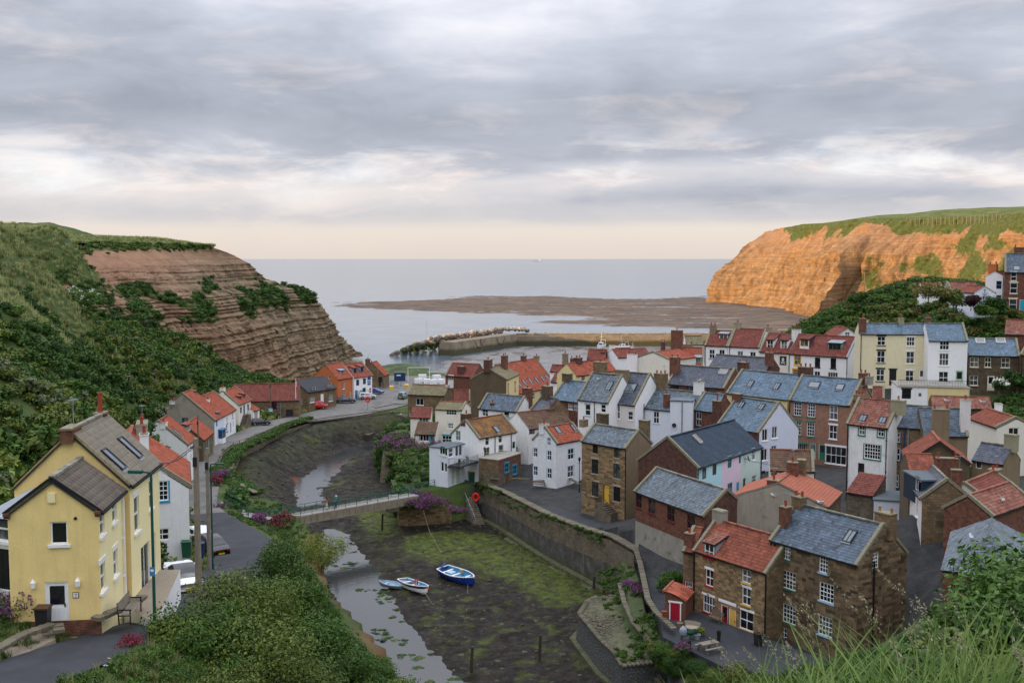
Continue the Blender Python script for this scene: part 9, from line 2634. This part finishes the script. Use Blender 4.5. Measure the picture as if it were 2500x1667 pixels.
# --- 1. left hillside
def hillside():
 x,y=cand(-135,-22,40,300,.62)
 z=gz_at(x,y)
 ok=free(x,y,.9)&lane_clear(x,y,1.6)&in_view(x,y,z)&(z>2)
 ok&=~((x>-50)&(y>150))|(y<150)
 ok&=(x<-30-(y-40)*.06)|(y<75)
 d=seg_dist(LEFTWALL,x,y)[0];ok&=d>3
 # bare earth of the nab stays bare
 u,v=projn(x,y,z)
 x,y,z,u,v=x[ok],y[ok],z[ok],u[ok],v[ok]
 nn=fbm(x,y,.05,4,3);n2=fbm(x,y,.15,3,8)
 grass=(z>35+5*(nn-.5))&(n2<.66)|(nn>.62)&(z>26)
 s=(.55+1.0*n2**1.5+.8*np.random.rand(len(x))**2)*np.where(z<24,1.15,.9)
 b=~grass;t=n2+np.random.normal(0,.08,len(x))
 t=t+(fbm(x,y,.03,3,31)-.5)*.5
 for sel,srcs,lb in((b&(t<.38),SCRUB['leaf_dark'],'dark'),(b&(t>=.38)&(t<.60),SCRUB['leaf_mid'],'mid'),(b&(t>=.60)&(t<.70),SCRUB['leaf_olive'],'olive'),(b&(t>=.70),SCRUB['leaf_bright']+SCRUB['leaf_olive']+SCRUB['leaf_grey'],'grey')):
  put('hillside_scrub',srcs,x[sel],y[sel],z[sel]-.15,s[sel],'dense green scrub covering the left hillside')
 x,y=cand(-135,-42,40,310,1.3);z=gz_at(x,y);ok=free(x,y,.3)&lane_clear(x,y,.5)&in_view(x,y,z);x,y,z=x[ok],y[ok],z[ok]
 nn=fbm(x,y,.05,4,3);sel=(z>33+5*(nn-.5))|(nn>.57);s=.9+.8*np.random.rand(len(x))
 put('hillside_grass',[TUFTP,TUFTP,TUFT],x[sel],y[sel],z[sel],s[sel],'long pale grass on the upper left hillside')
hillside()
# --- 2. bushes and grass on the nab
def nab_green():
 X,Y,Z,G=NAB;ny,nx=X.shape;nx-=18
 k=np.random.randint(0,ny*nx,5200);j,i=k//nx,k%nx
 g=G[j,i];ok=np.random.rand(len(k))<np.clip(g,0,1)**1.5
 x,y,z=X[j,i][ok],Y[j,i][ok],Z[j,i][ok];s=.5+.8*np.random.rand(len(x));m=(z<40)
 put('cliff_scrub',SCRUB['leaf_dark']+SCRUB['leaf_mid'],x[m],y[m],z[m]-.2,s[m]*1.25,'scattered green bushes on the left cliff')
 put('cliff_scrub',SCRUB['leaf_olive']+SCRUB['leaf_mid'],x[~m],y[~m],z[~m]-.3,s[~m]*.9,'scattered green bushes on the left cliff')
 # green foot of the cliff behind the quay houses
 x,y=cand(-84,-46,255,345,.5);z=gz_at(x,y);ok=free(x,y,1.2)&lane_clear(x,y,1.0)&(x<-52-(y-250)*-.12)&(fbm(x,y,.07,3,2)>.42);x,y,z=x[ok],y[ok],z[ok]
 put('cliff_scrub',SCRUB['leaf_dark']+SCRUB['leaf_mid'],x,y,z,1.0+.9*np.random.rand(len(x)),'scattered green bushes on the left cliff')
 x,y=cand(-150,-90,225,345,.8);t=(y-225)/120;z=46.5+0*x;ex=np.interp(y,Y[-1,:300],X[-1,:300]);tt=(ex-x)/170;z=44+2.0*smooth(0,.12,tt)+1.5*tt;ok=tt>0;x,y,z=x[ok],y[ok],z[ok]
 put('headland_grass',[TUFT,TUFTP],x,y,z,.8+.5*np.random.rand(len(x)),'grass along the headland top')
nab_green()
# --- 3. hill behind the cream terrace
def right_hill():
 x,y=cand(48,140,172,268,.75);z=gz_at(x,y);ok=free(x,y,1.0)&in_view(x,y,z)&(z>9);u,v=projn(x,y,z)
 ok&=(y>190)|(x>100)|(z>24.5);x,y,z=x[ok],y[ok],z[ok];n2=fbm(x,y,.12,3,4);s=.65+1.1*n2*np.random.rand(len(x))+.3
 t=n2+np.random.normal(0,.1,len(x))
 for sel,srcs in((t<.5,SCRUB['leaf_mid']),((t>=.5)&(t<.62),SCRUB['leaf_olive']+SCRUB['leaf_dark']),(t>=.62,SCRUB['leaf_sun_tint']+SCRUB['leaf_olive'])):
  put('hill_scrub',srcs,x[sel],y[sel],z[sel]-.1,s[sel],'green scrub, partly tinted golden as if sunlit, on the hill behind the cream terrace')
 x,y=cand(48,140,168,268,1.0);z=gz_at(x,y);ok=free(x,y,.5)&in_view(x,y,z)&(z>20);x,y,z=x[ok],y[ok],z[ok]
 put('hill_grass',[TUFT],x,y,z,.7+.5*np.random.rand(len(x)),'rough grass on the right hill')
right_hill()
# --- 4. bank below the road, and the slope under the camera
def near_banks():
 x,y=cand(-30,2,34,142,.27);z=gz_at(x,y);rd_=seg_dist(RIVER,x,y,True)[0]
 ok=lane_clear(x,y,1.5)&~poly_mask(RIVER,x,y)&(rd_>2.6)&in_view(x,y,z,120)
 d,p=seg_dist([V2(q)for q in LANE],x,y);i=np.clip(p.astype(int),0,len(LANE)-2)
 ok&=(x>np.array([q[0]for q in LANE])[i])&(y<127) # river side of the road
 x,y,z,rd_=x[ok],y[ok],z[ok],rd_[ok];d=seg_dist([V2(q)for q in LANE],x,y)[0]
 n2=fbm(x,y,.1,3,6);s=(1.0+1.1*n2+1.1*np.random.rand(len(x)))*smooth(1.5,7,d)*smooth(1.5,7,rd_)*.85+.35
 u,v=projn(x,y,z);lim=np.interp(u,[480,560,740,780,850,880,940,1011,1100,1200],[1320,1292,1292,1300,1430,1560,1625,1690,1760,1830]);s=np.minimum(s*.62,np.clip((v-lim)/F*y,0,9)*.9);k=s>.3;x,y,z,s,n2=x[k],y[k],z[k],s[k],n2[k]
 t=n2+np.random.normal(0,.1,len(x))
 for sel,srcs in((t<.42,[SHRUB['leaf_dark']]),((t>=.42)&(t<.56),[SHRUB['leaf_mid']]),(t>=.56,[SHRUB['leaf_olive'],SHRUB['leaf_mid']])):
  put('bank_scrub',srcs,x[sel],y[sel],z[sel]-.25,s[sel],'dense bushes on the bank between the road and the beck',s[sel]*(.75+.6*np.random.rand(sel.sum())))
 x,y=cand(-34,2,34,146,1.6);z=gz_at(x,y);ok=lane_clear(x,y,.25)&~poly_mask(RIVER,x,y)&free(x,y,.1)&in_view(x,y,z);x,y,z=x[ok],y[ok],z[ok]
 d=seg_dist([V2(q)for q in LANE],x,y)[0];ok=(d<7)&(gz_at(x,y)>1)&((y<131)|(x<-39))&(projn(x,y,z)[1]>1314);x,y,z=x[ok],y[ok],z[ok]
 put('verge_grass',[TUFT],x,y,z,.45+.5*np.random.rand(len(x)),'grass verge along the descending road')
 x,y=cand(-38,-25,116,146,3.0);z=gz_at(x,y);k=lane_clear(x,y,.3)&~poly_mask(RIVER,x,y)&(z>3)&(np.abs((x+30.4)*-.66-(y-140.2)*-.75)>1.6);x,y,z=x[k],y[k],z[k]
 put('verge_grass',[TUFT,TUFT,SCRUB['leaf_mid'][0]],x,y,z,.25+.22*np.random.rand(len(x)),'short grass and weeds at the bridge approach')
 # slope under the camera, right half
 x,y=cand(-2,70,20,82,.5);z=gz_at(x,y);ok=free(x,y,1.5)&in_view(x,y,z,150)&~poly_mask(YARD,x,y)&(seg_dist(YARD,x,y,True)[0]>2.2)&(x>6+(y-60)*.25);x,y,z=x[ok],y[ok],z[ok]
 u,v=projn(x,y,z);n2=fbm(x,y,.12,3,9)
 lim=np.interp(u,[1500,1650,1800,1900,2000,2150,2250,2310,2400,2500,2700],[1760,1700,1670,1640,1610,1570,1530,1450,1390,1320,1240])
 hmax=np.clip((v-lim)/F*y,0,3.2);s=np.minimum(.9+1.4*n2,hmax*.95);k=s>.35;x,y,z,s,n2=x[k],y[k],z[k],s[k],n2[k]
 t=n2+np.random.normal(0,.1,len(x))
 for sel,srcs in((t<.48,[SHRUB['leaf_dark'],SHRUB['leaf_mid']]),(t>=.48,[SHRUB['leaf_mid'],SHRUB['leaf_olive'],SHRUB['leaf_bright']])):
  put('slope_scrub',srcs,x[sel],y[sel],z[sel]-.2,s[sel],'bushes on the slope below the viewpoint')
near_banks()
def shrub(label,p,rx,rz,mat,name='shrub',n=2600,seed=1,leaf=.062,trunk=True,cat='shrub',group=None,flowers=None):
 r=empty(name,p,rng.uniform(0,6.28));tag(r,label,cat,group)
 C,A,B,rr=leaf_cloud(n,lobes_for(rx,rz,10,seed),leaf);me=quads_mesh('crown',C,A,B,mat,r=rr);o=bpy.data.objects.new('crown',me);COL.objects.link(o);o.parent=r
 if trunk:
  m=MB();m.tube([(0,0,-.6),(0.03,0,rz*.25),(.05,.05,rz*.6)],[.09,.07,.03],6)
  for i in range(5):a=i*1.3;m.tube([(0,0,rz*.12),(rx*.3*math.cos(a),rx*.3*math.sin(a),rz*.45)],[.05,.02],5)
  m.build('trunk','timber',r)
 if flowers:
  fm,nf,fs=flowers;d=unit(nf);d[:,2]=np.abs(d[:,2]);L_=np.array(lobes_for(rx,rz,10,seed));k=np.random.choice(len(L_),nf)
  c=L_[k,:3]+d*L_[k,3:4]*1.02
  k2=7;cc=np.repeat(c,k2,0)+np.random.normal(0,fs*1.1,(nf*k2,3));u1=unit(len(cc));a=np.cross(u1,unit(len(cc)));a/=np.linalg.norm(a,axis=1,keepdims=True);b=np.cross(u1,a)
  me=quads_mesh('blossom',cc,a*fs,b*fs,fm);o=bpy.data.objects.new('blossom',me);COL.objects.link(o);o.parent=r
 return r
def gp(u,v,h,y0=46):
 """ground point whose plant of height h just tops out at photo pixel (u, v)"""
 best=None
 for Y in np.arange(y0,300,.5):
  p=at(u,v,Y);zg=float(gz_at(p.x,Y))
  if zg>-3 and p.z-h<=zg:return Vector((p.x,Y,p.z-h))
 return at(u,v,60)
for i,(u,v,rx,h,mat,lb)in enumerate(((785,1300,3.0,4.2,'leaf_bright','bright yellow-green bush overhanging the beck below the footbridge'),(690,1322,2.6,2.8,'leaf_mid','round dark green bush below the flowers at the bridge end'),(815,1335,2.0,3.6,'leaf_bright','yellow-green bush leaning out over the water'),(700,1395,2.6,2.8,'leaf_mid','mid green bush above the red earth scar'),(600,1405,2.6,2.6,'leaf_olive','olive bush at the inner edge of the road bend'),
(500,1462,2.6,2.8,'leaf_mid','thick green bush right of the green lamp post'),(440,1490,1.8,2.2,'leaf_olive','small olive bush nearest the road beside the lamp'),(620,1500,3.2,3.4,'leaf_olive','large olive bush in the middle of the bank thicket'),(760,1480,2.8,3.0,'leaf_mid','green bush above the lower red earth scar'),(720,1570,3.0,3.2,'leaf_olive','broad olive bush low on the bank'),(830,1590,1.8,2.2,'leaf_mid','green bush at the water edge near the bottom'),(560,1560,2.8,3.0,'leaf_mid','dense green bush at the bottom left of the thicket'))):
 shrub(lb,gp(u,v,h*1.15),rx*1.05,h*1.2,mat,n=9000,seed=20+i,leaf=.08)
# hawthorn in flower on the cliff, dark bush, hedge by the top houses
shrub('white flowering hawthorn bush on the left hillside',cp(200,765,222),4.2,6.0,'leaf_mid',n=2600,seed=3,leaf=.22,flowers=('flower_white',75,.11))
shrub('dark purple leaved bush before the anchor cottage',fat('5',1475,472,181),1.5,2.3,'leaf_red',n=1800,seed=4,leaf=.2)
for x,y,rx,h,mat,lb in((1340,462,2.6,3.0,'leaf_olive','tall rounded hedge bush in front of the sunlit cottages'),(1150,405,4.6,2.8,'leaf_sun_tint','green hedge tinted golden as if sunlit on the hill left of the cottages'),(1670,492,2.6,2.2,'leaf_dark','dark round bush below the top brick house'),(1590,530,3.0,2.0,'leaf_mid','green bush left of the dark round bush'),(615,440,2.0,2.6,'leaf_mid','lone bush by the sunlit pole'),(1830,1095,2.0,3.2,'leaf_dark','dark garden tree beside the dark stone house')):
 p=fat('5',x,y,183 if x>700 and y<900 else(215 if y<900 else 163));shrub(lb,p,rx,h,mat,n=2400,seed=int(x),leaf=.2,name='hedge_bush')
shrub('white rose bush by the door of the dark stone house',fat('5',1690,1110,163),1.5,2.0,'leaf_dark',n=1500,seed=9,leaf=.14,flowers=('flower_white',45,.12))
shrub('bright lime potted plant in the yard',gpt('15',1895,900,7.15),.5,1.1,'leaf_bright',n=700,seed=12,leaf=.07,name='potted_plant')
shrub('green and flowering shrubbery against the workshop base',gpt('15',1480,330,7.1),1.6,2.4,'leaf_mid',n=2200,seed=14,leaf=.09)
shrub('olive shrub at the corner of the narrow stone wing',gpt('15',1580,260,7.1),1.2,1.8,'leaf_olive',n=1500,seed=15,leaf=.09)
shrub('yellow-green shrub on the slope in front of the yard',gp(1790,1618,2.0),1.9,2.0,'leaf_bright',n=2800,seed=16,leaf=.07)
# --- valerian: green mounds with purple heads
def valerian(label,p,rx,h,nf=120,m='flower_purple',seed=1,leaf=.08,fs=.07):
 shrub(label,p,rx,h,'leaf_mid',n=int(700+350*rx*rx),seed=seed,leaf=leaf,trunk=False,name='valerian',cat='flowering plant',group='purple valerian clumps',flowers=(m,nf,fs))
VAL=[('8',1010,395,4.2,2.3,1.5,'purple valerian mound on the left of the abutment'),('8',1140,385,4.3,2.4,1.7,'largest purple valerian mound on top of the abutment'),('8',1290,430,3.9,1.6,1.0,'purple valerian hanging right of the abutment beside the steps'),('8',1040,330,5.0,2.0,1.2,'pale purple valerian behind the abutment under the railing'),
('14',1130,850,5.9,1.9,1.7,'purple and crimson valerian at the left end of the bridge beam'),('14',860,780,6.1,1.6,1.2,'purple valerian beside the bridge approach'),('14',800,920,7.6,1.7,1.2,'pink valerian below the road fence'),('14',420,700,7.4,1.4,1.3,'pale pink valerian near the lamp at the bridge approach'),('14',460,320,7.2,1.9,1.5,'purple valerian on top of the quay wall bend'),('14',390,380,7.3,1.2,1.5,'crimson valerian on the quay wall by the lamp'),
('15',1000,340,5.6,1.1,1.3,'purple valerian at the end of the sea wall above the ramp'),('15',1110,430,5.6,1.0,1.2,'purple valerian lower on the terrace above the ramp'),('15',1650,1120,7.0,.9,1.0,'purple flowers in the yard corner by the barbecue')]
for i,(fr,x,y,z,rx,h,lb)in enumerate(VAL):valerian(lb,gpt(fr,x,y,z),rx,h,int(70*rx*rx+40),'flower_crimson' if 'crimson' in lb else 'flower_purple',40+i)
valerian('purple and red valerian bush left of the white front door',gpt('16',240,800,24.2),1.05,1.5,110,'flower_purple',60,.05,.045)
valerian('crimson valerian clump at the road edge left of the lamp base',gpt('16',1500,1130,23.6),.8,.75,90,'flower_crimson',61,.035,.035)
valerian('crimson valerian at the foot of the green lamp',gpt('16',1830,1060,23.4),.4,.6,40,'flower_crimson',62,.035,.03)
# flowering bank below the cream houses: leaves + flower clumps hanging on the face
def flower_bank():
 pts=[]
 for x,y,z in((1750,960,6.6),(1880,900,7.0),(1980,960,6.8),(2080,990,6.6),(2180,1010,6.5),(2260,1000,6.6),(1900,1040,5.4),(2000,1080,4.9),(2120,1090,4.9),(2230,1090,5.0),(1960,1190,3.6),(2080,1200,3.4),(2200,1200,3.4),(2270,1180,3.8),(1950,1300,2.2),(2100,1290,2.3),(2220,1290,2.4)):
  pts.append(Vector(gpt('D',x,y,z)))
 lb=['on the left tip of the flowery bank','at the top left of the flowery bank below the blue door','under the brown porch on the flowery bank','top middle of the flowery bank','top right of the flowery bank','beside the balcony house at the top of the bank','upper left face of the flowery bank','centre left of the flowery bank','centre of the flowery bank','centre right of the flowery bank','lower left of the flowery bank','lower middle of the flowery bank','lower right of the flowery bank','lower right edge by the balcony house','foot of the bank at the left','foot of the bank in the middle','foot of the bank at the right']
 for i,p in enumerate(pts):valerian('flowering shrub '+lb[i],p-Vector((0,0,1.2)),2.6,2.6,150 if i<9 else 45,'flower_purple',70+i,.13,.10)
 m=MB();a=[gpt('D',*q)for q in((1740,1010,6.4),(2320,1010,6.4))];b=[(a[0][0]-.5,a[0][1]-1.5,.8),(a[1][0],a[1][1]-2.0,.8)]
 m.face((b[0],b[1],a[1],a[0]));tag(m.build('bank_wall','stone_wall'),'overgrown stone wall under the flowering bank','wall')
flower_bank()
# grass on verges, terraces, quay edge
def verges():
# creepers hanging down the steep right bank of the beck
 ln=[(-24.2,224),(-24.8,206),(-22.8,191),(-19.2,184),(-17.2,172),(-16.6,160)];t=np.random.rand(520)*5;i=t.astype(int);f=(t-i)[:,None];A_=np.array(ln);p=A_[i]*(1-f)+A_[i+1]*f
 hz_=1.6+4.8*np.random.rand(520);x,y=p[:,0]-.3+np.random.normal(0,.35,520)+(hz_-4)*.12,p[:,1]
 put('bank_creeper',SCRUB['leaf_dark']+SCRUB['leaf_mid']+SCRUB['leaf_olive'],x,y,hz_-.6,.6+.7*np.random.rand(520),'creepers and weeds hanging on the right river bank')
 x,y=cand(-24,-9,157,222,.8);k=free(x,y,.5)&~poly_mask(RIVER,x,y);x,y=x[k],y[k];z=gz_at(x,y)
 put('bank_creeper',SCRUB['leaf_dark']+SCRUB['leaf_mid']+[TUFT],x,y,z-.1,.45+.5*np.random.rand(len(x)),'creepers and weeds hanging on the right river bank')
 P_=[]
 for a,b,w,n in(((-47.5,190),(-46.5,197),1.6,120),((-46.5,197),(-45.5,215),1.8,260),((-45.5,215),(-42.5,228),1.2,130),((-44.5,166),(-47.5,190),2.0,300),((-36,150),(-44.5,166),2.2,260)):
  t=np.random.rand(n);q=np.random.normal(0,w*.4,n);P_.append(np.c_[a[0]+(b[0]-a[0])*t+q*.9-.9,a[1]+(b[1]-a[1])*t+q*.2])
 P_=np.vstack(P_);z=np.full(len(P_),5.9)+smooth(215,165,P_[:,1])*.9
 put('wall_top_grass',[TUFT,SCRUB['leaf_mid'][0]],P_[:,0],P_[:,1],z,.5+.35*np.random.rand(len(P_)),'grass and weeds along the quay wall top')
 x,y=cand(9.5,13.6,93,121,3.5);t=(x-9.5)/4;z=4.3+1.6*smooth(.45,.6,t);k=fbm(x,y,.5,3,3)>.42
 put('terrace_grass',[TUFT,TUFT,SCRUB['leaf_mid'][1]],x[k],y[k],z[k],.28+.3*np.random.rand(k.sum()),'weeds and grass on the stone terraces')
 t=np.random.rand(160)*5;i=t.astype(int);f=(t-i)[:,None];S_=np.array(SEAWALL);p=S_[i]*(1-f)+S_[i+1]*f;tz=np.interp(t,np.arange(7),SEAWALL_TOP)
 put('wall_weeds',[SCRUB['leaf_mid'][0],TUFT],p[:,0]+np.random.normal(0,.25,160)-.25,p[:,1]+np.random.normal(0,.2,160),tz-np.random.rand(160)**2*1.6,.22+.25*np.random.rand(160),'weeds growing from the top of the sea wall')
 x,y=cand(-23,-16.6,43,49,8);k=free(x,y,.15)&lane_clear(x,y,.05);k&=fbm(x,y,.6,3,5)>.42;z=np.maximum(gz_at(x,y),23.9)
 put('garden_weeds',[tuft('grass_tuft',30,.35,.25,.012,'grass_blade'),clump('weed_clump',160,.3,.35,.035,'leaf_mid',4,2)],x[k],y[k],z[k],.6+.5*np.random.rand(k.sum()),'weeds and small plants around the yellow house')
 x,y=cand(-16.5,-11,38,50,9);k=lane_clear(x,y,.1);z=gz_at(x,y)
 put('garden_weeds',[tuft('grass_tuft',40,.6,.3,.012,'grass_blade'),clump('weed_clump',200,.4,.55,.04,'leaf_mid',4,3)],x[k],y[k],z[k],.6+.6*np.random.rand(k.sum()),'weeds and small plants around the yellow house')
 # seaweed lumps on the river bed
 x,y=cand(-50,12,90,240,.34);k=poly_mask(RIVER,x,y);x,y=x[k],y[k];
 fx=((x+54)/.4).astype(int);fy=((y-74)/.4).astype(int);z=rz[np.clip(fy,0,rz.shape[0]-1),np.clip(fx,0,rz.shape[1]-1)]
 put('seaweed',[ico_stone],x,y,z,.25+.5*np.random.rand(len(x))**2,'weed covered stones scattered over the river bed',(.25+.5*np.random.rand(len(x))**2)*.5)
def extra_green():
# weed rafts on the beck, greenery under the yard edge, rough garden on the upper lane
 x,y=cand(-34,8,84,160,.9);k=poly_mask(STREAM,x,y)&(fbm(x,y,.28,4,33)>.55);x,y=x[k],y[k]
 if len(x):put('water_weed',SCRUB['leaf_dark']+SCRUB['leaf_olive'],x,y,np.full(len(x),.86),.25+.5*np.random.rand(len(x)),'dark weed rafts in the shallow beck',.05+.06*np.random.rand(len(x)))
 e=[(13.0,92.5),(14.5,89.5),(17.3,84.2),(21,83),(24.6,82.2)];t=np.random.rand(130)*4;i=t.astype(int);f=(t-i)[:,None];A_=np.array(e);p=A_[i]*(1-f)+A_[i+1]*f
 put('yard_edge_scrub',[SHRUB['leaf_mid'],SHRUB['leaf_dark'],SHRUB['leaf_olive']],p[:,0]+np.random.normal(0,.4,130)-.3,p[:,1]+np.random.normal(0,.4,130)-.5,4.6+1.6*np.random.rand(130),.6+.5*np.random.rand(130),'bushes under the yard edge')
 x,y=cand(52,95,128,168,1.1);k=free(x,y,.4);x,y=x[k],y[k];z=gz_at(x,y);k=in_view(x,y,z);x,y,z=x[k],y[k],z[k]
 put('garden_grass',[TUFT,TUFT,SCRUB['leaf_mid'][0],SCRUB['leaf_dark'][0]],x,y,z,.5+.5*np.random.rand(len(x)),'rough garden growth on the upper lane')
extra_green()
M('weed_stone',(.05,.05,.03),var=.4,vs=.7,orand=.5,bump=.6,col2=(.11,.10,.07),c2=(.5,.65))
ico_stone=ico(31,.7);ico_stone.materials.append(MATS['weed_stone'])
verges()
# --- foreground grass and leaves at the viewpoint
def foreground():
# broad-leaved bush at the right edge
 for k,(u,v,Y,rx,h,n,mat,lb)in enumerate(((2455,1365,9.5,1.1,1.7,9000,'leaf_mid','leafy bramble bush at the right edge of the viewpoint'),(2530,1270,11.5,1.4,2.1,9000,'leaf_mid','taller leafy bush cut by the right edge'),(2365,1470,8.6,.8,1.3,3600,'leaf_olive','lower leafy bush left of the bramble'),(2290,1600,7.6,.7,.9,2600,'leaf_dark','dark leafy undergrowth behind the tall grass'))):
  p=at(u,v,Y);shrub(lb,(p.x,p.y,p.z-h),rx,h,mat,n=n,seed=90+k,leaf=.042,name='bramble_bush')
 mb=MB();sd=MB();rg=random.Random(77)
 def blade(p,ang,h,bend,w,r,seg=5):
  pts=[]
  for i in range(seg+1):
   t=i/seg;pts.append(p+Vector((math.cos(ang)*bend*t*t,math.sin(ang)*bend*t*t,h*(t-.22*(bend/max(h,.1))*t*t))))
  sx=Vector((-math.sin(ang),math.cos(ang),0))
  for i in range(seg):
   w0,w1=w*(1-(i/seg)**2),w*(1-((i+1)/seg)**2)
   mb.face((pts[i]-sx*w0,pts[i]+sx*w0,pts[i+1]+sx*w1,pts[i+1]-sx*w1),0,min(1,r+.08*i))
  return pts
 def stem(p,ang,h,bend):
  pts=blade(p,ang,h,bend,.0035,.55,7)
  a,b=pts[-3],pts[-1];d=(b-a).normalized()
  for i in range(46):
   t=rg.random();q=a.lerp(b,t)+Vector((rg.gauss(0,1),rg.gauss(0,1),rg.gauss(0,1)))*.016*(1.15-t)
   s=rg.uniform(.006,.011);e=(d+Vector((rg.gauss(0,.5),rg.gauss(0,.5),rg.gauss(0,.5)))).normalized();f=e.cross(Vector((rg.gauss(0,1),rg.gauss(0,1),rg.gauss(0,1)))).normalized()
   sd.face((q-e*s,q-f*s*.4,q+e*s,q+f*s*.4),0,rg.random())
 def base(u,Y,sink):p=at(u,1667,Y);return Vector((p.x,Y,p.z-sink))
 for _ in range(900):
  u=rg.triangular(1560,2560,2350);Y=rg.uniform(3.2,8.5);lim=np.interp(u,[1560,1750,1900,2100,2300,2560],[1640,1590,1530,1480,1440,1400])
  v=rg.uniform(lim,1680);h=(1667-v)/F*Y+.35;blade(base(u,Y,.35),rg.uniform(0,6.28),h*rg.uniform(.8,1.1),h*rg.uniform(.2,.9),rg.uniform(.004,.010),rg.random())
 for u,v,Y in((1990,1375,5.2),(2035,1390,5.0),(2085,1420,5.4),(1905,1470,5.6),(2130,1465,6.0),(2245,1430,5.0),(2260,1465,4.6),(2330,1520,4.4),(2390,1500,4.8),(1700,1545,5.4),(1760,1520,5.8),(1830,1560,5.0),(2440,1470,5.6),(2170,1530,4.4),(2480,1560,4.2),(1950,1540,4.6),(2210,1385,6.2),(2300,1470,5.8),(2060,1345,5.6),(2110,1370,5.8),(1950,1420,6.0),(2185,1450,5.2),(2350,1400,6.4),(2270,1350,6.6),(1870,1500,6.2),(1790,1565,5.6)):
  h=(1667-v)/F*Y+.3;stem(base(u+rg.uniform(60,160),Y,.3),math.pi+rg.uniform(-.6,.6),h,h*rg.uniform(.25,.5))
 for u,v,Y in((2000,1420,4.6),(2240,1400,5.0),(2100,1470,4.4),(1960,1530,4.2),(2290,1450,4.4),(2150,1560,4.0),(2420,1500,4.2),(1880,1570,4.6),(2060,1540,4.0),(2020,1480,4.8),(2180,1440,5.2),(2330,1470,4.6),(1930,1590,4.4),(2070,1590,3.8),(2250,1510,4.0),(2380,1540,3.8),(2470,1480,4.4),(1830,1600,4.6),(1720,1610,4.8),(2130,1500,4.6),(2310,1560,3.8),(2200,1590,3.6),(1990,1600,3.8),(2440,1590,3.6)):
  h=(1667-v)/F*Y+.3;blade(base(u+rg.uniform(-30,80),Y,.3),rg.choice((0.3,2.9,3.4)),h,h*.45,.013,.5,7)
 o=mb.build('foreground_grass','grass_fore',kind='stuff',uv=False);tag(o,'long green grass blades at the viewpoint')
 o=sd.build('foreground_seed_heads','seed_head',kind='stuff',uv=False);tag(o,'pale feathery grass seed heads at the viewpoint')
 # dense low cover on the near slope
 x,y=cand(-3,16,3,24,9);z=gz_at(x,y);k=in_view(x,y,z,200);u,v=projn(x,y,z);k&=(u>1500)
 lim=np.interp(u,[1500,1750,1900,2100,2300,2560],[1700,1640,1600,1560,1500,1450]);k&=v>lim
 put('near_grass',[tuft('grass_tuft',26,.55,.3,.007,'grass_fore'),clump('weed_clump',220,.35,.4,.035,'leaf_mid',4,8)],x[k],y[k],z[k],.6+.5*np.random.rand(k.sum()),'low grass and weeds on the near slope')
foreground()
